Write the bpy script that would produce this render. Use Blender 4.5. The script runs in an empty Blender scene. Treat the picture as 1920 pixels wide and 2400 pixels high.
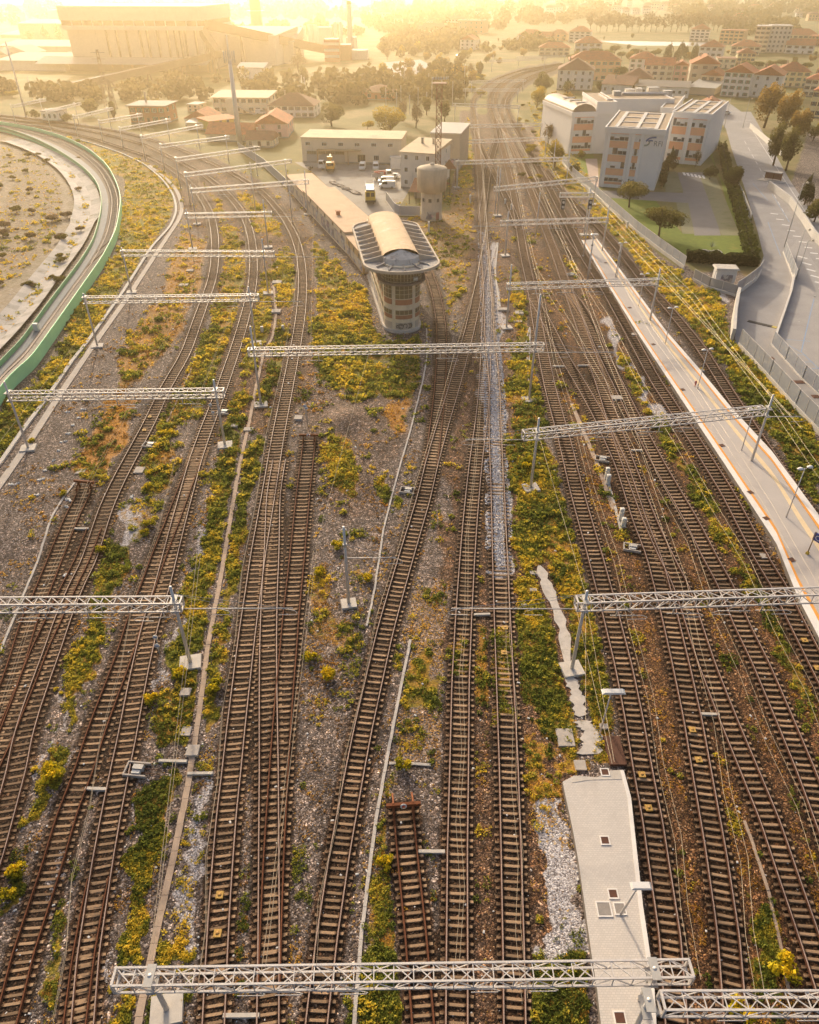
import bpy, bmesh, math, random
import numpy as np
from mathutils import Vector, Matrix
R = math.radians
rnd = random.Random(7)
nrs = np.random.RandomState(11)
sc = bpy.context.scene
COL = sc.collection
# ------------------------------------------------------------------ camera model
CAMH, F, PSI = 49.0, 1693.0, R(36.44)
CP, SP = math.cos(PSI), math.sin(PSI)
FT, HT, Y0 = 1900.0, 50.7, -30.0          # metric model of the photograph (for spacings)

def ang(y): return PSI + math.atan((y - 1200.0) / F)
def P3(x, y, z=0.0):
    Y = (CAMH - z) / math.tan(ang(y))
    d = Y * CP + (CAMH - z) * SP
    return Vector(((x - 960.0) / F * d, Y, z))
def atY(x, y, Y):
    """point seen at pixel x,y that stands at ground distance Y"""
    hz = Y * math.tan(ang(y)); d = Y * CP + hz * SP
    return Vector(((x - 960.0) / F * d, Y, CAMH - hz))
def G(x, y): return P3(x, y, 0.0)
def Hof(yb, yt): return CAMH - G(960, yb).y * math.tan(ang(yt))
def mpp(y):
    """metres per pixel across at ground row y"""
    Y = CAMH / math.tan(ang(y)); return (Y * CP + CAMH * SP) / F
def mtrue(x, y):
    t = (y - Y0) / FT
    return ((x - 960.0) * HT / (FT * math.sin(t)), HT / math.tan(t))
def gauge(y):
    return 1.42 * mpp(y) * FT * math.sin((y - Y0) / FT) / HT

# ------------------------------------------------------------------ objects
def tag(o, label=None, cat=None, group=None, kind=None):
    if label: o['label'] = label
    if cat: o['category'] = cat
    if group: o['group'] = group
    if kind: o['kind'] = kind
    return o
def empty(name, label, cat, loc=(0, 0, 0), rz=0.0, group=None):
    o = bpy.data.objects.new(name, None); COL.objects.link(o)
    o.location = loc; o.rotation_euler = (0, 0, rz); o.empty_display_size = .3
    return tag(o, label, cat, group)
def inst(name, mesh, parent=None, loc=(0, 0, 0), rz=0.0, s=(1, 1, 1)):
    o = bpy.data.objects.new(name, mesh); COL.objects.link(o)
    if parent is not None: o.parent = parent
    o.location = loc; o.rotation_euler = (0, 0, rz); o.scale = s
    return o
class MB:
    def __init__(s): s.v = []; s.f = []; s.m = []; s.sm = []
    def add(s, vs, fs, m=0, smooth=False):
        b = len(s.v); s.v += [tuple(v) for v in vs]
        for f in fs: s.f.append([b + i for i in f]); s.m.append(m); s.sm.append(smooth)
    def box(s, c, d, rz=0.0, m=0, taper=1.0):
        x, y, z = d[0] / 2, d[1] / 2, d[2] / 2
        vs = []
        for sz, k in ((-z, 1.0), (z, taper)):
            for sx, sy in ((-x, -y), (x, -y), (x, y), (-x, y)):
                px_, py_ = sx * k, sy * k
                vs.append((c[0] + px_ * math.cos(rz) - py_ * math.sin(rz), c[1] + px_ * math.sin(rz) + py_ * math.cos(rz), c[2] + sz))
        s.add(vs, [(3, 2, 1, 0), (4, 5, 6, 7), (0, 1, 5, 4), (1, 2, 6, 5), (2, 3, 7, 6), (3, 0, 4, 7)], m)
    def b0(s, x0, x1, y0, y1, z0, z1, m=0):
        s.box(((x0 + x1) / 2, (y0 + y1) / 2, (z0 + z1) / 2), (abs(x1 - x0), abs(y1 - y0), abs(z1 - z0)), 0, m)
    def bar(s, a, b, w, h=None, m=0, up=(0, 0, 1)):
        a, b = Vector(a), Vector(b); h = h or w
        t = (b - a)
        if t.length < 1e-6: return
        t.normalize(); u = Vector(up)
        if abs(t.dot(u)) > .98: u = Vector((1, 0, 0))
        r = t.cross(u).normalized(); u = r.cross(t)
        vs = []
        for p in (a, b):
            for i, j in ((-1, -1), (1, -1), (1, 1), (-1, 1)): vs.append(p + r * (i * w / 2) + u * (j * h / 2))
        s.add(vs, [(3, 2, 1, 0), (4, 5, 6, 7), (0, 1, 5, 4), (1, 2, 6, 5), (2, 3, 7, 6), (3, 0, 4, 7)], m)
    def tube(s, pts, r, n=6, m=0, caps=True):
        pts = [Vector(p) for p in pts]; rings = []; k = len(pts)
        rr = r if isinstance(r, (list, tuple)) else [r] * k
        for i, p in enumerate(pts):
            t = (pts[min(i + 1, k - 1)] - pts[max(i - 1, 0)])
            if t.length < 1e-9: t = Vector((0, 0, 1))
            t.normalize(); u = Vector((0, 0, 1)) if abs(t.z) < .95 else Vector((1, 0, 0))
            a = t.cross(u).normalized(); b = a.cross(t)
            rings.append([p + (a * math.cos(2 * math.pi * j / n) + b * math.sin(2 * math.pi * j / n)) * rr[i] for j in range(n)])
        vs = [q for rg in rings for q in rg]; fs = []
        for i in range(k - 1):
            for j in range(n):
                fs.append((i * n + j, i * n + (j + 1) % n, (i + 1) * n + (j + 1) % n, (i + 1) * n + j))
        if caps: fs += [tuple(range(n))[::-1], tuple(range((k - 1) * n, k * n))]
        s.add(vs, fs, m, n > 5)
    def prism(s, poly, z0, z1, m=0, mtop=None):
        n = len(poly)
        if sum(poly[i][0] * poly[(i + 1) % n][1] - poly[(i + 1) % n][0] * poly[i][1] for i in range(n)) < 0: poly = poly[::-1]
        vs = [(p[0], p[1], z0) for p in poly] + [(p[0], p[1], z1) for p in poly]
        s.add(vs, [(i, (i + 1) % n, n + (i + 1) % n, n + i) for i in range(n)], m)
        s.add(vs[n:], [tuple(range(n))], m if mtop is None else mtop)
    def lathe(s, prof, n=24, c=(0, 0, 0), m=0, smooth=True, a0=0.0, a1=2 * math.pi):
        full = abs(a1 - a0 - 2 * math.pi) < 1e-6; k = n if full else n + 1
        vs = []
        for r, z in prof:
            for j in range(k):
                a = a0 + (a1 - a0) * j / n
                vs.append((c[0] + r * math.cos(a), c[1] + r * math.sin(a), c[2] + z))
        fs = []
        for i in range(len(prof) - 1):
            for j in range(n):
                j2 = (j + 1) % k
                fs.append((i * k + j, i * k + j2, (i + 1) * k + j2, (i + 1) * k + j))
        s.add(vs, fs, m, smooth)
    def mesh(s, name, mats):
        me = bpy.data.meshes.new(name); me.from_pydata(s.v, [], s.f)
        for mm in (mats if isinstance(mats, (list, tuple)) else [mats]): me.materials.append(mm)
        me.polygons.foreach_set('material_index', s.m); me.polygons.foreach_set('use_smooth', s.sm)
        me.update(); return me
    def build(self, name, mats, parent=None, **k):
        return inst(name, self.mesh(name, mats), parent, **k)

# ------------------------------------------------------------------ materials
def nodemat(name):
    m = bpy.data.materials.new(name); m.use_nodes = True
    nt = m.node_tree; b = nt.nodes['Principled BSDF']
    return m, nt, b
def N(nt, t, **k):
    n = nt.nodes.new(t)
    for a, v in k.items():
        if a.startswith('i_'): n.inputs[a[2:].replace('_', ' ')].default_value = v
        else: setattr(n, a, v)
    return n
def mixc(nt, fac, a, b, blend='MIX'):
    n = nt.nodes.new('ShaderNodeMix'); n.data_type = 'RGBA'; n.blend_type = blend
    for sock, v in ((n.inputs[0], fac), (n.inputs[6], a), (n.inputs[7], b)):
        if hasattr(v, 'is_linked') or hasattr(v, 'links'): nt.links.new(v, sock)
        elif isinstance(v, (int, float)): sock.default_value = v
        else: sock.default_value = (*v[:3], 1)
    return n.outputs[2]
def math_(nt, op, a, b=0.0, c=None, clamp=False):
    n = nt.nodes.new('ShaderNodeMath'); n.operation = op; n.use_clamp = clamp
    for i, v in enumerate((a, b) if c is None else (a, b, c)):
        if hasattr(v, 'links'): nt.links.new(v, n.inputs[i])
        else: n.inputs[i].default_value = v
    return n.outputs[0]
def ramp(nt, fac, stops):
    n = nt.nodes.new('ShaderNodeValToRGB'); cr = n.color_ramp
    while len(cr.elements) < len(stops): cr.elements.new(.5)
    for e, (p, c) in zip(cr.elements, stops): e.position = p; e.color = (*c, 1) if len(c) == 3 else c
    nt.links.new(fac, n.inputs[0]); return n.outputs[0]
def noise(nt, vec, scale, detail=4, rough=.6):
    n = nt.nodes.new('ShaderNodeTexNoise'); n.inputs['Scale'].default_value = scale
    n.inputs['Detail'].default_value = detail; n.inputs['Roughness'].default_value = rough
    nt.links.new(vec, n.inputs['Vector']); return n.outputs[0]
def smooth(nt, v, lo, hi):
    n = nt.nodes.new('ShaderNodeMapRange'); n.interpolation_type = 'SMOOTHSTEP'
    nt.links.new(v, n.inputs[0]); n.inputs[1].default_value = lo; n.inputs[2].default_value = hi
    return n.outputs[0]
MC = {}
def M(name, col, rough=.85, var=.22, scale=1.2, metal=0.0, stain=None, stain_scale=.5, stain_lo=.5, orand=0.0, bump=0.0, fine=14, streak=False):
    if name in MC: return MC[name]
    m, nt, b = nodemat(name)
    tc = N(nt, 'ShaderNodeTexCoord').outputs['Object']
    n1 = noise(nt, tc, scale, 6, .65); n2 = noise(nt, tc, fine, 3)
    f = math_(nt, 'ADD', math_(nt, 'MULTIPLY', n1, .65), math_(nt, 'MULTIPLY', n2, .35))
    c = ramp(nt, f, [(.28, [x * (1 - var) for x in col]), (.5, list(col)), (.72, [min(1, x * (1 + var)) for x in col])])
    if stain:
        v = tc
        if streak:
            mp = N(nt, 'ShaderNodeMapping'); mp.inputs['Scale'].default_value = (1, 1, .18)
            nt.links.new(tc, mp.inputs[0]); v = mp.outputs[0]
        s = smooth(nt, noise(nt, v, stain_scale, 8, .7), stain_lo, stain_lo + .2)
        c = mixc(nt, s, c, stain)
    if orand:
        r = N(nt, 'ShaderNodeObjectInfo').outputs['Random']
        k = math_(nt, 'MULTIPLY_ADD', r, 2 * orand, 1 - orand)
        cm = N(nt, 'ShaderNodeCombineColor')
        for i in range(3): nt.links.new(k, cm.inputs[i])
        c = mixc(nt, 1.0, c, cm.outputs[0], 'MULTIPLY')
    nt.links.new(c, b.inputs['Base Color'])
    b.inputs['Roughness'].default_value = rough; b.inputs['Metallic'].default_value = metal
    if rough > .6: b.inputs['Specular IOR Level'].default_value = .25
    if bump:
        bp = N(nt, 'ShaderNodeBump'); bp.inputs['Strength'].default_value = bump; bp.inputs['Distance'].default_value = .05
        nt.links.new(n2, bp.inputs['Height']); nt.links.new(bp.outputs[0], b.inputs['Normal'])
    MC[name] = m; return m
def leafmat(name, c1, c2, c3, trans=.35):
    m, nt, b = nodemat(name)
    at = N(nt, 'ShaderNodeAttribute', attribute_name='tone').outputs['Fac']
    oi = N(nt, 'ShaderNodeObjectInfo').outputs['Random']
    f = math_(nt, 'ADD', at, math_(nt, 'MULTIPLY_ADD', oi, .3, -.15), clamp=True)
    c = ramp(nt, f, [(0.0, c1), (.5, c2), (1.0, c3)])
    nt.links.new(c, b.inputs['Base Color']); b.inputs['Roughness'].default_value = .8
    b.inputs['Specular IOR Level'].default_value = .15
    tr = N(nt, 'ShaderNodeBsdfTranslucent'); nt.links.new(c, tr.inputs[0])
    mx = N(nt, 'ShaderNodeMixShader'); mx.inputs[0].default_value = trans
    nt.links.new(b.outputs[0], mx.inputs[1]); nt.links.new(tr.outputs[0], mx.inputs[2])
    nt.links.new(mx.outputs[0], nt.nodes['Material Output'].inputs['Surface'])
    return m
STEEL = M('galvanised_steel', (.56, .52, .50), .6, .2, 2, .1, stain=(.36, .30, .26), stain_scale=1.2, stain_lo=.58)
STEELF = M('weathered_steel', (.42, .40, .38), .6, .15, 2, .2)
CONC = M('concrete', (.42, .37, .33), .9, .22, 1.5, stain=(.22, .17, .13), stain_lo=.58)
CONCP = M('pale_concrete', (.52, .47, .42), .9, .2, 1.2, stain=(.28, .24, .19), stain_lo=.6)
RUST = M('rusty_rail', (.085, .030, .014), .8, .35, 1.0, .0, stain=(.03, .013, .009), stain_lo=.5)
RUSTO = M('orange_rust', (.17, .055, .022), .8, .35, 1.0, .1, stain=(.06, .025, .015), stain_lo=.55)
RTOP = M('worn_rail_head', (.34, .24, .20), .62, .25, .3, 0)
RTOPR = M('dull_rail_head', (.15, .052, .024), .8, .35, .25, .1)
GLASS = M('dark_glass', (.035, .04, .045), .12, .3, .6)
GLASSW = M('warm_glass', (.20, .15, .09), .15, .4, .5)
WHITE = M('white_paint', (.72, .69, .65), .6, .1, 2)
BLACK = M('black_rubber', (.02, .02, .02), .7, .2, 2)
WOOD = M('timber', (.10, .06, .04), .9, .3, 3)
TILE = M('red_roof_tiles', (.46, .17, .08), .9, .35, .9, stain=(.26, .12, .075), stain_scale=.35, stain_lo=.5, orand=.22)
TILEB = M('brown_roof_tiles', (.25, .12, .075), .9, .3, .9, stain=(.14, .085, .06), stain_lo=.5, orand=.2)
SHG = M('green_shutter', (.07, .16, .10), .7, .2, 2, orand=.3)
SHB = M('brown_shutter', (.12, .065, .04), .7, .2, 2, orand=.3)
WIREM = M('copper_wire', (.42, .34, .25), .5, .15, 1, .2)
# ------------------------------------------------------------------ tracks (pixel centre lines)
TR = {
 'TA': ([(202,1140),(201,1156),(176,1197),(146,1271),(127,1319),(98,1393),(69,1456),(39,1560),(14,1630),(-30,1740),(-60,1800)], 'r', 'rusty siding track that ends at the red-brown buffer stop lower left'),
 'TB1': ([(222,1240),(210,1271),(192,1319),(163,1374),(126,1456),(94,1523),(66,1597),(35,1671),(5,1745),(-40,1840)], 'r', 'rusty diverging track that leaves at the left edge above the others'),
 'TB2': ([(340,365),(397,392),(440,425),(467,453),(483,478),(499,514),(505,555),(505,602),(502,642),(490,683),(478,712),(459,765),(437,830),(389,910),(351,993),(317,1056),(281,1123),(250,1190),(224,1271),(209,1319),(180,1374),(147,1456),(125,1523),(98,1597),(72,1671),(51,1745),(42,1800),(12,1911),(-12,2000),(-60,2150)], 'w', 'leftmost long through track off the left curve beside the orange grass'),
 'T2': ([(470,1050),(457,1085),(428,1160),(401,1234),(371,1310),(349,1374),(316,1460),(298,1523),(271,1597),(243,1671),(217,1745),(201,1800),(158,1911),(126,2023),(90,2134),(54,2245),(18,2394),(-5,2480)], 'r', 'brown railed track branching left from the long shiny track, lower left'),
 'T3': ([(340,340),(409,374),(475,408),(532,453),(569,498),(585,535),(591,561),(595,602),(595,642),(591,683),(580,724),(569,765),(557,806),(543,847),(512,937),(483,1011),(457,1085),(437,1160),(417,1234),(398,1310),(382,1374),(355,1460),(340,1523),(324,1597),(310,1671),(296,1745),(283,1805),(262,1911),(242,2023),(225,2134),(208,2245),(196,2394),(188,2480)], 's', 'long curved track just left of the weed strip and concrete duct'),
 'T3B': ([(232,2060),(217,2134),(197,2245),(178,2394),(166,2480)], 'r', 'short branch track spreading left at the bottom edge beside the long shiny track'),
 'T4': ([(340,325),(401,343),(462,367),(516,392),(568,420),(618,453),(650,490),(673,520),(695,561),(705,602),(710,642),(710,683),(707,724),(702,765),(695,806),(687,847),(675,908),(651,1031),(630,1161),(605,1305),(596,1374),(580,1486),(567,1597),(554,1708),(544,1805),(532,1911),(523,2023),(515,2134),(509,2245),(502,2394),(498,2480)], 's', 'long curved track right of the concrete duct with two orange square balises'),
 'T5': ([(655,1080),(641,1161),(637,1310),(633,1374),(629.6,1486),(629,1597),(630,1708),(631,1805),(631,1996),(631,2192),(629,2388),(628,2480)], 's', 'straight track branching right off a long curved track at centre left'),
 'T6': ([(726,1030),(710.6,1161),(697,1305),(690,1374),(682,1448),(676.6,1523),(669.6,1597),(661,1708),(654,1810),(643,1996),(635,2192),(631,2330)], 'r', 'rusty siding track starting at the buffer stop by the grey gravel heap'),
 'T8': ([(968,575),(984,605),(1001.6,633),(1014,662),(1025.7,703),(1031.6,744),(1036,784),(1035,846),(1031,919),(1022,1000),(1010,1096)], 'r', 'rusty siding track that curves away behind the right side of the signal tower'),
 'T7': ([(1140,585),(1133,621),(1121,682),(1104,764),(1082,846),(1062,919),(1037,1000),(1010,1096),(996,1161),(953,1305),(933,1374),(902,1486),(877,1597),(852,1708),(832,1810),(798,1996),(768,2192),(744,2388),(735,2480)], 's', 'diagonal track running from the white gravel junction to the bottom left of centre'),
 'T9': ([(1143,690),(1140,800),(1135,919),(1127,1000),(1117,1070),(1109.7,1139),(1103,1209),(1096,1300),(1086.7,1448),(1079.6,1597),(1076,1810),(1072,1996),(1070.6,2388),(1070,2480)], 's', 'straight centre track immediately left of the white gravel track'),
 'T10': ([(1115,280),(1117.6,321),(1124,402),(1129,464),(1133.6,525),(1137,600),(1142,660),(1145,723),(1148,805),(1154,846),(1160,919),(1160,1000),(1162.5,1070),(1166,1139),(1168.5,1209),(1171.4,1300),(1175,1400),(1183,1585),(1192,1800),(1197.7,2000),(1204,2260),(1206,2400),(1207,2480)], 's', 'straight centre track bedded in white gravel'),
 'T11': ([(943,1880),(947,1911),(954,1996),(974.5,2192),(991,2388),(998,2480)], 'r', 'short rusty siding with grey sleepers ending at the buffer stop at bottom centre'),
 'T12': ([(1158,280),(1181.6,362),(1201,443),(1216,525),(1228,600),(1247,682),(1263.6,784),(1290,917),(1322,1031),(1353,1161),(1396,1312),(1427.6,1431),(1460,1561),(1486,1692),(1506,1810),(1529,1931),(1548,2061),(1568,2192),(1584,2400),(1588,2480)], 's', 'track running along the right side of the paved platform at the bottom'),
 'T13': ([(1249,700),(1283,760),(1325,845),(1360,900),(1407,985),(1458,1096),(1500,1227),(1533,1310),(1568,1444),(1595,1561),(1623,1692),(1643,1810),(1676,1996),(1705,2192),(1721.6,2400),(1726,2480)], 's', 'second track to the right of the paved bottom platform'),
 'T14': ([(1169,280),(1210,362),(1241,443),(1273.5,525),(1303,600),(1313.6,631),(1349,733),(1384,835),(1408.6,900),(1439,998),(1474,1096),(1524,1227),(1562,1312),(1593,1370),(1618,1444),(1655.6,1561),(1706.5,1692),(1755,1810),(1804,1931),(1847,2061),(1892,2192),(1930,2309),(1965,2420)], 's', 'third track to the right of the paved bottom platform, crossing the slip switch'),
 'T15': ([(1330,680),(1371,733),(1414,835),(1451,908),(1485,978),(1546,1096),(1622,1227),(1663,1310),(1701,1378),(1735,1463),(1783,1561),(1838,1692),(1887,1810),(1932,1931),(1980,2060)], 's', 'fourth track to the right of the paved bottom platform, leaving at the lower right edge'),
 'T16': ([(1197,280),(1222,321),(1255,382),(1288.6,443),(1330.6,525),(1366,600),(1420,682),(1476,784),(1534,893),(1625.6,1031),(1706,1161),(1787,1318),(1825,1378),(1866,1463),(1915,1561),(1965,1660)], 'w', 'track along the left edge of the long station platform'),
 'T17': ([(1280,400),(1310,440),(1345,480),(1409,536),(1455,591),(1524,682),(1548,702),(1640,814),(1694,900),(1756,998),(1812,1083),(1870,1170),(1930,1262),(1975,1330)], 'w', 'track along the right edge of the long station platform'),
 'TX': ([(1128,520),(1135,470),(1143,402),(1155,362),(1167,321),(1175,280)], 'w', 'crossover track slanting right from the white gravel track toward the distant junction'),
 'TY': ([(1110,300),(1122,335),(1140,370),(1165,420),(1195,480),(1218,540)], 'w', 'crossover track slanting from the far left track to the middle track of the junction'),
 'TZ': ([(1185,310),(1215,362),(1250,425),(1283,490),(1320,560),(1350,605)], 'w', 'crossover track slanting beside the yellow shrubs above the platform tip'),
 'TG': ([(-80,1010),(0,925),(60,855),(120,790),(175,715),(228,625),(255,560),(266,500),(264,465),(252,425),(225,385),(190,358),(150,338),(100,322),(50,310),(0,300),(-80,290)], 'g', 'track on the walled viaduct deck in the left curve'),
}
FAR = {
 'FA': [(1115,281),(1107,250),(1113,225),(1135,204),(1171,182),(1225,164),(1316,149)],
 'FB': [(1158,281),(1148,248),(1149,222),(1170,198),(1205,178),(1250,163),(1316,150.5)],
 'FC': [(1169,281),(1160,250),(1163,218),(1190,190),(1230,172),(1316,152)],
 'FD': [(1178,281),(1177,250),(1186,222),(1207,200),(1240,180),(1316,154)],
 'FE': [(1197,281),(1186,255),(1190,232),(1212,206),(1250,182),(1320,156)],
 'CA': [(341,366),(290,349),(222,327),(111,301),(0,288),(-90,283)],
 'CB': [(341,341),(290,327),(222,310),(111,292),(0,279),(-90,275)],
 'CC': [(341,325),(290,312),(222,300),(111,284),(0,272),(-90,268)],
}
FARL = {'FA': 'outermost left rail track of the distant bend', 'FB': 'second track from the left in the distant bend', 'FC': 'middle track of the distant bend',
 'FD': 'second track from the right in the distant bend', 'FE': 'innermost right track of the distant bend',
 'CA': 'nearest track to the green walled viaduct on the far left curve', 'CB': 'middle track on the far left curve', 'CC': 'farthest track on the far left curve'}

def dense(pts, step=3.0, sig=22.0):
    p = np.array(pts, float); seg = np.hypot(*np.diff(p, axis=0).T); s = np.r_[0, np.cumsum(seg)]
    n = max(8, int(s[-1] / step)); t = np.linspace(0, s[-1], n)
    x = np.interp(t, s, p[:, 0]); y = np.interp(t, s, p[:, 1])
    k = int(3 * sig / step); w = np.exp(-.5 * (np.arange(-k, k + 1) * step / sig) ** 2); w /= w.sum()
    def pad(a):
        i = np.arange(1, k + 1); d0 = a[0] - a[min(3, n - 1)]; d1 = a[-1] - a[-min(4, n)]
        m = min(3, n - 1)
        return np.r_[(a[0] + d0 / m * i)[::-1], a, a[-1] + d1 / m * i]
    x = np.convolve(pad(x), w, 'valid'); y = np.convolve(pad(y), w, 'valid')
    return np.c_[x, y]
DEN = {}
for k_, v_ in TR.items(): DEN[k_] = dense(v_[0])
for k_, v_ in FAR.items(): DEN[k_] = dense(v_, 1.5, 8)

# ------------------------------------------------------------------ ground zones
gx = np.arange(-1500, 3430, 5.0); gy = np.r_[-47, -44, -40, -35, -30, -24, np.arange(-18, 2720, 5.0)]
NX, NY = len(gx), len(gy)
PX, PY = np.meshgrid(gx, gy)
za = np.zeros((NY, NX, 4), np.float32); zb = np.zeros((NY, NX, 4), np.float32)
za[..., 3] = 1; zb[..., 3] = 1
def vnoise(x, y, s, seed):
    r = np.random.RandomState(seed).rand(256, 256); X = x / s; Y = y / s
    xi = np.floor(X).astype(int); yi = np.floor(Y).astype(int); fx = X - xi; fy = Y - yi
    fx = fx * fx * (3 - 2 * fx); fy = fy * fy * (3 - 2 * fy); f = lambda a, b: r[(yi + b) % 256, (xi + a) % 256]
    return (f(0, 0) * (1 - fx) + f(1, 0) * fx) * (1 - fy) + (f(0, 1) * (1 - fx) + f(1, 1) * fx) * fy
_am = np.clip((PY - 150) / 900, .12, 1.0)
WX = PX + _am * ((vnoise(PX, PY, 70, 1) - .5) * 44 + (vnoise(PX, PY, 22, 2) - .5) * 34)
WY = PY + _am * ((vnoise(PX, PY, 80, 3) - .5) * 60 + (vnoise(PX, PY, 24, 4) - .5) * 34)
def inpoly(poly, warp=True):
    p = np.array(poly, float)
    x0, y0 = p.min(0); x1, y1 = p.max(0)
    i0, i1 = np.searchsorted(gy, y0 - 50), np.searchsorted(gy, y1 + 50); j0, j1 = np.searchsorted(gx, x0 - 40), np.searchsorted(gx, x1 + 40)
    X, Y = (WX[i0:i1, j0:j1], WY[i0:i1, j0:j1]) if warp else (PX[i0:i1, j0:j1], PY[i0:i1, j0:j1]); ins = np.zeros(X.shape, bool)
    n = len(p)
    for a in range(n):
        ax, ay = p[a]; bx, by = p[(a + 1) % n]
        if ay == by: continue
        c = ((ay > Y) != (by > Y)) & (X < (bx - ax) * (Y - ay) / (by - ay) + ax)
        ins ^= c
    return (slice(i0, i1), slice(j0, j1)), ins
def zone(poly, warp=True, **k):
    sl, ins = inpoly(poly, warp)
    for key, v in k.items():
        arr, ch = {'g': (za, 0), 'o': (za, 1), 'l': (za, 2), 'b': (zb, 0), 'e': (zb, 1), 'f': (zb, 2)}[key]
        A = arr[sl][..., ch]; A[ins] = v
def strip(pts, w, warp=True, **k):
    """zone along a pixel polyline, w = half width in px (one value or one per point)"""
    p = np.array(pts, float); w = np.broadcast_to(np.array(w, float), (len(p),))
    t = np.gradient(p, axis=0); t /= np.hypot(*t.T)[:, None] + 1e-9; nn = np.c_[-t[:, 1], t[:, 0]] * w[:, None]
    zone(np.r_[p + nn, (p - nn)[::-1]].tolist(), warp, **k)
# distant land: fields and scrub
zone([(-1500,-47),(3430,-47),(3430,270),(1700,300),(1400,470),(1250,300),(1080,260),(1060,480),(960,520),(640,430),(400,330),(-1500,255)], f=1.0)
zone([(1250,250),(1345,430),(1500,560),(1620,640),(1790,640),(1900,300),(1700,250)], f=.75)
zone([(-1500,255),(400,330),(420,480),(300,690),(0,1090),(-400,1500),(-1500,2700)], f=.35, e=.25)
# thin general weed cover of the yard
zone([(380,420),(1300,300),(1620,700),(2000,1100),(2400,2700),(-300,2700),(-300,1500),(20,1150),(400,600)], g=.17, o=.33)
# rusty brown ballast, right hand yard
zone([(1210,560),(1330,560),(1560,880),(1960,1560),(2400,2700),(1600,2700),(1500,1800),(1330,1100)], b=1.0)
zone([(1040,1000),(1260,1000),(1330,1300),(1350,1830),(1240,2700),(1040,2700)], b=.62)
zone([(1080,250),(1230,250),(1400,560),(1220,600),(1230,1000),(1060,1000),(1090,560)], b=.55)
zone([(330,330),(640,430),(730,560),(740,900),(560,1050),(460,1050),(520,760),(480,560),(380,420)], b=.6)
zone([(640,1100),(840,1100),(840,1500),(640,1500)], o=.30)
zone([(700,900),(900,900),(960,1000),(860,1250),(760,1250)], o=.32, b=.4)
zone([(-100,270),(400,320),(640,430),(640,480),(330,380),(-100,310)], b=.5, e=.2)
# vegetation: green / yellow weeds (g) and dry orange growth (o)
zone([(260,937),(334,937),(319,993),(282,1048),(260,1108),(223,1126),(178,1111),(208,1048),(237,993)], o=.95, g=.30)
zone([(250,947),(390,814),(423,758),(473,675),(485,560),(440,540),(400,620),(370,700),(330,760),(280,860)], o=.72, g=.42)
zone([(510,535),(560,535),(582,640),(560,720),(520,830),(480,930),(425,1030),(405,1110),(360,1180),(320,1130),(365,1040),(420,920),(480,780),(520,690),(525,600)], g=.62, o=.6)
zone([(240,1270),(300,1270),(290,1340),(262,1420),(240,1500),(215,1600),(180,1680),(160,1700),(165,1630),(180,1520),(205,1440),(225,1350)], g=.85, o=.3)
zone([(315,1180),(360,1180),(365,1230),(300,1260),(290,1240)], g=.5, o=.3)
zone([(155,1740),(120,1740),(100,1830),(150,1830)], g=.75, o=.3)
zone([(96,1830),(137,1830),(74,1948),(56,2022),(22,2134),(0,2170),(0,2140),(26,2060),(52,1948),(82,1856)], g=.8, o=.3)
zone([(130,2100),(165,2100),(140,2280),(125,2390),(95,2390),(110,2270)], g=.62, o=.4)
zone([(556,900),(594,900),(560,1085),(519,1319),(471,1319),(482,1197),(493,1123),(527,1060)], g=.88, o=.25)
zone([(608,1011),(630,1011),(594,1178),(568,1308),(534,1319),(556,1160),(580,1060)], g=.88, o=.15)
zone([(640,760),(690,760),(660,900),(600,1000),(608,930)], g=.7, o=.4)
zone([(605,640),(690,560),(700,640),(660,760),(600,830),(560,900),(590,760)], g=.72, o=.4)
zone([(460,1300),(512,1300),(500,1430),(482,1485),(467,1615),(452,1727),(438,1767),(352,1756),(371,1671),(393,1615),(405,1504),(426,1393)], g=.80, o=.4)
zone([(534,1300),(564,1300),(538,1430),(520,1560),(512,1634),(482,1745),(467,1752),(482,1634),(508,1485)], g=.75, o=.3)
zone([(326,1830),(423,1822),(390,1967),(371,2041),(349,2134),(330,2271),(274,2271),(304,2178),(326,2097),(293,2022),(312,1922)], g=.9, o=.2)
zone([(430,1885),(456,1856),(427,2004),(408,2067),(397,2060)], g=.7, o=.35)
zone([(367,2219),(445,2208),(456,2275),(356,2275)], g=.85, o=.4)
zone([(267,2312),(319,2320),(315,2400),(315,2700),(230,2700),(258,2400)], g=.8, o=.3)
zone([(341,2320),(445,2320),(445,2356),(423,2349),(382,2349),(371,2394),(330,2394)], g=.7, o=.5)
zone([(898,952),(976,952),(963,1004),(911,1011)], o=.8, g=.15)
zone([(754,1050),(833,1050),(846,1174),(807,1187),(761,1115)], g=.62, o=.8)
zone([(885,1142),(937,1128),(931,1187),(898,1190)], g=.8, o=.1)
zone([(745,900),(870,920),(880,960),(800,955),(770,920)], g=.5, o=.35)
zone([(730,560),(770,600),(850,690),(885,790),(1000,800),(995,880),(980,950),(900,940),(740,880),(738,700)], g=.72, o=.42)
zone([(820,720),(880,790),(990,800),(990,900),(880,850)], g=.6, o=.3)
zone([(985,470),(1095,440),(1105,480),(1098,600),(1085,680),(1065,730),(1047,690),(1000,580),(960,540)], g=.45, o=.55)
zone([(1095,280),(1110,300),(1112,440),(1075,440),(1078,330)], g=.72, o=.3)
zone([(735,1320),(760,1320),(770,1420),(850,1440),(840,1500),(740,1500),(725,1400)], g=.45, o=.6)
zone([(960,1420),(1030,1330),(1060,1340),(1040,1780),(940,1800),(900,1700)], g=.32, o=.5)
zone([(940,1560),(1010,1500),(1015,1640),(930,1680)], g=.7, o=.4)
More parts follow.
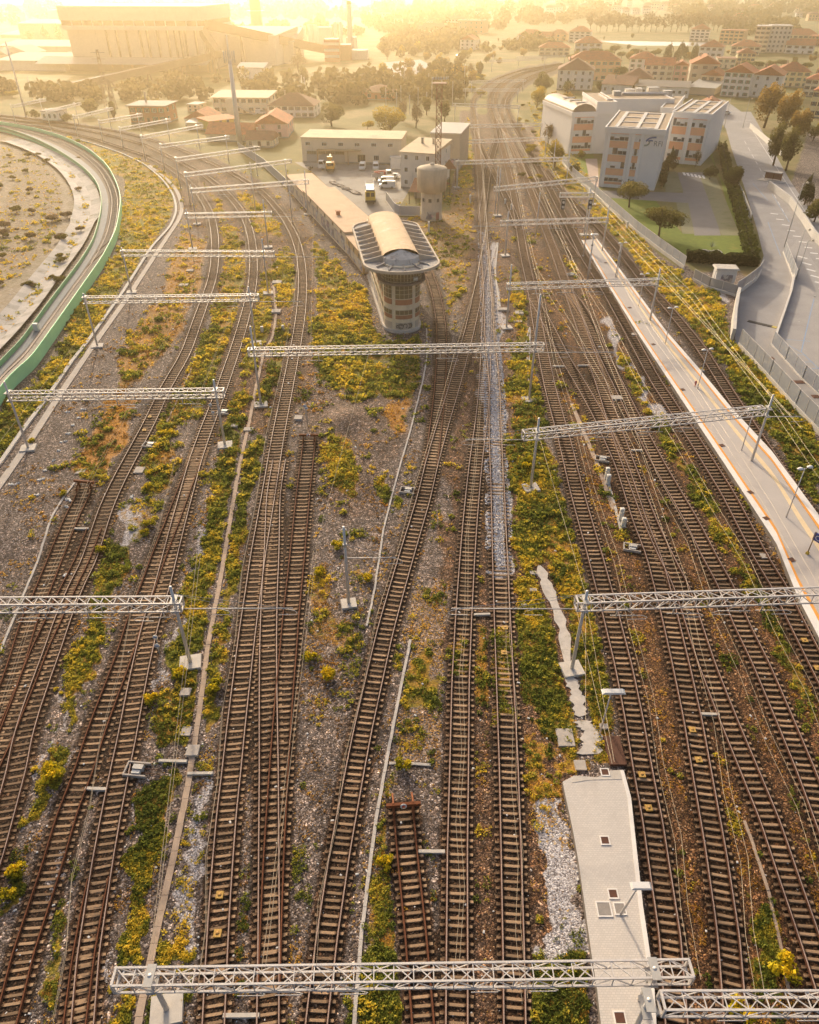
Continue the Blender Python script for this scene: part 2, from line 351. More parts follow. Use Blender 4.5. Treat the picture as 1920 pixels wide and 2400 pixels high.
zone([(905,1800),(935,1900),(945,2000),(975,2200),(985,2290),(985,2700),(800,2700),(835,2400),(868,2000)], g=.55, o=.5)
zone([(845,2250),(985,2250),(990,2450),(820,2450)], g=.85, o=.3)
zone([(1105,1480),(1150,1480),(1155,1640),(1100,1640)], g=.5, o=.8)
zone([(1190,640),(1215,640),(1243,820),(1283,960),(1303,1090),(1343,1250),(1393,1420),(1423,1560),(1440,1700),(1440,1790),(1325,1840),(1240,1700),(1215,1500),(1208,1300),(1204,1100),(1196,900)], g=.64, o=.62)
zone([(1215,1250),(1260,1250),(1320,1500),(1330,1700),(1260,1720),(1220,1500)], g=.9, o=.1)
zone([(1225,2230),(1390,2230),(1405,2400),(1405,2700),(1235,2700)], g=.72, o=.55)
zone([(1225,1720),(1325,1840),(1330,1880),(1245,1880)], g=.55, o=.8)
zone([(1470,800),(1500,900),(1590,1030),(1640,1110),(1682,1200),(1762,1310),(1832,1450),(1925,1640),(1925,1700),(1865,1590),(1790,1450),(1738,1350),(1650,1200),(1560,1030),(1480,900)], g=.66, o=.4)
zone([(1330,470),(1400,465),(1590,640),(1690,700),(1722,800),(1925,1030),(1925,1180),(1800,1000),(1660,840),(1550,690),(1440,560)], g=.86, o=.55)
zone([(1370,500),(1500,600),(1600,690),(1690,820),(1750,930),(1900,1120),(1900,1060),(1720,860),(1640,690),(1500,560)], g=.9, o=.2)
zone([(290,470),(285,420),(215,352),(120,312),(240,330),(340,390),(385,425),(408,461),(415,494),(356,580),(289,686),(200,808),(70,980),(0,1075),(0,960),(90,870),(210,690),(275,570)], g=.86, o=.35, f=.3)
zone([(0,295),(100,330),(165,390),(210,500),(170,620),(60,760),(-60,850),(-1500,1500),(-1500,280)], g=.36, o=.42, e=.62, f=.4)
zone([(1778,2130),(1805,2130),(1850,2290),(1850,2330),(1778,2330)], g=.75, o=.4)
zone([(1540,1450),(1575,1560),(1600,1700),(1580,1750),(1545,1650),(1500,1480)], o=.4, g=.1)
zone([(1225,200),(1265,200),(1330,330),(1400,440),(1345,465),(1280,400)], g=.9, o=.5)
zone([(1268,440),(1300,440),(1335,560),(1350,660),(1320,600),(1290,530)], g=.8, o=.75)
zone([(1195,560),(1230,520),(1245,560),(1300,680),(1260,690)], g=.35, o=.5)
for q in ([(150,320),(240,345),(330,390),(410,455),(460,440),(400,395),(300,352)], [(470,430),(520,470),(545,520),(520,530),(500,470)], [(560,440),(640,500),(660,560),(600,540),(560,480)]):
    zone(q, g=.62, o=.6)
# pale gravel and soil
strip([(412,1180),(300,1290),(215,1490),(120,1700)], 0, l=0)
zone([(318,1175),(345,1175),(290,1290),(262,1300),(285,1230)], l=.8, o=.3)
zone([(180,1480),(200,1480),(160,1620),(105,1740),(75,1830),(92,1830),(130,1730),(158,1650)], l=.72)
zone([(155,1740),(180,1700),(165,1760),(115,1870),(70,1990),(80,1960),(120,1830)], l=.7)
zone([(470,1180),(480,1330),(430,1420),(395,1560),(350,1740),(335,1760),(372,1600),(400,1440),(450,1300)], l=.66)
zone([(305,1830),(322,1830),(290,2000),(268,2200),(250,2330),(235,2330),(262,2150),(290,1950)], l=.68)
zone([(470,1830),(500,1830),(470,2000),(462,2200),(455,2270),(440,2200),(395,2130),(420,2060)], l=.7)
zone([(110,2050),(165,1980),(130,2120),(112,2260),(100,2260)], l=.55)
zone([(1140,560),(1152,560),(1158,700),(1170,720),(1176,1000),(1188,1200),(1196,1330),(1182,1360),(1148,1360),(1150,1150),(1142,1000),(1130,900),(1125,760)], l=.95)
zone([(1248,1880),(1326,1880),(1350,2030),(1372,2150),(1376,2240),(1330,2240),(1275,2230),(1285,2120),(1262,2010)], l=.95)
zone([(1400,750),(1425,750),(1500,870),(1560,960),(1590,1010),(1560,990),(1490,900)], l=.8)
zone([(1555,690),(1610,700),(1660,760),(1720,850),(1835,1010),(1820,1010),(1700,870),(1640,780)], l=.5)
zone([(1640,680),(1700,690),(1710,720),(1650,715)], l=.8)
# bare coal-dark gravel of the empty track bed on the left, gravel heap stays grey
zone([(370,640),(400,620),(330,760),(180,1000),(40,1280),(0,1400),(-200,1700),(-300,1500),(-10,1140),(150,940),(300,740)], g=.0, o=.24, b=.12, f=0, e=0)
# path in the scrub
strip([(-60,800),(0,720),(83,647),(139,591),(168,500),(150,430),(100,370),(40,335),(-40,330)], [26,24,20,14,10,9,9,8,8], e=.95, g=.1, o=.1)
strip([(20,420),(0,480),(-40,520)], 10, e=.9, g=0)
# broken concrete strip
# swept clear along ducts, platforms and slabs
for pts_, w_ in (([(641,660),(648,735),(640,790),(618,830),(600,910),(585,990),(560,1100),(537,1240),(512,1390),(490,1500),(472,1640),(452,1765),(440,1850),(405,2020),(380,2130),(360,2220),(342,2310),(322,2410),(310,2480)], [8,8,8,9,9,10,10,11,12,12,13,14,14,15,15,16,16,17,17]),
                 ([(1264,1325),(1284,1380),(1305,1430),(1322,1480),(1330,1556),(1350,1630),(1375,1700),(1375,1780)], 20), ([(1318,1832),(1470,1810)], 14), ([(962,1500),(905,1790),(868,2030),(842,2260),(830,2480)], 7), ([(1000,770),(992,890),(930,1120),(880,1370),(860,1468)], 6)):
    strip(pts_, w_, False, g=0, o=0)
zone([(1316,1838),(1460,1800),(1500,2050),(1540,2300),(1545,2700),(1405,2700),(1360,2060)], False, g=0, o=0)
zone([(-60,1010),(0,953),(83,864),(200,691),(278,558),(289,480),(256,401),(156,334),(0,297),(0,305),(134,358),(211,412),(242,480),(223,575),(139,697),(0,872),(-60,950)], False, g=0, o=0)
for q_ in ([(1690,262),(1760,262),(1850,420),(1925,520),(2300,800),(2300,1400),(1925,1010),(1800,880),(1722,805),(1728,700),(1790,600),(1745,440)], [(690,380),(950,388),(960,445),(900,520),(850,500),(735,405)], [(730,430),(870,490),(990,560),(990,770),(900,790),(850,640),(800,590),(680,450)]): zone(q_, False, g=0, o=0)
# track corridors: no weeds, oily brown stone, rail shadows painted into its dark tone
for k_, d_ in DEN.items():
    if k_ == 'TG': continue
    for x_, y_ in d_[::2]:
        if y_ > 2700 or x_ < -1400: continue
        hw = gauge(y_) / mpp(y_) * .95
        i = int(np.searchsorted(gy, y_)); j0 = int(np.searchsorted(gx, x_ - hw)); j1 = int(np.searchsorted(gx, x_ + hw))
        i0, i1 = max(0, i - 1), min(NY, i + 2)
        za[i0:i1, j0:j1, 0] *= .25; za[i0:i1, j0:j1, 1] *= .5
        zb[i0:i1, j0:j1, 0] = np.maximum(zb[i0:i1, j0:j1, 0], .62); zb[i0:i1, j0:j1, 2] *= .1; za[i0:i1, j0:j1, 3] = .36
# weeds between the rails in places
zone([(1070,1490),(1105,1490),(1100,1590),(1068,1590)], g=.55, o=.7)
zone([(1160,1460),(1196,1460),(1205,1690),(1170,1690)], g=.6, o=.7)
za_veg = za[..., 0].copy()

# ------------------------------------------------------------------ ground mesh
def ground_xyz():
    a = PSI + np.arctan((PY - 1200.0) / F); Y = CAMH / np.tan(a); d = Y * CP + CAMH * SP
    X = (PX - 960.0) / F * d
    return X, Y
GXw, GYw = ground_xyz()
def ground_mat():
    m, nt, b = nodemat('ground_ballast_and_grass')
    tc = N(nt, 'ShaderNodeTexCoord').outputs['Object']
    A = N(nt, 'ShaderNodeSeparateColor'); B = N(nt, 'ShaderNodeSeparateColor')
    nt.links.new(N(nt, 'ShaderNodeAttribute', attribute_name='za').outputs['Color'], A.inputs[0])
    nt.links.new(N(nt, 'ShaderNodeAttribute', attribute_name='zb').outputs['Color'], B.inputs[0])
    vo = N(nt, 'ShaderNodeTexVoronoi'); vo.inputs['Scale'].default_value = 10.5; nt.links.new(tc, vo.inputs['Vector'])
    sp = N(nt, 'ShaderNodeSeparateColor'); nt.links.new(vo.outputs['Color'], sp.inputs[0]); v = sp.outputs[0]
    vo2 = N(nt, 'ShaderNodeTexVoronoi'); vo2.inputs['Scale'].default_value = 3.6; nt.links.new(tc, vo2.inputs['Vector'])
    sp2 = N(nt, 'ShaderNodeSeparateColor'); nt.links.new(vo2.outputs['Color'], sp2.inputs[0])
    n1 = noise(nt, tc, .22, 7, .62); n2 = noise(nt, tc, 1.3, 6, .7); n3 = noise(nt, tc, 6.0, 5, .7); n4 = noise(nt, tc, .05, 5, .6)
    grey = ramp(nt, v, [(0, (.035, .027, .025)), (.5, (.115, .093, .085)), (.82, (.21, .175, .16)), (.95, (.36, .31, .29)), (1, (.66, .58, .54))])
    brown = ramp(nt, v, [(0, (.020, .010, .006)), (.5, (.078, .039, .020)), (.82, (.18, .092, .045)), (.95, (.34, .19, .095)), (1, (.48, .33, .21))])
    light = ramp(nt, v, [(0, (.13, .11, .11)), (.4, (.32, .29, .29)), (.8, (.56, .52, .53)), (1, (.72, .68, .68))])
    def fac(ch, nn, amp, lo, hi):
        return smooth(nt, math_(nt, 'MULTIPLY_ADD', math_(nt, 'SUBTRACT', nn, .5), amp, ch), lo, hi)
    c = mixc(nt, fac(B.outputs[0], n2, .9, .15, .8), grey, brown)
    q2 = ramp(nt, sp2.outputs[1], [(0, (.55, .53, .52)), (.6, (1, 1, 1)), (.92, (1.5, 1.4, 1.3)), (1, (2.3, 2.1, 1.9))]); c = mixc(nt, 1.0, c, q2, 'MULTIPLY')
    aa = N(nt, 'ShaderNodeAttribute', attribute_name='za').outputs['Alpha']; ac = N(nt, 'ShaderNodeCombineColor')
    for i_ in range(3): nt.links.new(aa, ac.inputs[i_])
    c = mixc(nt, 1.0, c, ac.outputs[0], 'MULTIPLY')
    # light / dark drift of the ballast
    dr = ramp(nt, n1, [(.3, (.72, .70, .70)), (.7, (1.30, 1.24, 1.18))])
    c = mixc(nt, 1.0, c, dr, 'MULTIPLY')
    c = mixc(nt, math_(nt, 'MULTIPLY', smooth(nt, n2, .56, .74), .5), c, (.13, .06, .03))
    c = mixc(nt, fac(A.outputs[2], n3, 1.5, .42, .75), c, light)
    earth = ramp(nt, n2, [(.3, (.20, .15, .10)), (.7, (.44, .37, .30))])
    c = mixc(nt, fac(B.outputs[1], n2, 1.4, .35, .8), c, earth)
    orange = ramp(nt, n3, [(.32, (.20, .085, .022)), (.5, (.46, .21, .04)), (.7, (.72, .40, .08))])
    c = mixc(nt, math_(nt, 'MULTIPLY', fac(A.outputs[1], n3, 2.0, .46, .8), .85), c, orange)
    gg = ramp(nt, n3, [(.3, (.055, .062, .012)), (.48, (.14, .14, .018)), (.62, (.30, .23, .025)), (.78, (.50, .34, .03))])
    g2 = mixc(nt, math_(nt, 'MULTIPLY', smooth(nt, n1, .42, .62), .7), gg, orange)
    c = mixc(nt, fac(A.outputs[0], n2, 1.3, .38, .66), c, g2)
    field = ramp(nt, n4, [(.3, (.10, .10, .03)), (.5, (.17, .15, .05)), (.62, (.26, .19, .085)), (.75, (.13, .14, .035))])
    c = mixc(nt, fac(B.outputs[2], n1, .8, .3, .75), c, field)
    nt.links.new(c, b.inputs['Base Color']); b.inputs['Roughness'].default_value = .92; b.inputs['Specular IOR Level'].default_value = .2
    bp = N(nt, 'ShaderNodeBump'); bp.inputs['Strength'].default_value = .9; bp.inputs['Distance'].default_value = .06
    hh = math_(nt, 'ADD', math_(nt, 'MULTIPLY', vo.outputs['Distance'], -.7), n3)
    nt.links.new(hh, bp.inputs['Height']); nt.links.new(bp.outputs[0], b.inputs['Normal'])
    return m
def build_ground():
    # gentle relief: ballast shoulders drop between the tracks, heap of gravel in the middle
    Z = np.zeros_like(GXw)
    hx, hy = G(812, 985).x, G(812, 985).y
    Z += .9 * np.exp(-(((GXw - hx) / 2.4) ** 2 + ((GYw - hy) / 3.2) ** 2))
    co = np.stack([GXw, GYw, Z], -1).reshape(-1, 3).astype(np.float32)
    idx = np.arange(NX * NY).reshape(NY, NX)
    q = np.stack([idx[1:, :-1], idx[1:, 1:], idx[:-1, 1:], idx[:-1, :-1]], -1).reshape(-1, 4)
    me = bpy.data.meshes.new('ground'); me.vertices.add(len(co)); me.vertices.foreach_set('co', co.ravel())
    me.loops.add(q.size); me.loops.foreach_set('vertex_index', q.ravel().astype(np.int32))
    me.polygons.add(len(q)); me.polygons.foreach_set('loop_start', np.arange(0, q.size, 4, dtype=np.int32))
    me.polygons.foreach_set('loop_total', np.full(len(q), 4, np.int32)); me.update(calc_edges=True)
    for nm, arr in (('za', za), ('zb', zb)):
        # soften the zone borders a little
        a = arr.copy()
        for _ in range(1):
            a[1:-1] = (a[:-2] + 2 * a[1:-1] + a[2:]) / 4; a[:, 1:-1] = (a[:, :-2] + 2 * a[:, 1:-1] + a[:, 2:]) / 4
        at = me.attributes.new(nm, 'FLOAT_COLOR', 'POINT'); at.data.foreach_set('color', a.reshape(-1).astype(np.float32))
    me.materials.append(ground_mat())
    o = inst('ground', me); tag(o, kind='structure', label='ballast, weeds and fields of the rail yard')
build_ground()

# ------------------------------------------------------------------ rails and sleepers
SLP = M('concrete_sleeper', (.33, .215, .13), .9, .3, 2.2, stain=(.085, .042, .022), stain_scale=1.6, stain_lo=.52, orand=.38, fine=20)
SLPG = M('grey_sleeper', (.34, .29, .25), .9, .25, 2.2, stain=(.10, .08, .06), stain_scale=1.6, stain_lo=.55, orand=.3, fine=20)
SLPW = M('dark_sleeper', (.24, .155, .095), .9, .3, 2.2, stain=(.07, .045, .03), stain_scale=1.6, stain_lo=.52, orand=.35, fine=20)
def sleeper_mesh(mat):
    mb = MB(); L, w, h = 2.22, .235, .11
    prof = [(-w / 2, 0), (-w / 2 + .03, h), (w / 2 - .03, h), (w / 2, 0)]
    xs = [(-L / 2, 1.0), (-.34 * L / 1.3, 1.0), (-.2, .80), (.2, .80), (.34 * L / 1.3, 1.0), (L / 2, 1.0)]
    vs = []
    for x, k in xs:
        for a, b_ in prof: vs.append((x, a, b_ * k))
    n = 4; fs = []
    for i in range(len(xs) - 1):
        for j in range(3): fs.append((i * n + j, i * n + j + 1, (i + 1) * n + j + 1, (i + 1) * n + j))
    fs += [(3, 2, 1, 0), tuple(range((len(xs) - 1) * n, len(xs) * n))]
    mb.add(vs, fs)
    for sx in (-.71, .71):   # rail pads and clips
        mb.box((sx - .10, 0, h + .012), (.07, .13, .03)); mb.box((sx + .10, 0, h + .012), (.07, .13, .03))
    return mb.mesh('sleeper', mat)
def rail_shade_grease(m):  # dark band by each rail: grease, plus rail shadow painted into the colour
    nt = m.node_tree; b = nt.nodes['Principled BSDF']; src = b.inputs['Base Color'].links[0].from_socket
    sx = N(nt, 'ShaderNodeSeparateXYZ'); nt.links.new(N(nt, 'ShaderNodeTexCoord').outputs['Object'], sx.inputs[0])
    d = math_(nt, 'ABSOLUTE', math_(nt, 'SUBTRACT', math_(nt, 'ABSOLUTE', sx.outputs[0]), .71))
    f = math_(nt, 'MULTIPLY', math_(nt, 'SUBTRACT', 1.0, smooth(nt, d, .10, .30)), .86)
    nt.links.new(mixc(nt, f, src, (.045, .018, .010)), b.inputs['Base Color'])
for m_ in (SLP, SLPG, SLPW): rail_shade_grease(m_)
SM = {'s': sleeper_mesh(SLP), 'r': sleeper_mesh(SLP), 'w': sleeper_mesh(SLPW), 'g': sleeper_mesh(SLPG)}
def rail_mesh(pts, nor, off, z, top):
    """I shaped rail swept along pts; off = signed half gauge per point"""
    prof = [(-.075, 0), (-.075, .02), (-.015, .035), (-.015, .115), (-.038, .125), (-.038, .165), (.038, .165), (.038, .125), (.015, .115), (.015, .035), (.075, .02), (.075, 0)]
    n = len(prof); vs = []; fs = []; mi = []
    for p, nn, o in zip(pts, nor, off):
        for a, b_ in prof: vs.append((p[0] + nn[0] * (o + a), p[1] + nn[1] * (o + a), z + b_))
    for i in range(len(pts) - 1):
        for j in range(n - 1):
            fs.append((i * n + j + 1, i * n + j, (i + 1) * n + j, (i + 1) * n + j + 1)); mi.append(1 if j == 5 else 0)
    mb = MB(); mb.v = vs; mb.f = fs; mb.m = mi; mb.sm = [False] * len(fs)
    return mb.mesh('rail', [RUST, top])
def build_track(key, pix, style, label, zoff, sleepers=True, name='railway_track', base=0.0):
    P = np.array([tuple(P3(x, y, base))[:2] for x, y in pix])
    T = np.array([mtrue(x, y) for x, y in pix])
    g = np.array([gauge(y) for x, y in pix])
    t = np.gradient(P, axis=0); t /= np.hypot(*t.T)[:, None]; nor = np.c_[t[:, 1], -t[:, 0]]
    S = np.r_[0, np.cumsum(np.hypot(*np.diff(T, axis=0).T))]
    mid = P[np.argmin(np.abs(pix[:, 1] - 1400))]
    root = empty(name, label, 'railway track', (mid[0], mid[1], base), group='tracks of the rail yard')
    rel = P - mid
    top = RTOPR if style == 'r' else RTOP
    SH = .045 + zoff
    for sgn in (-1, 1):
        inst('rail', rail_mesh(rel, nor, sgn * g / 2, SH, top), root)
    if not sleepers: return root
    n = int(S[-1] / .62); spots = []
    for k in range(n):
        s = .3 + k * .62
        x = np.interp(s, S, rel[:, 0]); y = np.interp(s, S, rel[:, 1])
        i = min(len(S) - 2, max(1, int(np.searchsorted(S, s))))
        a = math.atan2(nor[i, 1], nor[i, 0]); yy = np.interp(s, S, pix[:, 1]); xx = np.interp(s, S, pix[:, 0])
        spots.append((yy, xx, x, y, a, g[i] / 1.42))
    vis = [q for q in spots if -40 < q[0] < 2440 and -60 < q[1] < 1980]
    vis.sort(key=lambda q: -q[0])
    near, rest = vis[:100], vis[100:]
    for q in near:
        o = inst('sleeper', SM[style], root, (q[2] + rnd.gauss(0, .025), q[3] + rnd.gauss(0, .03), -.068 + zoff + rnd.uniform(-.022, .008)), q[4] + rnd.gauss(0, .018), (q[5], q[5] * 1.02, 1))
    if rest:
        me0 = SM[style]; nv = len(me0.vertices); co = np.empty(nv * 3); me0.vertices.foreach_get('co', co); co = co.reshape(-1, 3)
        fl = [list(p.vertices) for p in me0.polygons]
        vs = []; fs = []
        for i, q in enumerate(rest):
            ca, sa = math.cos(q[4]), math.sin(q[4]); k = q[5]
            vs.append(np.c_[q[2] + co[:, 0] * k * ca - co[:, 1] * sa, q[3] + co[:, 0] * k * sa + co[:, 1] * ca, co[:, 2] - .064 + zoff])
            fs += [[v + i * nv for v in f] for f in fl]
        me = bpy.data.meshes.new('sleepers'); me.from_pydata(np.concatenate(vs).tolist(), [], fs); me.materials.append(me0.materials[0]); me.update()
        tag(inst('sleepers', me, root), kind='stuff')
    return root
zi = 0
for k_, (pts_, st_, lab_) in TR.items():
    if k_ == 'TG': continue
    build_track(k_, DEN[k_], st_, lab_, zi * .0045); zi += 1
for k_ in FAR:
    build_track(k_, DEN[k_], 's' if k_[0] == 'F' else 'w', FARL[k_], zi * .0045); zi += 1
# ------------------------------------------------------------------ weeds (ground cover nobody could count)
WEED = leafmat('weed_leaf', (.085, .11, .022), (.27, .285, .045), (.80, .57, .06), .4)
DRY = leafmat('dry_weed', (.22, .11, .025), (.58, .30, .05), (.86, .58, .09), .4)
def quads_mesh(name, C, U, V, tone, mat):
    n = len(C); co = np.stack([C - U - V, C + U - V, C + U + V, C - U + V], 1).reshape(-1, 3).astype(np.float32)
    me = bpy.data.meshes.new(name); me.vertices.add(4 * n); me.vertices.foreach_set('co', co.ravel())
    me.loops.add(4 * n); me.loops.foreach_set('vertex_index', np.arange(4 * n, dtype=np.int32))
    me.polygons.add(n); me.polygons.foreach_set('loop_start', np.arange(0, 4 * n, 4, dtype=np.int32)); me.polygons.foreach_set('loop_total', np.full(n, 4, np.int32))
    at = me.attributes.new('tone', 'FLOAT', 'POINT'); at.data.foreach_set('value', np.repeat(tone, 4).astype(np.float32))
    me.materials.append(mat); me.update(calc_edges=True); return me
def rand_frames(n, rs, upbias=.3):
    d = rs.normal(size=(n, 3)); d[:, 2] += upbias * 2; d /= np.linalg.norm(d, axis=1)[:, None]
    a = np.cross(d, rs.normal(size=(n, 3))); a /= np.linalg.norm(a, axis=1)[:, None] + 1e-9
    return a, np.cross(d, a)
def weeds(name, chan, N0, mat, tone0, seed, rmin, rmax, leaves, label):
    rs = np.random.RandomState(seed)
    x = rs.uniform(-60, 1985, N0); y = rs.uniform(235, 2470, N0)
    i = np.clip(np.searchsorted(gy, y), 0, NY - 1); j = np.clip(np.searchsorted(gx, x), 0, NX - 1)
    dens = za[i, j, chan]
    a = PSI + np.arctan((y - 1200) / F); Y = CAMH / np.tan(a); X = (x - 960) / F * (Y * CP + CAMH * SP)
    cl = .55 * vnoise(X, Y, 2.6, seed + 1) + .45 * vnoise(X, Y, .9, seed + 2)
    keep = (dens > .1) & (cl + (dens - .5) * .75 + rs.normal(size=N0) * .07 > (.50 if chan else .53))
    X, Y, cl, y = X[keep], Y[keep], cl[keep], y[keep]; n = len(X)
    r = rs.uniform(rmin, rmax, n) * np.clip(Y / 45., .75, 2.2)
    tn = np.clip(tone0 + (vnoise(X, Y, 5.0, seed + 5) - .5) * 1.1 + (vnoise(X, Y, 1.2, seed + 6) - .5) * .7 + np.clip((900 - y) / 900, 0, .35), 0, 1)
    T = np.repeat(np.arange(n), leaves); m = len(T)
    d = rs.normal(size=(m, 3)); d /= np.linalg.norm(d, axis=1)[:, None]; d[:, 2] = np.abs(d[:, 2])
    rad = r[T] * rs.uniform(.3, 1, m) ** .6
    C = np.stack([X[T] + d[:, 0] * rad, Y[T] + d[:, 1] * rad, .01 + d[:, 2] * rad * .8], 1)
    U, V = rand_frames(m, rs); sz = np.minimum(r[T] * rs.uniform(.16, .34, m), .085 * np.clip(Y[T] / 45., .75, 2.2))
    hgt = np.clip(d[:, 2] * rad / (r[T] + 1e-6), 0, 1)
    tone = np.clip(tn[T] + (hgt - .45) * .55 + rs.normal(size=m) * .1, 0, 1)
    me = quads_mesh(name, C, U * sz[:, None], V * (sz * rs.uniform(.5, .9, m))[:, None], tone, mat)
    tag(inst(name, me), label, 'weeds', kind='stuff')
weeds('green_weeds', 0, 230000, WEED, .42, 21, .10, .27, 10, 'yellow flowering green weeds spread over the verges')
weeds('tall_weeds', 0, 15000, WEED, .5, 31, .24, .46, 34, 'taller flowering weed clumps standing out of the verges')
weeds('dry_weeds', 1, 150000, DRY, .55, 41, .06, .17, 8, 'orange dry weeds spread thinly over the ballast')

def leaf_clump(n, rs, rx, ry, rz, size, cz, tone_lo=.0, hollow=.35, lumps=7, name='crown', mat=None, flat=0):
    """foliage of many small leaf faces gathered in uneven clumps"""
    lc = rs.normal(size=(lumps, 3)); lc /= np.linalg.norm(lc, axis=1)[:, None]; lc *= rs.uniform(.35, .78, lumps)[:, None]
    if flat: lc[:, 2] = np.abs(lc[:, 2]) * .6
    lr = rs.uniform(.30, .55, lumps)
    w = rs.randint(0, lumps, n)
    d = rs.normal(size=(n, 3)); d /= np.linalg.norm(d, axis=1)[:, None]
    p = lc[w] + d * (lr[w] * rs.uniform(hollow, 1.0, n) ** .5)[:, None]
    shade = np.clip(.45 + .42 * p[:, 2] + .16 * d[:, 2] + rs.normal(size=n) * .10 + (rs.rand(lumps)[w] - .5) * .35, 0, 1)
    C = p * np.array([rx, ry, rz]); C[:, 2] += cz
    U, V = rand_frames(n, rs, .1); s = size * rs.uniform(.6, 1.3, n)
    return quads_mesh(name, C, U * s[:, None], V * (s * .7)[:, None], shade, mat)

# individual bushes one can count
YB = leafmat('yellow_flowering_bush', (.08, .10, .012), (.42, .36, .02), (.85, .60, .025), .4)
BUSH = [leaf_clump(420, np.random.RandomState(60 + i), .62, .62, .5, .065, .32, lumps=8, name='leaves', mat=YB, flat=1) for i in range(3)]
STEMM = M('bush_stem', (.09, .06, .03), .9)
def bush_stem():
    mb = MB()
    for a in range(6): mb.tube([(0, 0, 0), (.3 * math.cos(a * 1.05), .3 * math.sin(a * 1.05), .45)], [.025, .008], 4)
    return mb.mesh('stem', STEMM)
BST = bush_stem()
BL = [(238, 1293, 1.0, 'yellow bush beside the end of the thin duct left of the rusty siding'), (123, 1818, 1.5, 'yellow bush at the top of the weed strip by the left frame edge'), (47, 2046, 1.2, 'yellow bush low in the weed strip by the left frame edge'), (22, 2102, 1.0, 'yellow bush below its twin at the left frame edge'),
      (356, 1640, 1.0, 'yellow bush left of the pale gravel beside the shiny long track'), (422, 1586, 1.2, 'yellow bush just below the mast footing by the concrete duct'), (505, 1615, 1.4, 'tall yellow bush on the right edge of the concrete duct'), (730, 1543, 1.0, 'round yellow bush alone on the gravel left of the wire pair'), (770, 1585, 1.3, 'upright yellow bush on the gravel crossed by the wire pair'),
      (945, 1798, 1.1, 'yellow bush beside the short cross duct above the bottom buffer stop'), (900, 2025, 1.0, 'yellow bush between the long thin duct and the short siding'), (349, 1145, 1.1, 'yellow bush in the orange grass beside the grey square slab'), (352, 1112, .9, 'yellow bush right of the grey square slab'), (402, 1018, .9, 'small yellow bush by the white sign post'), (382, 1020, .9, 'green-yellow bush left of the white sign post'),
      (352, 1232, 1.1, 'yellow bush on the pale gravel strip'), (340, 1252, .9, 'lower yellow bush on the pale gravel strip'), (76, 1037, .9, 'dark green bush at the foot of the left gantry mast'), (150, 1160, .8, 'yellow bush along the thin duct above the rusty siding'), (790, 1283, 1.2, 'yellow bush near the lone mast with the side arm'), (862, 1358, 1.0, 'yellow bush right of the lone mast'), (748, 1345, 1.1, 'yellow bush beside the rusty siding left of the lone mast'),
      (1243, 1085, 1.2, 'bright yellow bush above the concrete footing of the right gantry mast'), (1237, 1100, 1.3, 'full yellow bush just above the concrete footing pad'), (1735, 2375, 1.3, 'weedy bush at the lower right beside the thin duct'), (1835, 2270, 1.5, 'large weedy bush at the lower right beside the thin duct')]
for i, (x, y, s, lab) in enumerate(BL):
    r = empty('yellow_bush', lab, 'bush', G(x, y), rnd.uniform(0, 6.28), 'yellow bushes among the tracks'); r.scale = (s, s, s)
    inst('leaves', BUSH[i % 3], r); inst('stem', BST, r)

# white gravel spilled over the sleepers
def white_gravel():
    rs = np.random.RandomState(8); d = DEN['T10']; C = []
    for k in range(15000):
        y = rs.uniform(600, 1345) if k % 5 else rs.uniform(540, 900); x = np.interp(y, d[:, 1], d[:, 0]); g = gauge(y) / mpp(y)
        w = rs.choice([0, 0, 0, 1]); o = rs.uniform(-.36, .36) if w == 0 else rs.choice([-1, 1]) * rs.uniform(.62, .95)
        if y > 1000 and vnoise(np.array([y]), np.array([o * 30]), 26, 5)[0] < .40: continue
        p = G(x + o * g, y); C.append((p.x, p.y, rs.uniform(.02, .09)))
    C = np.array(C); n = len(C); U, V = rand_frames(n, rs, .9); s_ = rs.uniform(.04, .075, n) * np.clip(C[:, 1] / 50, .9, 1.8)
    me = quads_mesh('white_gravel', C, U * s_[:, None], V * s_[:, None], rs.rand(n), M('white_stone', (.62, .59, .60), .9, .4, 9)); tag(inst('white_gravel', me), 'white gravel spilled between the rails of the centre track', 'gravel', kind='stuff')
white_gravel()
# loose litter
LIT = M('pale_litter', (.62, .60, .58), .8, .3, 5)
mb = MB(); rr = random.Random(5)
for k in range(900):
    x, y = rr.uniform(-40, 1960), rr.uniform(600, 2430); p = G(x, y); s = rr.choice([.04, .05, .06, .08, .13]) * (.8 + p.y / 90)
    mb.box((p.x, p.y, s * .2), (s * rr.uniform(1, 2), s, s * .5), rr.uniform(0, 3), 0, .7)
for x, y in [(160,966),(182,980),(173,996),(160,1016),(149,1036),(138,1057),(122,1080),(108,1103),(96,1124),(38,1134),(25,1135),(86,1160),(195,961),(304,1165),(160,1172),(153,1188),(150,1350)]:
    p = G(x, y)
    for j in range(3): mb.box((p.x + rr.uniform(-.3, .3), p.y + rr.uniform(-.2, .2), .06), (rr.uniform(.25, .6), rr.uniform(.2, .35), .12), rr.uniform(0, 3), 0, .6)
tag(mb.build('litter', LIT), 'white litter and pale stones scattered over the gravel', 'litter', kind='stuff')

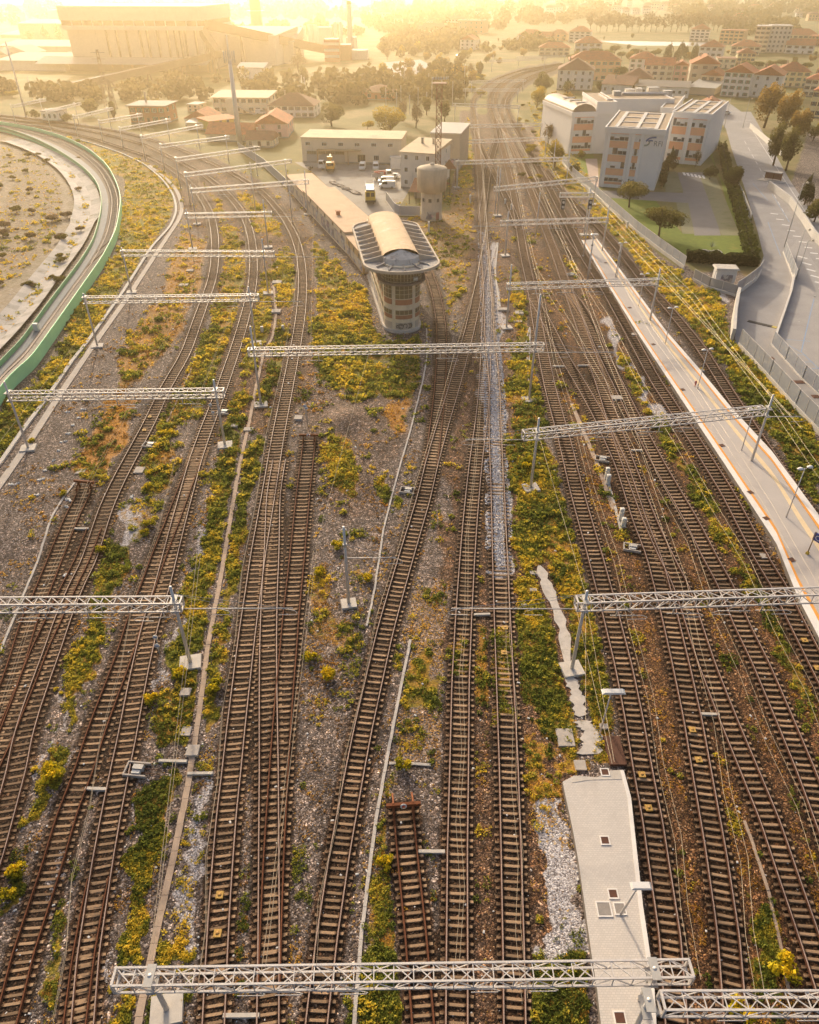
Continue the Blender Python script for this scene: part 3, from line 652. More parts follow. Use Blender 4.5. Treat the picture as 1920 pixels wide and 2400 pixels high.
# ------------------------------------------------------------------ ribbons: ducts, kerbs, walls
def smoothpts(pts, n=24):
    d = dense(pts, 4.0, 10.0); return d
def ribbon(pts, w, h, z0=0.0, px=True, sm=True):
    """prism following pixel points; w metres wide"""
    d = smoothpts(pts) if sm else np.array(pts, float)
    P = [P3(x, y) for x, y in d]; k = len(P); vs = []; fs = []
    for i, p in enumerate(P):
        t = (P[min(i + 1, k - 1)] - P[max(0, i - 1)]); t.normalize(); n = Vector((t.y, -t.x, 0))
        for s_, zz in ((-1, z0), (-1, z0 + h), (1, z0 + h), (1, z0)): vs.append(p + n * (s_ * w / 2) + Vector((0, 0, zz)))
    for i in range(k - 1):
        for j in range(3): fs.append((i * 4 + j, i * 4 + j + 1, (i + 1) * 4 + j + 1, (i + 1) * 4 + j))
    fs += [(0, 1, 2, 3), tuple(range((k - 1) * 4, k * 4))[::-1]]
    mb = MB(); mb.add(vs, fs); return mb
def slabmat(name, col, gap):
    m = M(name, col, .9, .22, 1.0, stain=tuple(c * .55 for c in col), stain_lo=.56); return m
DUCT = M('duct_slab', (.40, .30, .23), .9, .25, .8, stain=(.24, .17, .12), stain_lo=.52)
DUCTG = M('grey_duct_slab', (.46, .42, .39), .9, .2, .8, stain=(.27, .23, .20), stain_lo=.55)
def duct(pts, w, label, mat=DUCT, h=.10):
    d = smoothpts(pts); P = [P3(x, y) for x, y in d]; L = [0]
    for a, b_ in zip(P[:-1], P[1:]): L.append(L[-1] + (b_ - a).length)
    mb = MB(); s = 0.0; A = np.array([tuple(p) for p in P]); step = max(1.0, L[-1] / 160)
    while s < L[-1] - .2:
        e = min(s + step, L[-1])
        a = Vector([np.interp(s + .02, L, A[:, i]) for i in range(3)]); b_ = Vector([np.interp(e, L, A[:, i]) for i in range(3)])
        o = Vector((rnd.gauss(0, .012), 0, h / 2 + rnd.gauss(0, .006)))
        mb.bar(a + o, b_ + o, w, h); s = e
    return tag(mb.build('cable_duct', mat), label, 'cable duct', 'concrete cable ducts')
duct([(641,668),(648,735),(640,790),(618,830),(600,910),(585,990),(560,1100),(537,1240),(512,1390),(490,1500),(472,1640),(455,1755)], .42, 'pale cover slab duct from the twin boxes down to the square junction box')
duct([(452,1765),(440,1850),(405,2020),(380,2130),(360,2220),(342,2310),(322,2410),(310,2480)], .46, 'pale cover slab duct from the square junction box to the bottom frame edge')
duct([(1000,770),(1002,830),(992,890),(962,1010),(930,1120),(900,1235),(880,1370),(860,1468)], .20, 'thin grey duct running right of the gravel heap to the lone mast', DUCTG)
duct([(962,1500),(930,1660),(905,1790),(880,1930),(868,2030),(850,2160),(842,2260),(830,2400),(826,2470)], .24, 'thin grey duct along the weed bed at bottom centre', DUCTG)
duct([(912,1790),(960,1790),(1010,1794)], .22, 'short cross duct branching right above the bottom buffer stop', DUCTG)
duct([(0,1530),(33,1450),(66,1370),(90,1315),(120,1215),(150,1165),(176,1132)], .22, 'thin duct left of the rusty siding at the left edge', DUCTG)
duct([(1340,946),(1362,1000),(1388,1060),(1412,1120),(1425,1160),(1438,1195)], .50, 'duct between the white cabinets in the right hand yard')
duct([(1425,1130),(1444,1200),(1456,1245)], .3, 'narrow duct reaching the lower point machine frame', DUCTG)
duct([(1744,1924),(1775,2010),(1802,2094),(1822,2180),(1838,2270),(1850,2330)], .2, 'thin pale duct in the lower right corner')
duct([(432,908),(405,960),(385,1005),(372,1030),(362,1056)], .2, 'thin orange duct leading to the point machine left of centre')
duct([(460,820),(448,870),(425,915)], .2, 'short thin orange duct above the leftmost gantry beam')
duct([(1150,620),(1168,560),(1160,640),(1172,720)], .35, 'broken concrete edging right of the white gravel track', DUCTG)
duct([(1240,860),(1243,760),(1233,800),(1240,905)], .2, 'thin conduit beside the central gantry mast', DUCTG)
TRO = M('white_trough', (.45, .42, .39), .85, .18, .8, stain=(.36, .32, .28), stain_lo=.6)
W1 = [(-20,1112),(0,1090),(48,1020),(111,935),(170,848),(206,803),(289,686),(356,580),(400,532),(414,500),(414,485),(406,455),(380,420),(340,386),(290,362),(240,344),(189,329)]
tag(ribbon(W1, .55, .28).build('cable_trough', TRO), 'white concrete trough along the green slope on the left', 'cable trough')
W2 = [(-20,1165),(0,1137),(67,1041),(141,926),(222,806),(305,690),(370,590),(420,515),(429,490),(418,452),(392,420),(350,388)]
tag(ribbon(W2, .95, .12).build('service_path', CONC), 'wide grey concrete strip beside the white trough on the left', 'path')

# ------------------------------------------------------------------ boxes, slabs, covers
def slab(px, w, d, h, label, name='concrete_slab', mat=CONC, rz=0, cat='slab', z=0):
    mb = MB(); mb.box((0, 0, h / 2), (w, d, h), 0, 0, .96)
    return tag(mb.build(name, mat, loc=G(*px) + Vector((0, 0, z)), rz=rz), label, cat)
for q in [((650,664), 1.9, 1.6, .35, 'upper of two pale duct boxes above the central gantry'), ((648,732), 1.7, 1.6, .35, 'lower of two pale duct boxes above the central gantry'), ((583,1008), 1.3, .9, .22, 'small duct box beside the weeds left of the rusty buffer stop'), ((453,1762), 1.0, 1.0, .25, 'square grey junction box on the duct at lower left'),
          ((190,1106), 1.1, 1.1, .12, 'grey manhole slab at the lower end of the orange grass'), ((327,1103), 1.15, 1.4, .15, 'grey square slab beside the orange grass'), ((431,670), 1.8, 1.2, .3, 'grey slab in the orange grass right of the far gantry'), ((446,636), 1.4, 1.2, .3, 'small white slab in the orange grass'),
          ((1325,1730), 1.35, 1.7, .15, 'cracked slab at the left of the ruined platform end'), ((1360,1795), .9, .9, .15, 'small grey square slab above the paved platform'), ((1415,1705), .7, .5, .2, 'grey slab beside the single flat-headed lamp'), ((1445,935), 1.5, 1.1, .3, 'concrete slab beside the central gantry mast'), ((700,982), 1.1, 1.1, .3, 'grey box top left of the disc signals'),
          ((1250,1345), .7, .5, .2, 'small white slab in the green weeds'), ((1250,1385), .7, .4, .2, 'second small white slab below in the green weeds'), ((1228,1420), .5, .25, .2, 'little white block in the green weeds'), ((436,1625), .9, .8, .25, 'square concrete stub left of the duct'), ((437,1715), .8, .9, .12, 'cracked white slab in the weeds above the junction box'), ((1792,1303), .9, .9, .1, 'grey slab on the grassy strip by the platform track'),
          ((550,1000), .9, .7, .25, 'grey block right of the leaning left gantry mast'), ((1490,785), 1.3, 1.0, .2, 'grey slab on the green strip left of the long platform'), ((1640,870), 1.3, .8, .2, 'brown slab beside the grass strip near the middle gantry'), ((1180,727), 2.1, 1.2, .3, 'upper concrete slab beside the white gravel junction'), ((1217,735), 1.5, 1.5, .3, 'rounded concrete slab beside the white gravel junction'),
          ((1214,755), 1.5, .8, .25, 'lower concrete slab beside the white gravel junction')]:
    slab(q[0], q[1], q[2], q[3], q[4])
for x, y, w, lab in [(252,1241,.0,'white tie bar left of the leftmost through track'), (192,1241,1.6,'white concrete tie bar between the rusty siding and its neighbour'), (226,1851,1.7,'white concrete tie bar between the lower left tracks'), (1012,1998,1.9,'white concrete tie bar beside the bottom centre siding'), (566,2382,2.2,'white concrete tie bar at the bottom edge'), (1130,1442,1.6,'white concrete tie bar between the two centre tracks'), (1663,1676,1.6,'white concrete tie bar between two right hand tracks'), (1492,1057,1.5,'white tie bar beneath the right gantry'), (1310,860,2.0,'white tie bar left of the slip switch'), (1368,858,1.9,'white tie bar right of the slip switch'), (406,1786,2.3,'grey plank crossing left of the duct'), (470,1815,2.0,'grey plank crossing right of the duct')]:
    if w: slab((x, y), w, .24, .2, lab, 'tie_bar', CONCP, rz=rnd.uniform(-.05, .05), cat='tie bar')

CAB = M('cabinet_paint', (.66, .63, .58), .6, .12, 2)
def cabinet(px, h, label, w=.45, d=.4):
    r = empty('relay_cabinet', label, 'cabinet', G(*px), group='white relay cabinets')
    mb = MB(); mb.b0(-w / 2, w / 2, -d / 2, d / 2, .12, h); mb.build('body', CAB, r)
    mb = MB(); mb.box((0, 0, h + .05), (w * 1.15, d * 1.2, .1), 0, 0, .7); mb.build('lid', CAB, r)
    mb = MB(); mb.b0(-w / 2 + .05, w / 2 - .05, -d / 2 - .025, -d / 2 - .004, .2, h - .1); mb.build('door', CAB, r)
    mb = MB(); mb.b0(-w / 2 - .08, w / 2 + .08, -d / 2 - .08, d / 2 + .08, 0, .118); mb.build('plinth', CONC, r)
for q in [((1421,1122), 1.5, 'upper white cabinet of the near pair on the right yard duct'), ((1424,1135), 1.3, 'front white cabinet of the near pair on the right yard duct'), ((1454,1218), 1.5, 'upper white cabinet above the lower point machine'), ((1460,1234), 1.1, 'lower white cabinet above the lower point machine'),
          ((1469,536), 1.6, 'white cabinet behind the grey boundary fence'), ((1102,478), 2.2, 'white cabinet left of the far junction track'), ((1198,492), 1.4, 'white cabinet right of the far junction'), ((1184,478), 1.2, 'white cabinet beside the far gantry mast'), ((1005,545), 2.4, 'white door-like cabinet standing in the grass below the water tower'), ((615,778), .9, 'grey cabinet left of the duct near the central gantry'), ((664,775), .9, 'grey cabinet right of the duct near the central gantry')]:
    cabinet(*q)
def point_machine(px, rz, label):
    r = empty('point_machine', label, 'point machine', G(*px), rz, 'point machines')
    mb = MB()
    for a in ((-.9, .9, -.62, -.5), (-.9, .9, .5, .62), (-.9, -.78, -.498, .498)): mb.b0(a[0], a[1], a[2], a[3], 0, .28)
    mb.build('concrete_frame', CONC, r)
    mb = MB(); mb.box((.1, .1, .25), (.9, .45, .34), 0, 0, .88); mb.build('motor_box', STEELF, r)
    mb = MB(); mb.box((.05, -.28, .2), (.7, .3, .26), 0, 0, .9); mb.build('cover', CAB, r)
    mb = MB(); mb.tube([(.5, .1, .2), (1.9, .1, .16)], .03, 6); mb.tube([(.5, -.28, .2), (1.9, -.28, .16)], .03, 6); mb.build('drive_rod', RUST, r)
for q in [((1411,1078), -.25, 'upper point machine in the right hand yard'), ((1481,1286), -.25, 'lower point machine inside the white frame in the right hand yard'), ((955,1152), -.2, 'point machine left of the diagonal centre track'), ((352,1045), -.15, 'point machine beside the orange grass track'), ((322,1806), -.1, 'point machine beside the shiny track at lower left'), ((1340,645), 0.1, 'point machine near the far platform tip'), ((525,968), -.1, 'point machine right of the leaning left gantry mast')]:
    point_machine(*q)
# buffer stops
def buffer_stop(px, rz, label, disc=True, scale=1.0):
    r = empty('buffer_stop', label, 'buffer stop', G(*px), rz, 'buffer stops')
    r.scale = (scale,) * 3
    mb = MB(); mb.bar((-1.25, 0, 1.05), (1.25, 0, 1.05), .22, .3); mb.build('buffer_beam', RUSTO, r)
    for s in (-.72, .72):
        mb = MB(); mb.bar((s, 0, .1), (s, 0, 1.2), .16); mb.bar((s, 1.5, .1), (s, .05, 1.0), .13); mb.bar((s, -.9, .15), (s, -.05, .95), .12); mb.build('stanchion', RUSTO, r)
    if disc:
        mb = MB(); mb.lathe([(0, 0), (.24, 0), (.24, .03), (0, .03)], 20); d = mb.build('sign_disc', WHITE, r, loc=(0, -.14, 1.08)); d.rotation_euler = (R(80), 0, 0)
        mb = MB(); mb.lathe([(.0, .0), (.13, .0), (.13, .012), (0, .012)], 16); e = mb.build('disc_centre', M('sign_red', (.35, .05, .04), .5), d, loc=(0, 0, .032))
buffer_stop((202,1146), -.17, 'red-brown buffer stop at the head of the rusty siding lower left', False)
buffer_stop((725,1036), 0.0, 'red-brown buffer stop with white disc beside the gravel heap')
buffer_stop((946,1905), .08, 'orange-brown buffer stop with white disc at bottom centre')
# balises
BAL = M('yellow_balise', (.50, .30, .08), .7, .2, 2)
for x, y, lab in [(516,2100,'upper orange balise between the rails, lower left of centre'), (511,2190,'lower orange balise between the rails, lower left of centre'), (1504,1818,'orange balise at the top of the track beside the paved platform'), (1520,1896,'second orange balise on the track beside the paved platform'), (1622,1713,'upper orange balise on the second track right of the platform'), (1637,1783,'lower orange balise on the second track right of the platform'), (1184,1474,'pale balise under the cantilever arm'), (1181,1532,'pale balise in the yellow weeds of the centre track'), (352,979,'pale balise under the leftmost gantry beam'), (339,1010,'pale balise above the point machine on the left'), (1885,1503,'orange balise on the platform track at the right edge'), (1915,1568,'lower orange balise on the platform track at the right edge')]:
    r = empty('balise', lab, 'balise', G(x, y) + Vector((0, 0, .12)), group='balises between the rails')
    mb = MB(); mb.box((0, 0, .05), (.52, .52, .08), 0, 0, .92); mb.build('plate', BAL, r)
    mb = MB(); mb.lathe([(0, .092), (.13, .092), (.13, .10), (0, .10)], 12); mb.build('boss', M('balise_boss', (.36, .20, .06), .7), r)
# ------------------------------------------------------------------ overhead line structures
MASTM = M('mast_paint', (.60, .57, .55), .55, .15, 1.2, .25)
def truss(mb, A, B, w=.9, h=.9, c=.105, dg=.055, bay=1.1):
    A, B = Vector(A), Vector(B); t = (B - A).normalized(); r = t.cross(Vector((0, 0, 1))).normalized(); u = r.cross(t)
    L = (B - A).length; n = max(4, int(round(L / bay)))
    def pt(s, i, j): return A + t * s + r * (i * w / 2) + u * (j * h / 2)
    for i, j in ((-1, -1), (1, -1), (1, 1), (-1, 1)): mb.bar(pt(0, i, j), pt(L, i, j), c)
    for k in range(n):
        s0, s1 = L * k / n, L * (k + 1) / n
        a, b_ = (s0, s1) if k % 2 else (s1, s0)
        mb.bar(pt(s0, -1, 1), pt(s1, 1, 1), dg); mb.bar(pt(s0, 1, -1), pt(s1, -1, -1), dg)
        mb.bar(pt(a, 1, 1), pt(b_, 1, -1), dg); mb.bar(pt(a, -1, -1), pt(b_, -1, 1), dg)
        if k: mb.bar(pt(s0, -1, 1), pt(s0, 1, 1), dg); mb.bar(pt(s0, 1, 1), pt(s0, 1, -1), dg)
    for s in (0, L):
        for a, b_ in (((-1, -1), (1, -1)), ((1, -1), (1, 1)), ((1, 1), (-1, 1)), ((-1, 1), (-1, -1))): mb.bar(pt(s, *a), pt(s, *b_), c * 1.2)
def mast_part(root, base, top, r0=.17, name='mast'):
    b_ = Vector(base) - root.location; t_ = Vector(top) - root.location
    mb = MB(); mb.tube([b_, b_ + (t_ - b_) * .5, t_], [r0, r0 * .85, r0 * .7], 10)
    mb.tube([b_ + Vector((0, 0, .0)), b_ + Vector((0, 0, .12))], r0 * 1.8, 10); return mb.build(name, MASTM, root)
def footing(root, base, s=1.9, rz=.2):
    mb = MB(); mb.box((0, 0, .12), (s, s * .9, .24), 0, 0, .97); o = mb.build('footing', CONCP, root, loc=Vector(base) - root.location, rz=rz); return o
def drop(root, p, dl, arm):
    """hanging post with registration arm over a track; p = point on the beam"""
    p = Vector(p) - root.location; mb = MB()
    q = p + Vector((0, 0, -dl)); mb.tube([p, q], .06, 6)
    s = arm; mb.tube([q + Vector((-.5 * s, 0, .12)), q + Vector((2.2 * s, 0, .12))], .035, 6)
    mb.tube([q + Vector((2.2 * s, 0, .12)), q + Vector((2.6 * s, 0, -.1)), q + Vector((2.5 * s, 0, -.28)), q + Vector((1.0 * s, 0, -.32))], .028, 5)
    mb.tube([p + Vector((.3 * s, 0, 0)), q + Vector((1.6 * s, 0, .12))], .022, 5)
    for x in (.35, 1.25): mb.lathe([(.03, -.12), (.075, -.07), (.03, -.02), (.075, .03), (.03, .08)], 8, q + Vector((x * s, 0, .12)))
    return mb.build('registration_arm', STEEL, root)
def gantry(label, bl, br, e1, e2, topl=None, topr=None, drops=(), foot=True, group='lattice portal gantries over the tracks', sec=.9, name='portal_gantry'):
    """bl, br: mast base pixels (or None); e1, e2: beam end pixels"""
    YL = G(*bl).y if bl else G(*br).y; YR = G(*br).y if br else YL
    f = (lambda x: 0 if not (bl and br) else (x - bl[0]) / (br[0] - bl[0]))
    A = atY(e1[0], e1[1], YL + f(e1[0]) * (YR - YL)); B = atY(e2[0], e2[1], YL + f(e2[0]) * (YR - YL))
    if not (bl and br): B.y = A.y = YL
    zc = (A.z + B.z) / 2; A.z = B.z = zc
    root = empty(name, label, 'gantry', G(*(bl or br)), group=group)
    mb = MB(); truss(mb, A - root.location, B - root.location, sec, sec, .11 if sec > .8 else .10, .055, 1.1 if sec > .8 else 1.0); mb.build('truss_beam', STEEL, root)
    for bs, tp in ((bl, topl), (br, topr)):
        if not bs: continue
        b_ = G(*bs); k = (b_.x - A.x) / (B.x - A.x); on = A + (B - A) * k
        top = Vector((b_.x, b_.y, zc + .55 if tp is None else max(zc + .5, atY(bs[0], tp, b_.y).z)))
        mast_part(root, b_, top)
        if foot: footing(root, b_)
        mb = MB(); o = Vector((b_.x, b_.y, zc)) - root.location
        for dz in (-.5, .5): mb = MB(); mb.box(o + Vector((0, .0, dz)), (.5, sec + .25, .08)); mb.build('clamp', STEELF, root)
    for dx, s in drops:
        k = (dx - e1[0]) / (e2[0] - e1[0]); drop(root, A + (B - A) * k + Vector((0, -.2, -.4)), 1.05, s)
    return root, A, B
def arm(root, base, z, x1px, ypx, n=2, sgn=1):
    """long cantilever tube reaching over the neighbouring tracks"""
    b_ = G(*base); a = Vector((b_.x, b_.y, z)); e = atY(x1px, ypx, b_.y); e.z = z + .05
    o = root.location; mb = MB(); mb.tube([a - o, e - o], .05, 6)
    up = Vector((b_.x, b_.y, z + 1.7)); L = (e - a)
    for k in (.55, .95): mb.tube([up - o, a + L * k - o], .018, 4)
    s = 1 if L.x > 0 else -1
    for k in ((.35, .92) if n > 1 else (.9,)):
        q = a + L * k - o
        mb.lathe([(.03, -.12), (.075, -.07), (.03, -.02), (.075, .03), (.03, .08)], 8, q)
        mb.tube([q, q + Vector((.9 * s, 0, -.25)), q + Vector((1.1 * s, 0, -.55)), q + Vector((.9 * s, 0, -.7)), q + Vector((-.5 * s, 0, -.72))], .026, 5)
    return mb.build('cantilever_arm', STEEL, root)
g1, A, B = gantry('long lattice gantry nearest the camera across the bottom of the view', (392,2368), (1496,2352), (268,2292), (1613,2283), None, None, [(500,1),(590,1),(745,1),(1060,1),(1200,1)])
g2, A, B = gantry('lattice gantry cut by the bottom right corner', (1478,2432), None, (1540,2372), (2250,2332), None, None, [(1650,1),(1850,1)])
g3, A, B = gantry('lattice gantry cut by the left frame edge at mid height', (-330,1560), (447,1555), (-345,1418), (427,1418), None, 1375, [(100,-1),(200,1),(380,-1)])
arm(g3, (447,1555), A.z - .55, 690, 1450)
g4, A, B = gantry('lattice gantry cut by the right frame edge above the flat-headed lamp', (1340,1570), (2180,1540), (1350,1422), (2230,1376), 1385, None, [(1447,1),(1580,1),(1750,-1),(1790,1)])
arm(g4, (1340,1570), A.z - .6, 1056, 1470)
g5, A, B = gantry('lattice gantry spanning from the weeds to the long platform', (1244,1145), (1759,1088), (1227,1016), (1786,966), 980, 925, [(1420,-1),(1540,-1),(1625,-1)])
arm(g5, (1244,1145), A.z - .7, 1090, 1052); arm(g5, (1759,1088), A.z - .7, 1872, 988, 1)
g6, A, B = gantry('central lattice gantry just in front of the signal tower', (612,950), (1240,938), (583,826), (1274,812), 765, 690, [(745,-1),(1030,1),(1115,1)])
arm(g6, (1240,938), A.z - .8, 1440, 828)
g7, A, B = gantry('left lattice gantry nearest the green walled viaduct foreground', (67,1052), (528,1045), (22,922), (526,927), 895, 890, [(210,1),(270,1),(335,-1),(425,1)])
g8, A, B = gantry('second lattice gantry up the left yard, its left mast beside the white trough', (229,812), (600,806), (200,703), (606,697), 688, 672, [(450,-1),(565,-1)])
arm(g8, (600,806), A.z - .7, 710, 722, 1)
g9, A, B = gantry('third lattice gantry up the left yard, beside the double duct boxes', (309,686), (629,688), (289,605), (641,583), 580, 560, [(440,1),(590,-1)])
arm(g9, (629,688), A.z - .6, 760, 604, 1)
g10, A, B = gantry('fourth lattice gantry up the left yard, left of the graffiti shed', (452,584), (629,580), (436,511), (636,496), 490, 468, [(520,1)])
arm(g10, (629,580), A.z - .6, 705, 511, 1)
g11, A, B = gantry('lattice gantry whose right mast stands by the graffiti shed corner', (462,526), (722,503), (448,449), (723,424), 432, 400, [(510,1),(590,1)])
lc = [((447,481), (675,447), (438,409), (682,378), 'lattice gantry on the left curve just before the shed roof'), ((424,441), (604,412), (413,374), (608,347), 'lattice gantry on the left curve in front of the small cream house'),
      ((387,402), (537,380), (378,342), (537,322), 'lattice gantry on the left curve below the red roofed houses'), ((342,376), (469,349), (330,318), (475,299), 'lattice gantry on the left curve below the yellow house'), ((291,353), (399,331), (283,300), (399,284), 'lattice gantry on the left curve in front of the orange brick house'),
      ((243,335), (332,318), (235,286), (332,269), 'lattice gantry on the left curve left of the orange brick house'), ((183,320), (261,300), (175,272), (264,257), 'lattice gantry on the left curve right of the derelict white hut'), ((121,309), (186,292), (103,258), (189,247), 'lattice gantry on the left curve at the derelict white hut'), ((39,294), (105,279), (30,247), (106,236), 'lattice gantry farthest left near the frame edge')]
for q in lc: gantry(q[4], q[0], q[1], q[2], q[3], None, None, [(q[2][0] * .5 + q[3][0] * .5, 1)], foot=False, sec=.85)
h1, A, B = gantry('lattice gantry over the station platform by the fenced kiosk', (1187,769), (1522,757), (1189,668), (1540,663), 620, 630, [(1255,1),(1340,-1),(1380,1)])
arm(h1, (1522,757), A.z - .8, 1605, 683, 1)
h2, A, B = gantry('lattice gantry over the tip of the station platform', (1184,600), (1411,592), (1174,521), (1424,517), 495, 480, [(1225,1),(1290,1),(1345,1)])
arm(h2, (1184,600), A.z - .7, 1110, 543)
h3, A, B = gantry('lattice gantry behind the two-lamp signal bridge', (1166,506), (1390,480), (1160,431), (1397,430), 395, None, [(1210,1),(1290,1)])
h4, A, B = gantry('lattice gantry over the junction starting beside the water tower', (1070,440), (1327,430), (1069,377), (1329,377), None, 350, [(1140,1),(1190,1),(1260,1)])
for q in [((1077,377), (1277,368), (1075,328), (1283,330), 'lattice gantry over the junction level with the roof of the tall depot block'), ((1077,337), (1265,333), (1075,294), (1270,295), 'lattice gantry over the junction level with the office block top floor'),
          ((1066,283), (1213,289), (1061,248), (1219,248), 'lattice gantry where the distant bend begins'), ((1090,240), (1212,240), (1086,211), (1216,211), 'lattice gantry in the middle of the distant bend'), ((1105,218), (1225,214), (1100,191), (1232,190), 'fifth lattice gantry seen up the distant bend behind the yellow tree'),
          ((1152,168), (1275,162), (1148,142), (1280,139), 'lattice gantry at the end of the distant bend'), ((1215,155), (1322,152), (1212,134), (1326,132), 'farthest lattice gantry before the orange apartment block')]:
    gantry(q[4], q[0], q[1], q[2], q[3], None, None, [], foot=False, sec=.95)
def single_mast(label, base, topy, rr=.15, foot=False, group='single overhead line masts', name='line_mast'):
    b_ = G(*base); z = atY(base[0], topy, b_.y).z; r = empty(name, label, 'mast', b_, group=group)
    mast_part(r, b_, b_ + Vector((0, 0, z)), rr)
    if foot: footing(r, b_, 1.5)
    mb = MB(); mb.tube([(0, 0, z * .8), (0, -.5, z * .82)], .04, 5); mb.box((0, 0, z * .97), (.5, .08, .08)); mb.box((0, 0, z * .78), (.36, .36, .3)); mb.build('bracket', STEELF, r)
    return r, z
r_, z_ = single_mast('lone leaning mast with one side arm on the gravel left of centre', (818,1417), 1235, .17, True)
arm(r_, (818,1417), z_ * .62, 928, 1311, 1)
for q in [((1256,553), 450, 'mast on a square footing between the junction tracks'), ((1160,505), 388, 'mast just left of the far junction gantry'), ((1367,600), 490, 'tall mast at the left corner of the platform tip'), ((1295,404), 332, 'mast among the yellow shrubs right of the junction'), ((1442,655), 572, 'signal mast near the platform tip'), ((685,520), 432, 'mast at the near corner of the graffiti shed'), ((600,500), 380, 'mast on the curve left of the graffiti shed'), ((1278,345), 300, 'mast right of the far junction'), ((1072,440), 372, 'mast left of the tall depot block wall'), ((1375,664), 548, 'lamp mast with flat head on the platform tip')]:
    single_mast(q[2], q[0], q[1], .13)
k = 0
for x, y, t in [(1000,262,215),(1012,240,180),(1035,228,186),(1050,215,178),(1075,232,196),(1088,208,150),(960,268,222),(940,240,200),(1110,190,165),(980,246,205),(1060,250,190),(1128,172,140),(1024,205,168),(1005,198,172),(1155,152,128),(1090,180,152),(930,262,215),(905,252,205),(1042,190,160),(1065,182,150)]:
    single_mast('thin pale pole standing in the hazy yard beyond the lattice floodlight tower', (x, y), t, .16, group='pale poles in the hazy far yard', name='yard_pole')

# contact wires
def wire(pts, label, r=.026, group='overhead contact wires'):
    mb = MB(); mb.tube(pts, r, 4, 0, False); tag(mb.build('contact_wire', WIREM), label, 'wire', group)
for key, lab in (('TB2','over the leftmost long track'),('T3','over the long track left of the duct'),('T4','over the long track right of the duct'),('T7','over the diagonal centre track'),('T9','over the centre track'),('T10','over the white gravel track'),('T12','over the track beside the paved platform'),('T13','over the second track right of the platform'),('T14','over the slip switch track'),('T15','over the fourth track right of the platform'),('T16','over the left platform track'),('T17','over the right platform track')):
    d = DEN[key]; d = d[::55] if len(d) > 140 else d[::30]
    for zz, nm, off in ((4.3, 'contact', -.12), (5.1, 'carrying', .1)):
        pts = [P3(x, y) + Vector((off + (.15 if i % 2 else -.15), 0, zz + min(1.0, P3(x, y).y / 120))) for i, (x, y) in enumerate(d)]
        wire(pts, '%s wire %s' % (nm, lab), .013)
for a, b_, lab in [((735,1290),(612,2285),'left wire of the pair crossing the gravel left of centre'), ((742,1290),(622,2270),'right wire of the pair crossing the gravel left of centre'), ((872,800),(738,1290),'feeder wire from the central gantry toward the lone mast'), ((462,1300),(352,2240),'left wire of the pair above the weed strip'), ((470,1300),(357,2250),'right wire of the pair above the weed strip'),
                    ((1257,1000),(1375,1400),'feeder wire between two gantry masts on the right verge'), ((735,500),(728,830),'pale wire in front of the graffiti shed'), ((1345,1400),(1435,1790),'left feeder wire beside the flat-headed lamp'), ((1372,1400),(1440,1785),'right feeder wire beside the flat-headed lamp'), ((1373,1430),(1373,1690),'vertical looking stay wire above the ruined platform end'),
                    ((1545,640),(1860,980),'upper line wire over the yellow grass bank'), ((1425,520),(1880,1005),'lower line wire over the yellow grass bank'), ((215,755),(0,1035),'wire over the green slope by the viaduct')]:
    wire([P3(a[0] + (b_[0] - a[0]) * t / 8, a[1] + (b_[1] - a[1]) * t / 8, 4.6 - .35 * math.sin(math.pi * t / 8)) for t in range(9)], lab, .018, 'feeder wires')

# ------------------------------------------------------------------ signal bridge and signals
SIGB = M('signal_black', (.03, .03, .03), .6, .2)
def signal_head(root, p, n=2):
    mb = MB(); mb.box(p, (.75, .2, 1.0 * n), 0, 0); h = mb.build('signal_head', SIGB, root)
    for i in range(n):
        mb = MB(); c = p + Vector((0, -.1, .5 * n - .5 - i * 1.0)); n_ = 14
        mb.lathe([(.28, 0), (.28, .25), (.24, .25), (.24, .02), (0, .02)], n_); o = mb.build('signal_hood', WHITE, h, loc=c); o.rotation_euler = (R(90), 0, 0)
    mb = MB(); mb.b0(p.x - .5, p.x + .5, p.y + .12, p.y + .2, p.z - .55 * n, p.z + .55 * n); mb.build('backing_board', STEELF, h)
gb, A, B = gantry('small signal bridge carrying two black signal heads above the platform tip', None, (1369,551), (1313,458), (1390,456), None, 440, [], sec=.9, name='signal_bridge', group='signal bridge')
o = gb.location
signal_head(gb, A + Vector((.8, -.75, -1.9)) - o); signal_head(gb, B + Vector((-.5, -.75, -1.9)) - o)
BLU = M('blue_plate', (.10, .17, .38), .5, .15)
def disc_signal(px, h, label):
    r = empty('marker_signal', label, 'signal', G(*px), group='white disc marker signals'); mb = MB(); mb.tube([(0, 0, 0), (0, 0, h)], .045, 6); mb.build('post', STEELF, r)
    mb = MB(); mb.lathe([(0, 0), (.24, 0), (.24, .04), (0, .04)], 18); d = mb.build('disc', WHITE, r, loc=(0, -.05, h)); d.rotation_euler = (R(78), 0, 0)
    mb = MB(); mb.box((0, 0, .05), (.3, .1, .02)); mb.build('disc_mark', BLU, d)
for q in [((722,1000), 2.8, 'white disc marker above the buffer stop with the disc'), ((718,985), 2.2, 'rear white disc marker above the buffer stop with the disc'), ((506,1002), 2.3, 'white and blue disc marker left of the leaning left mast'), ((500,985), 2.4, 'upper white and blue disc marker left of the leaning left mast'), ((372,1518), 1.4, 'white disc marker beside the shiny track under the left gantry arm'), ((376,1538), 1.4, 'lower white disc marker beside the shiny track under the left gantry arm')]:
    disc_signal(*q)

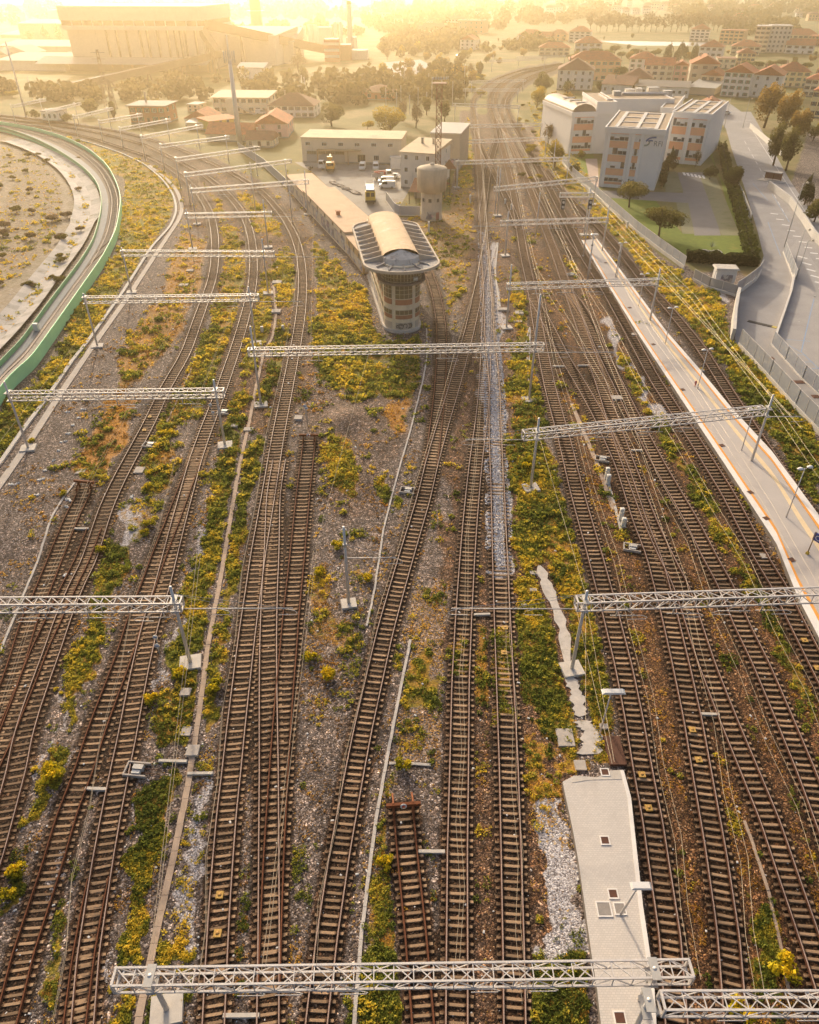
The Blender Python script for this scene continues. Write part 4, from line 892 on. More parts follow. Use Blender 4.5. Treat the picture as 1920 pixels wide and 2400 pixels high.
# ------------------------------------------------------------------ platforms
PAVE = M('platform_paving', (.47, .42, .39), .9, .10, .35, stain=(.42, .37, .34), stain_lo=.56, fine=30)
EDGE = M('platform_edge', (.74, .69, .65), .9, .14, .8, stain=(.40, .36, .32), stain_lo=.6)
ORL = M('orange_line', (.75, .33, .07), .8, .15, 1)
TACT = M('tactile_paving', (.74, .57, .36), .9, .15, 1)
WALLC = M('platform_wall', (.20, .17, .15), .9, .3, 1)
PH = .55
LEd = [(1363,563),(1392,612),(1422,664),(1494,780),(1600,940),(1700,1090),(1820,1274),(1870,1400),(1925,1505),(1985,1610)]
REd = [(1400,560),(1430,600),(1461,641),(1561,775),(1640,865),(1717,958),(1809,1057),(1870,1140),(1925,1215),(1985,1300)]
def resamp(pts, n):
    p = np.array(pts, float); s = np.r_[0, np.cumsum(np.hypot(*np.diff(p, axis=0).T))]; t = np.linspace(0, s[-1], n)
    return np.c_[np.interp(t, s, p[:, 0]), np.interp(t, s, p[:, 1])]
n_ = 60
Lw = [P3(x, y, PH) for x, y in resamp(LEd, n_)]; Rw = [P3(x, y, PH) for x, y in resamp(REd, n_)]
root = empty('station_platform', 'long grey station platform with orange edge lines between two tracks', 'platform', Vector((Lw[30].x, Lw[30].y, 0)))
def lane(a, b_, z, nm, mat):
    vs = []; fs = []
    for l, r in zip(Lw, Rw):
        for k in (a, b_): q = l + (r - l) * k - root.location; vs.append((q.x, q.y, z))
    fs = [(2 * i, 2 * i + 1, 2 * i + 3, 2 * i + 2) for i in range(len(Lw) - 1)]
    mb = MB(); mb.add(vs, fs); return mb.build(nm, mat, root)
lane(.0, .11, PH + .02, 'edge_slab', EDGE); lane(.11, .155, PH + .024, 'edge_line', ORL); lane(.155, .66, PH, 'paving', PAVE); lane(.66, .74, PH + .006, 'tactile_strip', TACT)
lane(.74, .86, PH + .001, 'paving', PAVE); lane(.86, .90, PH + .024, 'edge_line', ORL); lane(.90, 1.0, PH + .02, 'edge_slab', EDGE)
mb = MB()
for E in (Lw, Rw):
    for a, b_ in zip(E[:-1], E[1:]): mb.add([(a.x - root.location.x, a.y - root.location.y, 0), (b_.x - root.location.x, b_.y - root.location.y, 0), (b_.x - root.location.x, b_.y - root.location.y, PH + .018), (a.x - root.location.x, a.y - root.location.y, PH + .018)], [(0, 1, 2, 3)])
a, b_ = Lw[0] - root.location, Rw[0] - root.location; mb.add([(a.x, a.y, 0), (b_.x, b_.y, 0), (b_.x, b_.y, PH + .018), (a.x, a.y, PH + .018)], [(0, 1, 2, 3)])
mb.build('side_wall', WALLC, root)
# paved platform at the bottom
poly = [(1319,1832),(1345,1818),(1400,1822),(1430,1806),(1461,1804),(1478,1870),(1492,2000),(1506,2126),(1520,2220),(1531,2296),(1538,2420),(1540,2700),(1420,2700),(1411,2420),(1400,2320),(1386,2232),(1372,2130),(1357,2025),(1342,1940),(1326,1868)]
W = [P3(x, y, PH) for x, y in poly]; c0 = Vector((W[6].x, W[6].y, 0))
root2 = empty('paved_platform', 'pale paved platform stub running off the bottom edge', 'platform', c0)
def pavemat():
    m, nt, b = nodemat('small_block_paving'); tc = N(nt, 'ShaderNodeTexCoord').outputs['Object']
    br = N(nt, 'ShaderNodeTexBrick'); br.inputs['Scale'].default_value = 2.2; br.inputs['Mortar Size'].default_value = .03; br.inputs['Brick Width'].default_value = .5; br.inputs['Row Height'].default_value = .3
    br.inputs['Color1'].default_value = (.60, .545, .50, 1); br.inputs['Color2'].default_value = (.54, .49, .45, 1); br.inputs['Mortar'].default_value = (.46, .415, .38, 1)
    nt.links.new(tc, br.inputs['Vector'])
    c = mixc(nt, smooth(nt, noise(nt, tc, .5, 6, .7), .5, .75), br.outputs[0], (.47, .42, .385)); nt.links.new(c, b.inputs['Base Color']); b.inputs['Roughness'].default_value = .9
    return m
mb = MB(); mb.prism([(w.x - c0.x, w.y - c0.y) for w in W], 0, PH, 1, 0); mb.build('paving', [pavemat(), WALLC], root2)
tp = [(1340,1835),(1345,1818),(1400,1822),(1430,1806),(1460,1806),(1466,1826),(1380,1828)]
mb = MB(); mb.prism([(P3(x, y, PH).x - c0.x, P3(x, y, PH).y - c0.y) for x, y in tp], PH - .1, PH + .02); mb.build('broken_screed', CONCP, root2)
ke = [(1461,1806),(1478,1870),(1492,2000),(1506,2126),(1520,2220),(1531,2296),(1538,2420)]
mb = MB()
for a, b_ in zip(ke[:-1], ke[1:]): mb.bar(P3(*a, PH) - c0 + Vector((-.1, 0, 0)), P3(*b_, PH) - c0 + Vector((-.1, 0, 0)), .28, .07)
mb.build('kerb_stone', EDGE, root2)
BRK = M('cracked_concrete', (.50, .45, .41), .9, .25, 1.6, stain=(.16, .14, .08), stain_scale=1.1, stain_lo=.56)
def jag(name, pts, wpx, lab, h=.07, seed=1):
    rr = random.Random(seed); d = resamp(pts, 22); L_ = []; R_ = []
    for i, (x, y) in enumerate(d):
        w_ = wpx * rr.uniform(.5, 1.15) * (.4 if i in (0, 21) else 1); p, q = G(x - w_, y + rr.uniform(-2, 2)), G(x + w_, y + rr.uniform(-2, 2)); L_.append((p.x, p.y)); R_.append((q.x, q.y))
    mb = MB()
    for i in range(21): mb.prism([L_[i], R_[i], R_[i + 1], L_[i + 1]], 0, h)
    tag(mb.build(name, BRK), lab, 'path')
jag('broken_path', [(1264,1325),(1284,1380),(1305,1430),(1322,1480),(1330,1556)], 14, 'upper part of the broken concrete path in the green weeds')
jag('broken_path', [(1336,1586),(1352,1630),(1362,1680)], 16, 'middle part of the broken concrete path by the mast foot', seed=2)
jag('broken_path', [(1362,1690),(1388,1715),(1385,1760),(1372,1770)], 26, 'wide lower slab of the broken concrete path', seed=3)
mb = MB(); p = G(1440, 1762); mb.box((p.x, p.y, .12), (1.3, 2.6, .24)); tag(mb.build('rusty_plate', M('rusty_plate', (.12, .055, .035), .8, .3, 2)), 'rusty ramp plate above the paved platform', 'plate')
COV = M('rusty_cover', (.105, .045, .030), .75, .3, 2); COVG = M('grey_cover', (.28, .25, .23), .8, .2, 2)
def cover(px, s, label, mat=COV, frame=True, z=PH, rz=0):
    r = empty('drain_cover', label, 'cover', P3(px[0], px[1], z), rz, 'manhole covers on the platforms')
    mb = MB(); mb.box((0, 0, .02), (s, s * .95, .04)); mb.build('lid', mat, r)
    if frame:
        mb = MB(); w = s / 2 + .09
        for a in ((-w, w, -w, -s / 2 - .003), (-w, w, s / 2 + .003, w), (-w, -s / 2 - .003, -s / 2, s / 2), (s / 2 + .003, w, -s / 2, s / 2)): mb.b0(a[0], a[1], a[2], a[3], .0, .05)
        mb.build('frame', EDGE, r)
for q in [((1418,1970), .5, 'upper brown cover with a pale frame on the paved platform'), ((1437,2095), .5, 'brown cover with a pale frame above the two grey ones'), ((1416,2131), .8, 'large grey cover with a pale frame on the paved platform', COVG), ((1453,2130), .62, 'grey cover under the foot of the slanting lamp', COVG), ((1453,2386), .55, 'brown cover at the very bottom of the paved platform'), ((1418,1810), .5, 'brown cover at the broken head of the paved platform')]:
    cover(*q)
for q in [(1409,662),(1432,686),(1476,721),(1531,807),(1600,913),(1692,1044),(1759,1154),(1796,1215),(1856,1312),(1420,616)]:
    cover(q, .62, 'small rusty cover on the long platform near row %s' % {1409:'of the tip lamps',1432:'of the kiosk gantry back',1476:'of the kiosk gantry',1531:'of the third double lamp',1600:'of the red hydrant',1692:'of the long gantry mast',1759:'of the fifth double lamp',1796:'of the platform nameboard top',1856:'of the nameboard foot',1420:'of the platform tip'}[q[0]], COV, False, PH + .004, .35)
# platform lamps
LAMPW = M('lamp_housing', (.68, .66, .64), .45, .1, 2)
def double_lamp(base, top, label, z=PH):
    b_ = P3(base[0], base[1], z); h = max(4.0, atY(base[0], top, b_.y).z - z)
    r = empty('platform_lamp', label, 'street lamp', b_, .3, 'double headed platform lamps')
    mb = MB(); mb.tube([(0, 0, 0), (0, 0, h * .4), (0, 0, h)], [.075, .06, .045], 8); mb.build('pole', STEEL, r)
    mb = MB(); mb.tube([(-.55, 0, h + .06), (0, 0, h - .02), (.55, 0, h + .06)], .03, 6); mb.build('cross_arm', STEEL, r)
    for s in (-.62, .62):
        mb = MB(); mb.lathe([(0, .16), (.20, .14), (.33, .04), (.33, .0), (0, -.02)], 16); mb.build('lamp_head', LAMPW, r, loc=(s, 0, h + .05), s=(1.1, .8, 1))
for q in [((1446,650), 570, 'double lamp nearest the platform tip'), ((1497,717), 643, 'double lamp left of the kiosk gantry mast'), ((1559,806), 722, 'double lamp midway down the long platform'), ((1635,911), 820, 'double lamp with the red hydrant at its foot'), ((1738,1055), 958, 'double lamp behind the long gantry mast'), ((1843,1212), 1098, 'double lamp nearest the camera on the long platform')]:
    double_lamp(*q)
def flat_lamp(base, top, w, label, z=0):
    b_ = P3(base[0], base[1], z); t = atY(top[0], top[1], b_.y); h = t.z - z; dx = (t.x - b_.x) * .6
    r = empty('flat_lamp', label, 'street lamp', b_, 0, 'flat headed lamps')
    mb = MB(); mb.tube([(0, 0, 0), (dx * .5, 0, h * .5), (dx, 0, h)], [.09, .07, .05], 8); mb.build('pole', STEEL, r)
    mb = MB(); mb.box((dx + .15, 0, h + .08), (w, .5, .14), 0, 0, .8); mb.b0(dx - w / 2 + .2, dx + w / 2 + .1, -.2, .2, h - .04, h + .006); mb.build('lamp_head', LAMPW, r)
flat_lamp((1455,2143), (1508,2077), 1.3, 'slanting flat-headed lamp on the paved platform', PH)
flat_lamp((1405,1722), (1435,1622), 1.8, 'flat-headed lamp in the weeds above the paved platform')
flat_lamp((1379,655), (1391,550), 1.5, 'flat-headed lamp on the platform tip', PH)
# hydrant and nameboard
r = empty('hydrant', 'small red hydrant at the foot of a platform lamp', 'hydrant', P3(1629, 905, PH)); mb = MB(); mb.tube([(0, 0, 0), (0, 0, .75)], .11, 8); mb.lathe([(.15, .7), (.13, .82), (0, .9)], 10); mb.build('body', M('red_paint', (.40, .06, .06), .5), r)
mb = MB(); mb.tube([(-.22, 0, .55), (.22, 0, .55)], .06, 8); mb.build('outlet', M('red_paint', (.40, .06, .06), .5), r)
NB = empty('nameboard', 'blue station nameboard on two yellow-footed posts at the right edge', 'sign', P3(1892, 1298, PH), -1.05)
YF = M('yellow_foot', (.55, .38, .06), .7); NBL = 3.2
for i, x in enumerate((0, NBL)):
    mb = MB(); mb.tube([(x, 0, 0), (x, 0, 2.9)], .06, 8); p = mb.build('post', M('brown_post', (.30, .20, .10), .7), NB); mb = MB(); mb.box((x, 0, .15), (.32, .32, .3), 0, 0, .7); mb.build('foot', YF, p)
mb = MB(); mb.b0(-.1, NBL + .1, -.04, .04, 1.9, 2.85); bd = mb.build('panel', M('nameboard_blue', (.06, .07, .30), .5, .1), NB)
def text(s, size, mat, parent, loc, rot, name='lettering', ext=.01):
    c = bpy.data.curves.new(name, 'FONT'); c.body = s; c.size = size; c.extrude = ext; c.materials.append(mat)
    t = bpy.data.objects.new('t', c); COL.objects.link(t); dg = bpy.context.evaluated_depsgraph_get(); me = bpy.data.meshes.new_from_object(t.evaluated_get(dg)); bpy.data.objects.remove(t)
    me.materials.clear(); me.materials.append(mat); o = inst(name, me, parent, loc); o.rotation_euler = rot; return o
text('Ca', .8, WHITE, bd, (.1, -.05, 2.1), (R(90), 0, 0))
# ------------------------------------------------------------------ building helpers
def plaster(name, col, st=.6, var=.12): return M(name, col, .9, var, .5, stain=tuple(c * .62 for c in col), stain_scale=.45, stain_lo=st, streak=True, orand=.06, fine=6)
WIN = {}
def window_mesh(w, h, frame=WHITE, glass=GLASS, shut=None, bars=1):
    key = (round(w, 2), round(h, 2), frame.name, glass.name, shut.name if shut else '', bars)
    if key in WIN: return WIN[key]
    mb = MB(); t = .07   # local: x along the wall, -y outwards, z up, origin = centre of the opening on the wall face
    mb.b0(-w / 2, w / 2, -.015, .05, -h / 2, h / 2, 1)
    for a in ((-w / 2 - t, -w / 2, -h / 2 - t, h / 2 + t), (w / 2, w / 2 + t, -h / 2 - t, h / 2 + t)): mb.b0(a[0], a[1], -.06, .05, a[2], a[3], 0)
    mb.b0(-w / 2, w / 2, -.06, .05, h / 2, h / 2 + t, 0); mb.b0(-w / 2 - t - .06, w / 2 + t + .06, -.13, .05, -h / 2 - t - .01, -h / 2, 0)
    for k in range(1, bars + 1):
        x = -w / 2 + w * k / (bars + 1); mb.b0(x - .03, x + .03, -.04, .0, -h / 2, h / 2, 0)
    if shut:
        for s in (-1, 1): mb.b0(s * (w / 2 + t + .01), s * (w / 2 + t + w * .48), -.09, .0, -h / 2, h / 2, 2)
    WIN[key] = mb.mesh('window', [frame, glass] + ([shut] if shut else [])); return WIN[key]
def roof_mesh(mb, kind, w, d, z, rise, ov=.45, m=0, me=1):
    x0, x1, y0, y1 = -ov, w + ov, -ov, d + ov; zb = z - .12
    if kind == 'flat':
        mb.b0(x0 + ov * .4, x1 - ov * .4, y0 + ov * .4, y1 - ov * .4, z, z + .35, m); return
    if kind == 'shed':
        mb.add([(x0, y0, z), (x1, y0, z), (x1, y1, z + rise), (x0, y1, z + rise), (x0, y0, zb), (x1, y0, zb), (x1, y1, zb), (x0, y1, zb)], [(0, 1, 2, 3), (4, 5, 1, 0), (5, 6, 2, 1), (6, 7, 3, 2), (7, 4, 0, 3), (7, 6, 5, 4)], m); return
    long_x = w >= d
    if kind == 'gable':
        if long_x: a, b_ = (x0, (y0 + y1) / 2), (x1, (y0 + y1) / 2)
        else: a, b_ = ((x0 + x1) / 2, y0), ((x0 + x1) / 2, y1)
    else:
        i = min(w, d) / 2 + ov
        if long_x: a, b_ = (x0 + i, (y0 + y1) / 2), (x1 - i, (y0 + y1) / 2)
        else: a, b_ = ((x0 + x1) / 2, y0 + i), ((x0 + x1) / 2, y1 - i)
    v = [(x0, y0, z), (x1, y0, z), (x1, y1, z), (x0, y1, z), (a[0], a[1], z + rise), (b_[0], b_[1], z + rise), (x0, y0, zb), (x1, y0, zb), (x1, y1, zb), (x0, y1, zb)]
    if long_x: fs = [(0, 1, 5, 4), (1, 2, 5), (2, 3, 4, 5), (3, 0, 4)]
    else: fs = [(0, 1, 4), (1, 2, 5, 4), (2, 3, 5), (3, 0, 4, 5)]
    mb.add(v, fs, m); mb.add(v, [(6, 7, 1, 0), (7, 8, 2, 1), (8, 9, 3, 2), (9, 6, 0, 3), (9, 8, 7, 6)], me)
TRIMM = M('eave_trim', (.45, .38, .30), .9, .15, 1)
def building(label, fl, fr, ytop, depth, floors=2, cols=4, wall=None, roof='hip', rmat=TILE, rise=None, shut=None, side=2, group=None, name='house', cat='house', ww=1.0, wh=1.45, chim=1, glass=GLASS, sides=True, ov=.45, bars=1, door=True, wide=None):
    a, b_ = G(*fl), G(*fr); t = b_ - a; w = t.length; rz = math.atan2(t.y, t.x); mid = (a + b_) / 2
    H = CAMH - mid.y * math.tan(ang(ytop)); H = max(2.6, H)
    root = empty(name, label, cat, a, rz, group)
    mb = MB(); mb.b0(0, w, 0, depth, -.3, H, 0)
    mb.b0(-.04, w + .04, -.04, depth + .04, -.3, .5, 1)
    if roof == 'gable':
        rr_ = rise or min(w, depth) * .26
        if w >= depth:
            for x in (0, w - .2): mb.add([(x, .0, H - .02), (x + .2, .0, H - .02), (x, depth, H - .02), (x + .2, depth, H - .02), (x, depth / 2, H + rr_ * .93), (x + .2, depth / 2, H + rr_ * .93)], [(0, 2, 4), (1, 5, 3), (0, 4, 5, 1), (2, 3, 5, 4)], 0)
        else:
            for y in (0, depth - .2): mb.add([(0, y, H - .02), (0, y + .2, H - .02), (w, y, H - .02), (w, y + .2, H - .02), (w / 2, y, H + rr_ * .93), (w / 2, y + .2, H + rr_ * .93)], [(0, 4, 2), (1, 3, 5), (0, 1, 5, 4), (2, 4, 5, 3)], 0)
    mb.build('wall', [wall, M('plinth_plaster', (.33, .29, .25), .9)], root)
    mb = MB(); ri = rise if rise is not None else min(w, depth) * .26
    roof_mesh(mb, roof, w, depth, H, ri, ov); rf = mb.build('roof', [rmat, TRIMM], root)
    for k in range(chim):
        mb = MB(); x = w * (.3 + .4 * k) + rnd.uniform(-.5, .5); mb.b0(x - .3, x + .3, depth * .6, depth * .6 + .5, H, H + ri * .8 + 1.1); mb.b0(x - .4, x + .4, depth * .6 - .1, depth * .6 + .6, H + ri * .8 + 1.1, H + ri * .8 + 1.3); mb.build('chimney', [TRIMM], rf)
    fh = H / floors
    if cols:
        me = window_mesh(ww, min(wh, fh * .55), WHITE, glass, shut, bars)
        for f in range(floors):
            for c in range(cols):
                x = w * (c + .5) / cols
                if f == 0 and door and c == cols // 2:
                    inst('door', window_mesh(1.0, min(2.1, fh * .75), M('door_frame', (.30, .2, .13), .7), M('door_wood', (.12, .07, .045), .6), None, 0), root, (x, -.012, min(2.1, fh * .75) / 2 + .12)); continue
                inst('window', me, root, (x, -.012, fh * (f + .56)))
        if sides and side:
            left = a.x > 0
            for f in range(floors):
                for c in range(side):
                    y = depth * (c + .5) / side
                    inst('window', me, root, (-.012 if left else w + .012, y, fh * (f + .56)), R(-90) if left else R(90))
    return root, w, H
# ------------------------------------------------------------------ signal tower
TOW = plaster('tower_plaster', (.74, .63, .47), .52, .18); TOWB = M('tower_brick_band', (.40, .19, .11), .9, .25, 2, stain=(.5, .42, .33), stain_lo=.6)
CAPM = M('lead_grey_roof', (.30, .28, .27), .85, .3, .8, stain=(.55, .52, .48), stain_scale=.7, stain_lo=.5, streak=False)
VAULT = M('peach_roof_sheet', (.66, .47, .30), .85, .18, .45, stain=(.76, .66, .55), stain_scale=.35, stain_lo=.55, fine=3)
def signal_tower():
    c = P3(942, 764); back = P3(868, 672); hd = R(8.5)
    root = empty('signal_tower', 'cream rounded signal tower with ribbed oval canopy roof and wrap-around cab', 'signal tower', c, hd)
    Rr, L = 3.05, 27.0          # front half circle radius, straight body length (local +y runs back)
    H = 11.2
    def stadium(r, l0, n=18, x0=None):
        x0 = x0 or r
        pts = [(x0 * math.cos(math.pi + math.pi * i / n), r * math.sin(math.pi + math.pi * i / n)) for i in range(n + 1)]
        return pts + [(x0, l0), (-x0, l0)]
    mb = MB(); mb.prism(stadium(Rr, L), 0, H, 0); mb.prism(stadium(Rr + .35, L + .2), -.2, .5, 1); mb.build('wall', [TOW, CONCP], root)
    def curved(a0, a1, z0, z1, r0, r1, mat, name, parent=root, n=6, frames=None):
        mb = MB(); vs = []
        for i in range(n + 1):
            a = R(-90) + R(a0 + (a1 - a0) * i / n)
            for r, z in ((r1, z0), (r1, z1), (r0, z1), (r0, z0)): vs.append((r * math.cos(a), r * math.sin(a), z))
        fs = []
        for i in range(n):
            for j in range(4): fs.append((i * 4 + j, (i + 1) * 4 + j, (i + 1) * 4 + (j + 1) % 4, i * 4 + (j + 1) % 4))
        fs += [(0, 1, 2, 3), (n * 4 + 3, n * 4 + 2, n * 4 + 1, n * 4)]; mb.add(vs, fs); return mb.build(name, mat, parent)
    FRM = M('window_frame_cream', (.50, .42, .30), .7)
    def cwin(a0, a1, z0, z1, nv, nh, r=Rr):
        w = curved(a0, a1, z0, z1, r - .05, r + .03, GLASSW, 'window'); mb = MB()
        for i in range(nv + 1):
            a = R(-90) + R(a0 + (a1 - a0) * i / nv); mb.bar(((r + .04) * math.cos(a), (r + .04) * math.sin(a), z0), ((r + .04) * math.cos(a), (r + .04) * math.sin(a), z1), .07)
        for j in range(nh + 1):
            z = z0 + (z1 - z0) * j / nh
            for i in range(6):
                a, b_ = R(-90) + R(a0 + (a1 - a0) * i / 6), R(-90) + R(a0 + (a1 - a0) * (i + 1) / 6); mb.bar(((r + .04) * math.cos(a), (r + .04) * math.sin(a), z), ((r + .04) * math.cos(b_), (r + .04) * math.sin(b_), z), .07)
        mb.build('window_bars', FRM, w)
    for a0, a1, nv in ((-82, -40, 3), (-28, 28, 4), (40, 82, 3)):
        cwin(a0, a1, 5.9, 8.2, nv, 3); curved(a0, a1, 4.85, 5.75, Rr - .05, Rr + .05, TOWB, 'brick_band')
        cwin(a0, a1, 3.15, 3.95, nv, 1); curved(a0, a1, 2.4, 3.05, Rr - .05, Rr + .05, TOWB, 'brick_band')
        p = curved(a0, a1, .6, 1.75, Rr - .05, Rr + .02, M('blocked_panel', (.50, .42, .34), .9, .2, 1.5), 'blocked_opening')
        if a0 == -28:
            mb = MB()
            def arc(cx, cz, r, s0, s1, th=.045):
                pts = []
                for i in range(13):
                    u = R(s0 + (s1 - s0) * i / 12); x = cx + r * math.cos(u); al = x / Rr; pts.append(((Rr + .05) * math.sin(al), -(Rr + .05) * math.cos(al), cz + r * math.sin(u)))
                mb.tube(pts, th, 5)
            arc(-.6, 1.15, .45, 0, 360); arc(-.6, 1.15, .25, 20, 300); arc(.15, 1.2, .35, -70, 200); arc(.6, 1.15, .42, -80, 80); arc(.85, 1.15, .42, -80, 80); arc(1.15, 1.2, .3, -90, 120); arc(-1.15, 1.1, .2, 60, 280)
            mb.build('graffiti', M('black_spray', (.03, .03, .035), .7), p)
    for s in (-1, 1):       # long side walls: window rows and sprayed lower band
        for k in range(8):
            y = 1.6 + k * 3.2
            for z, h in ((7.0, 2.2), (3.5, .8)): inst('window', window_mesh(1.9, h, FRM, GLASSW, None, 3), root, (s * (Rr + .012), y + .8, z), R(90) if s > 0 else R(-90))
            mb = MB(); mb.b0(s * Rr, s * (Rr + .03), y - .1, y + 1.7, 4.75, 5.7); mb.build('brick_band', TOWB, root)
        mb = MB(); mb.b0(s * (Rr + .006), s * (Rr + .03), .6, L - .5, .55, 2.3); mb.build('graffiti_band', GRAF, root)
    # cab: glazed ring with balcony
    mb = MB(); mb.prism(stadium(Rr + .95, L - 3), 8.35, 8.62); mb.build('balcony_slab', M('balcony_concrete', (.24, .19, .16), .9, .2, 1.5), root)
    mb = MB(); mb.prism(stadium(Rr + .22, L - 3.2), 8.62, 10.75); cab = mb.build('cab_glazing', GLASSW, root)
    mb = MB()
    for i in range(19):
        a = math.pi + math.pi * i / 18; r = Rr + .24; mb.bar((r * math.cos(a), r * math.sin(a), 8.62), (r * math.cos(a), r * math.sin(a), 10.75), .09)
    for z in (8.75, 9.35, 10.1):
        for i in range(18):
            a, b_ = math.pi + math.pi * i / 18, math.pi + math.pi * (i + 1) / 18; r = Rr + .24; mb.bar((r * math.cos(a), r * math.sin(a), z), (r * math.cos(b_), r * math.sin(b_), z), .08)
    for s in (-1, 1):
        for k in range(13): mb.bar((s * (Rr + .24), k * 1.8, 8.62), (s * (Rr + .24), k * 1.8, 10.75), .1)
        for z in (8.75, 9.35, 10.1): mb.bar((s * (Rr + .24), 0, z), (s * (Rr + .24), 21.6, z), .07)
    mb.build('cab_mullions', FRM, cab)
    mb = MB()
    for z in (9.1, 9.55):
        pts = [((Rr + .88) * math.cos(math.pi + math.pi * i / 20), (Rr + .88) * math.sin(math.pi + math.pi * i / 20), z) for i in range(21)]
        mb.tube([(-(Rr + .88), L - 4, z)] + pts + [((Rr + .88), L - 4, z)], .03, 5)
    for i in range(11):
        a = math.pi + math.pi * i / 10; mb.tube([((Rr + .88) * math.cos(a), (Rr + .88) * math.sin(a), 8.6), ((Rr + .88) * math.cos(a), (Rr + .88) * math.sin(a), 9.55)], .025, 5)
    mb.build('railing', M('dark_railing', (.13, .09, .07), .6), root)
    mb = MB(); mb.box((1.9, -3.15, 9.25), (.75, .3, .6), .5); mb.lathe([(0, 0), (.2, 0), (.2, .02)], 12, (1.9, -3.3, 9.25)); mb.build('air_conditioner', WHITE, root)
    # oval canopy
    def oval(k, n=40):
        hw, fr, bk, Lc = 6.4 * k, 5.4 * k, 4.6 * k, L - 5.5
        pts = [(hw * math.cos(math.pi + math.pi * i / n), fr * math.sin(math.pi + math.pi * i / n)) for i in range(n + 1)]
        return pts + [(hw * math.cos(math.pi * i / n), Lc + bk * math.sin(math.pi * i / n)) for i in range(n + 1)]
    mb = MB(); mb.prism(oval(1.0), 10.75, 11.0, 1, 0); rim = mb.build('canopy', [CAPM, M('canopy_edge', (.50, .42, .33), .9)], root)
    mb = MB(); o1 = oval(1.0); o2 = oval(.955); vs = [(x, y, 11.0) for x, y in o1] + [(x, y, 11.22) for x, y in o1] + [(x, y, 11.22) for x, y in o2] + [(x, y, 11.0) for x, y in o2]; n = len(o1); fs = []
    for i in range(n):
        j = (i + 1) % n
        for b_ in range(3): fs.append((b_ * n + i, b_ * n + j, (b_ + 1) * n + j, (b_ + 1) * n + i))
    mb.add(vs, fs); mb.build('canopy_upstand', M('upstand', (.52, .44, .36), .9, .2, 1), rim)
    # raised barrel vault with facetted front
    hw, y0, y1, zt = 3.05, .6, L - 2.2, 2.1; vs = []; fs = []; n = 12
    def sec(y, kx, kz): return [(hw * kx * math.cos(math.pi * i / n), y, 11.0 + (.85 + (zt - .85) * math.sin(math.pi * i / n)) * kz if 0 < i < n else 11.0) for i in range(n + 1)]
    S_ = [sec(y1 + .9, .72, .55), sec(y1, 1, 1), sec(y0, 1, 1)]
    for s in S_: vs += s
    for a in range(2):
        for i in range(n): fs.append((a * (n + 1) + i, a * (n + 1) + i + 1, (a + 1) * (n + 1) + i + 1, (a + 1) * (n + 1) + i))
    fs.append(tuple(range(n + 1))); mb = MB(); mb.add(vs, fs, 0, False); mb.build('vault_roof', VAULT, rim)
    mb = MB(); k = 9; ring0 = [(3.2 * math.cos(math.pi + math.pi * i / k), .6 + 2.9 * math.sin(math.pi + math.pi * i / k), 11.0) for i in range(k + 1)]
    ring1 = [(3.0 * math.cos(math.pi + math.pi * i / k), .6 + 2.4 * math.sin(math.pi + math.pi * i / k), 11.95) for i in range(k + 1)]
    m_ = k + 1; mb.add(ring0 + ring1 + [(0, .7, 13.05)], [(i, i + 1, m_ + i + 1, m_ + i) for i in range(k)] + [(m_ + i, m_ + i + 1, 2 * m_) for i in range(k)]); mb.build('front_hood', M('stained_white_hood', (.52, .49, .46), .85, .25, 1, stain=(.24, .22, .21), stain_scale=1.2, stain_lo=.48, streak=True), rim)
    for s in (-1, 1):
        for j in range(8):
            y = 1.2 + j * 2.7; mb = MB(); mb.add([(s * 3.0, y - .1, 11.0), (s * 6.1, y - .1, 11.0), (s * 6.05, y - .1, 11.3), (s * 3.0, y - .1, 12.0), (s * 3.0, y + .1, 11.0), (s * 6.1, y + .1, 11.0), (s * 6.05, y + .1, 11.3), (s * 3.0, y + .1, 12.0)], [(0, 1, 2, 3), (7, 6, 5, 4), (3, 2, 6, 7), (1, 5, 6, 2)]); mb.build('canopy_rib', M('rib_concrete', (.50, .42, .34), .9, .25, 1.2, stain=(.26, .22, .19), stain_lo=.55), rim)
    for j in range(5):
        a = math.pi + math.pi * (j + .75) / 5.5; mb = MB(); mb.bar((2.9 * math.cos(a), .6 + 2.7 * math.sin(a), 11.25), (4.75 * math.cos(a), 4.5 * math.sin(a), 11.06), .2, .3); mb.build('canopy_rib', CAPM, rim)
def grafmat():
    m, nt, b = nodemat('sprayed_wall'); tc = N(nt, 'ShaderNodeTexCoord').outputs['Object']
    vo = N(nt, 'ShaderNodeTexVoronoi'); vo.inputs['Scale'].default_value = .9
    dist = N(nt, 'ShaderNodeVectorMath'); dist.operation = 'ADD'; nz = N(nt, 'ShaderNodeTexNoise'); nz.inputs['Scale'].default_value = 1.6; nt.links.new(tc, nz.inputs['Vector']); nt.links.new(tc, dist.inputs[0]); nt.links.new(nz.outputs['Color'], dist.inputs[1]); nt.links.new(dist.outputs[0], vo.inputs['Vector'])
    s = N(nt, 'ShaderNodeSeparateColor'); nt.links.new(vo.outputs['Color'], s.inputs[0])
    c = ramp(nt, s.outputs[0], [(0, (.52, .46, .40)), (.35, (.54, .48, .42)), (.45, (.34, .34, .42)), (.6, (.55, .50, .46)), (.72, (.46, .30, .33)), (.84, (.40, .44, .50)), (1, (.55, .5, .45))])
    ln = smooth(nt, vo.outputs['Distance'], .42, .5); c = mixc(nt, math_(nt, 'MULTIPLY', ln, .75), c, (.13, .11, .14))
    w = noise(nt, tc, .35, 4); c = mixc(nt, smooth(nt, w, .48, .56), c, (.50, .43, .35))
    nt.links.new(c, b.inputs['Base Color']); b.inputs['Roughness'].default_value = .85; return m
GRAF = grafmat()
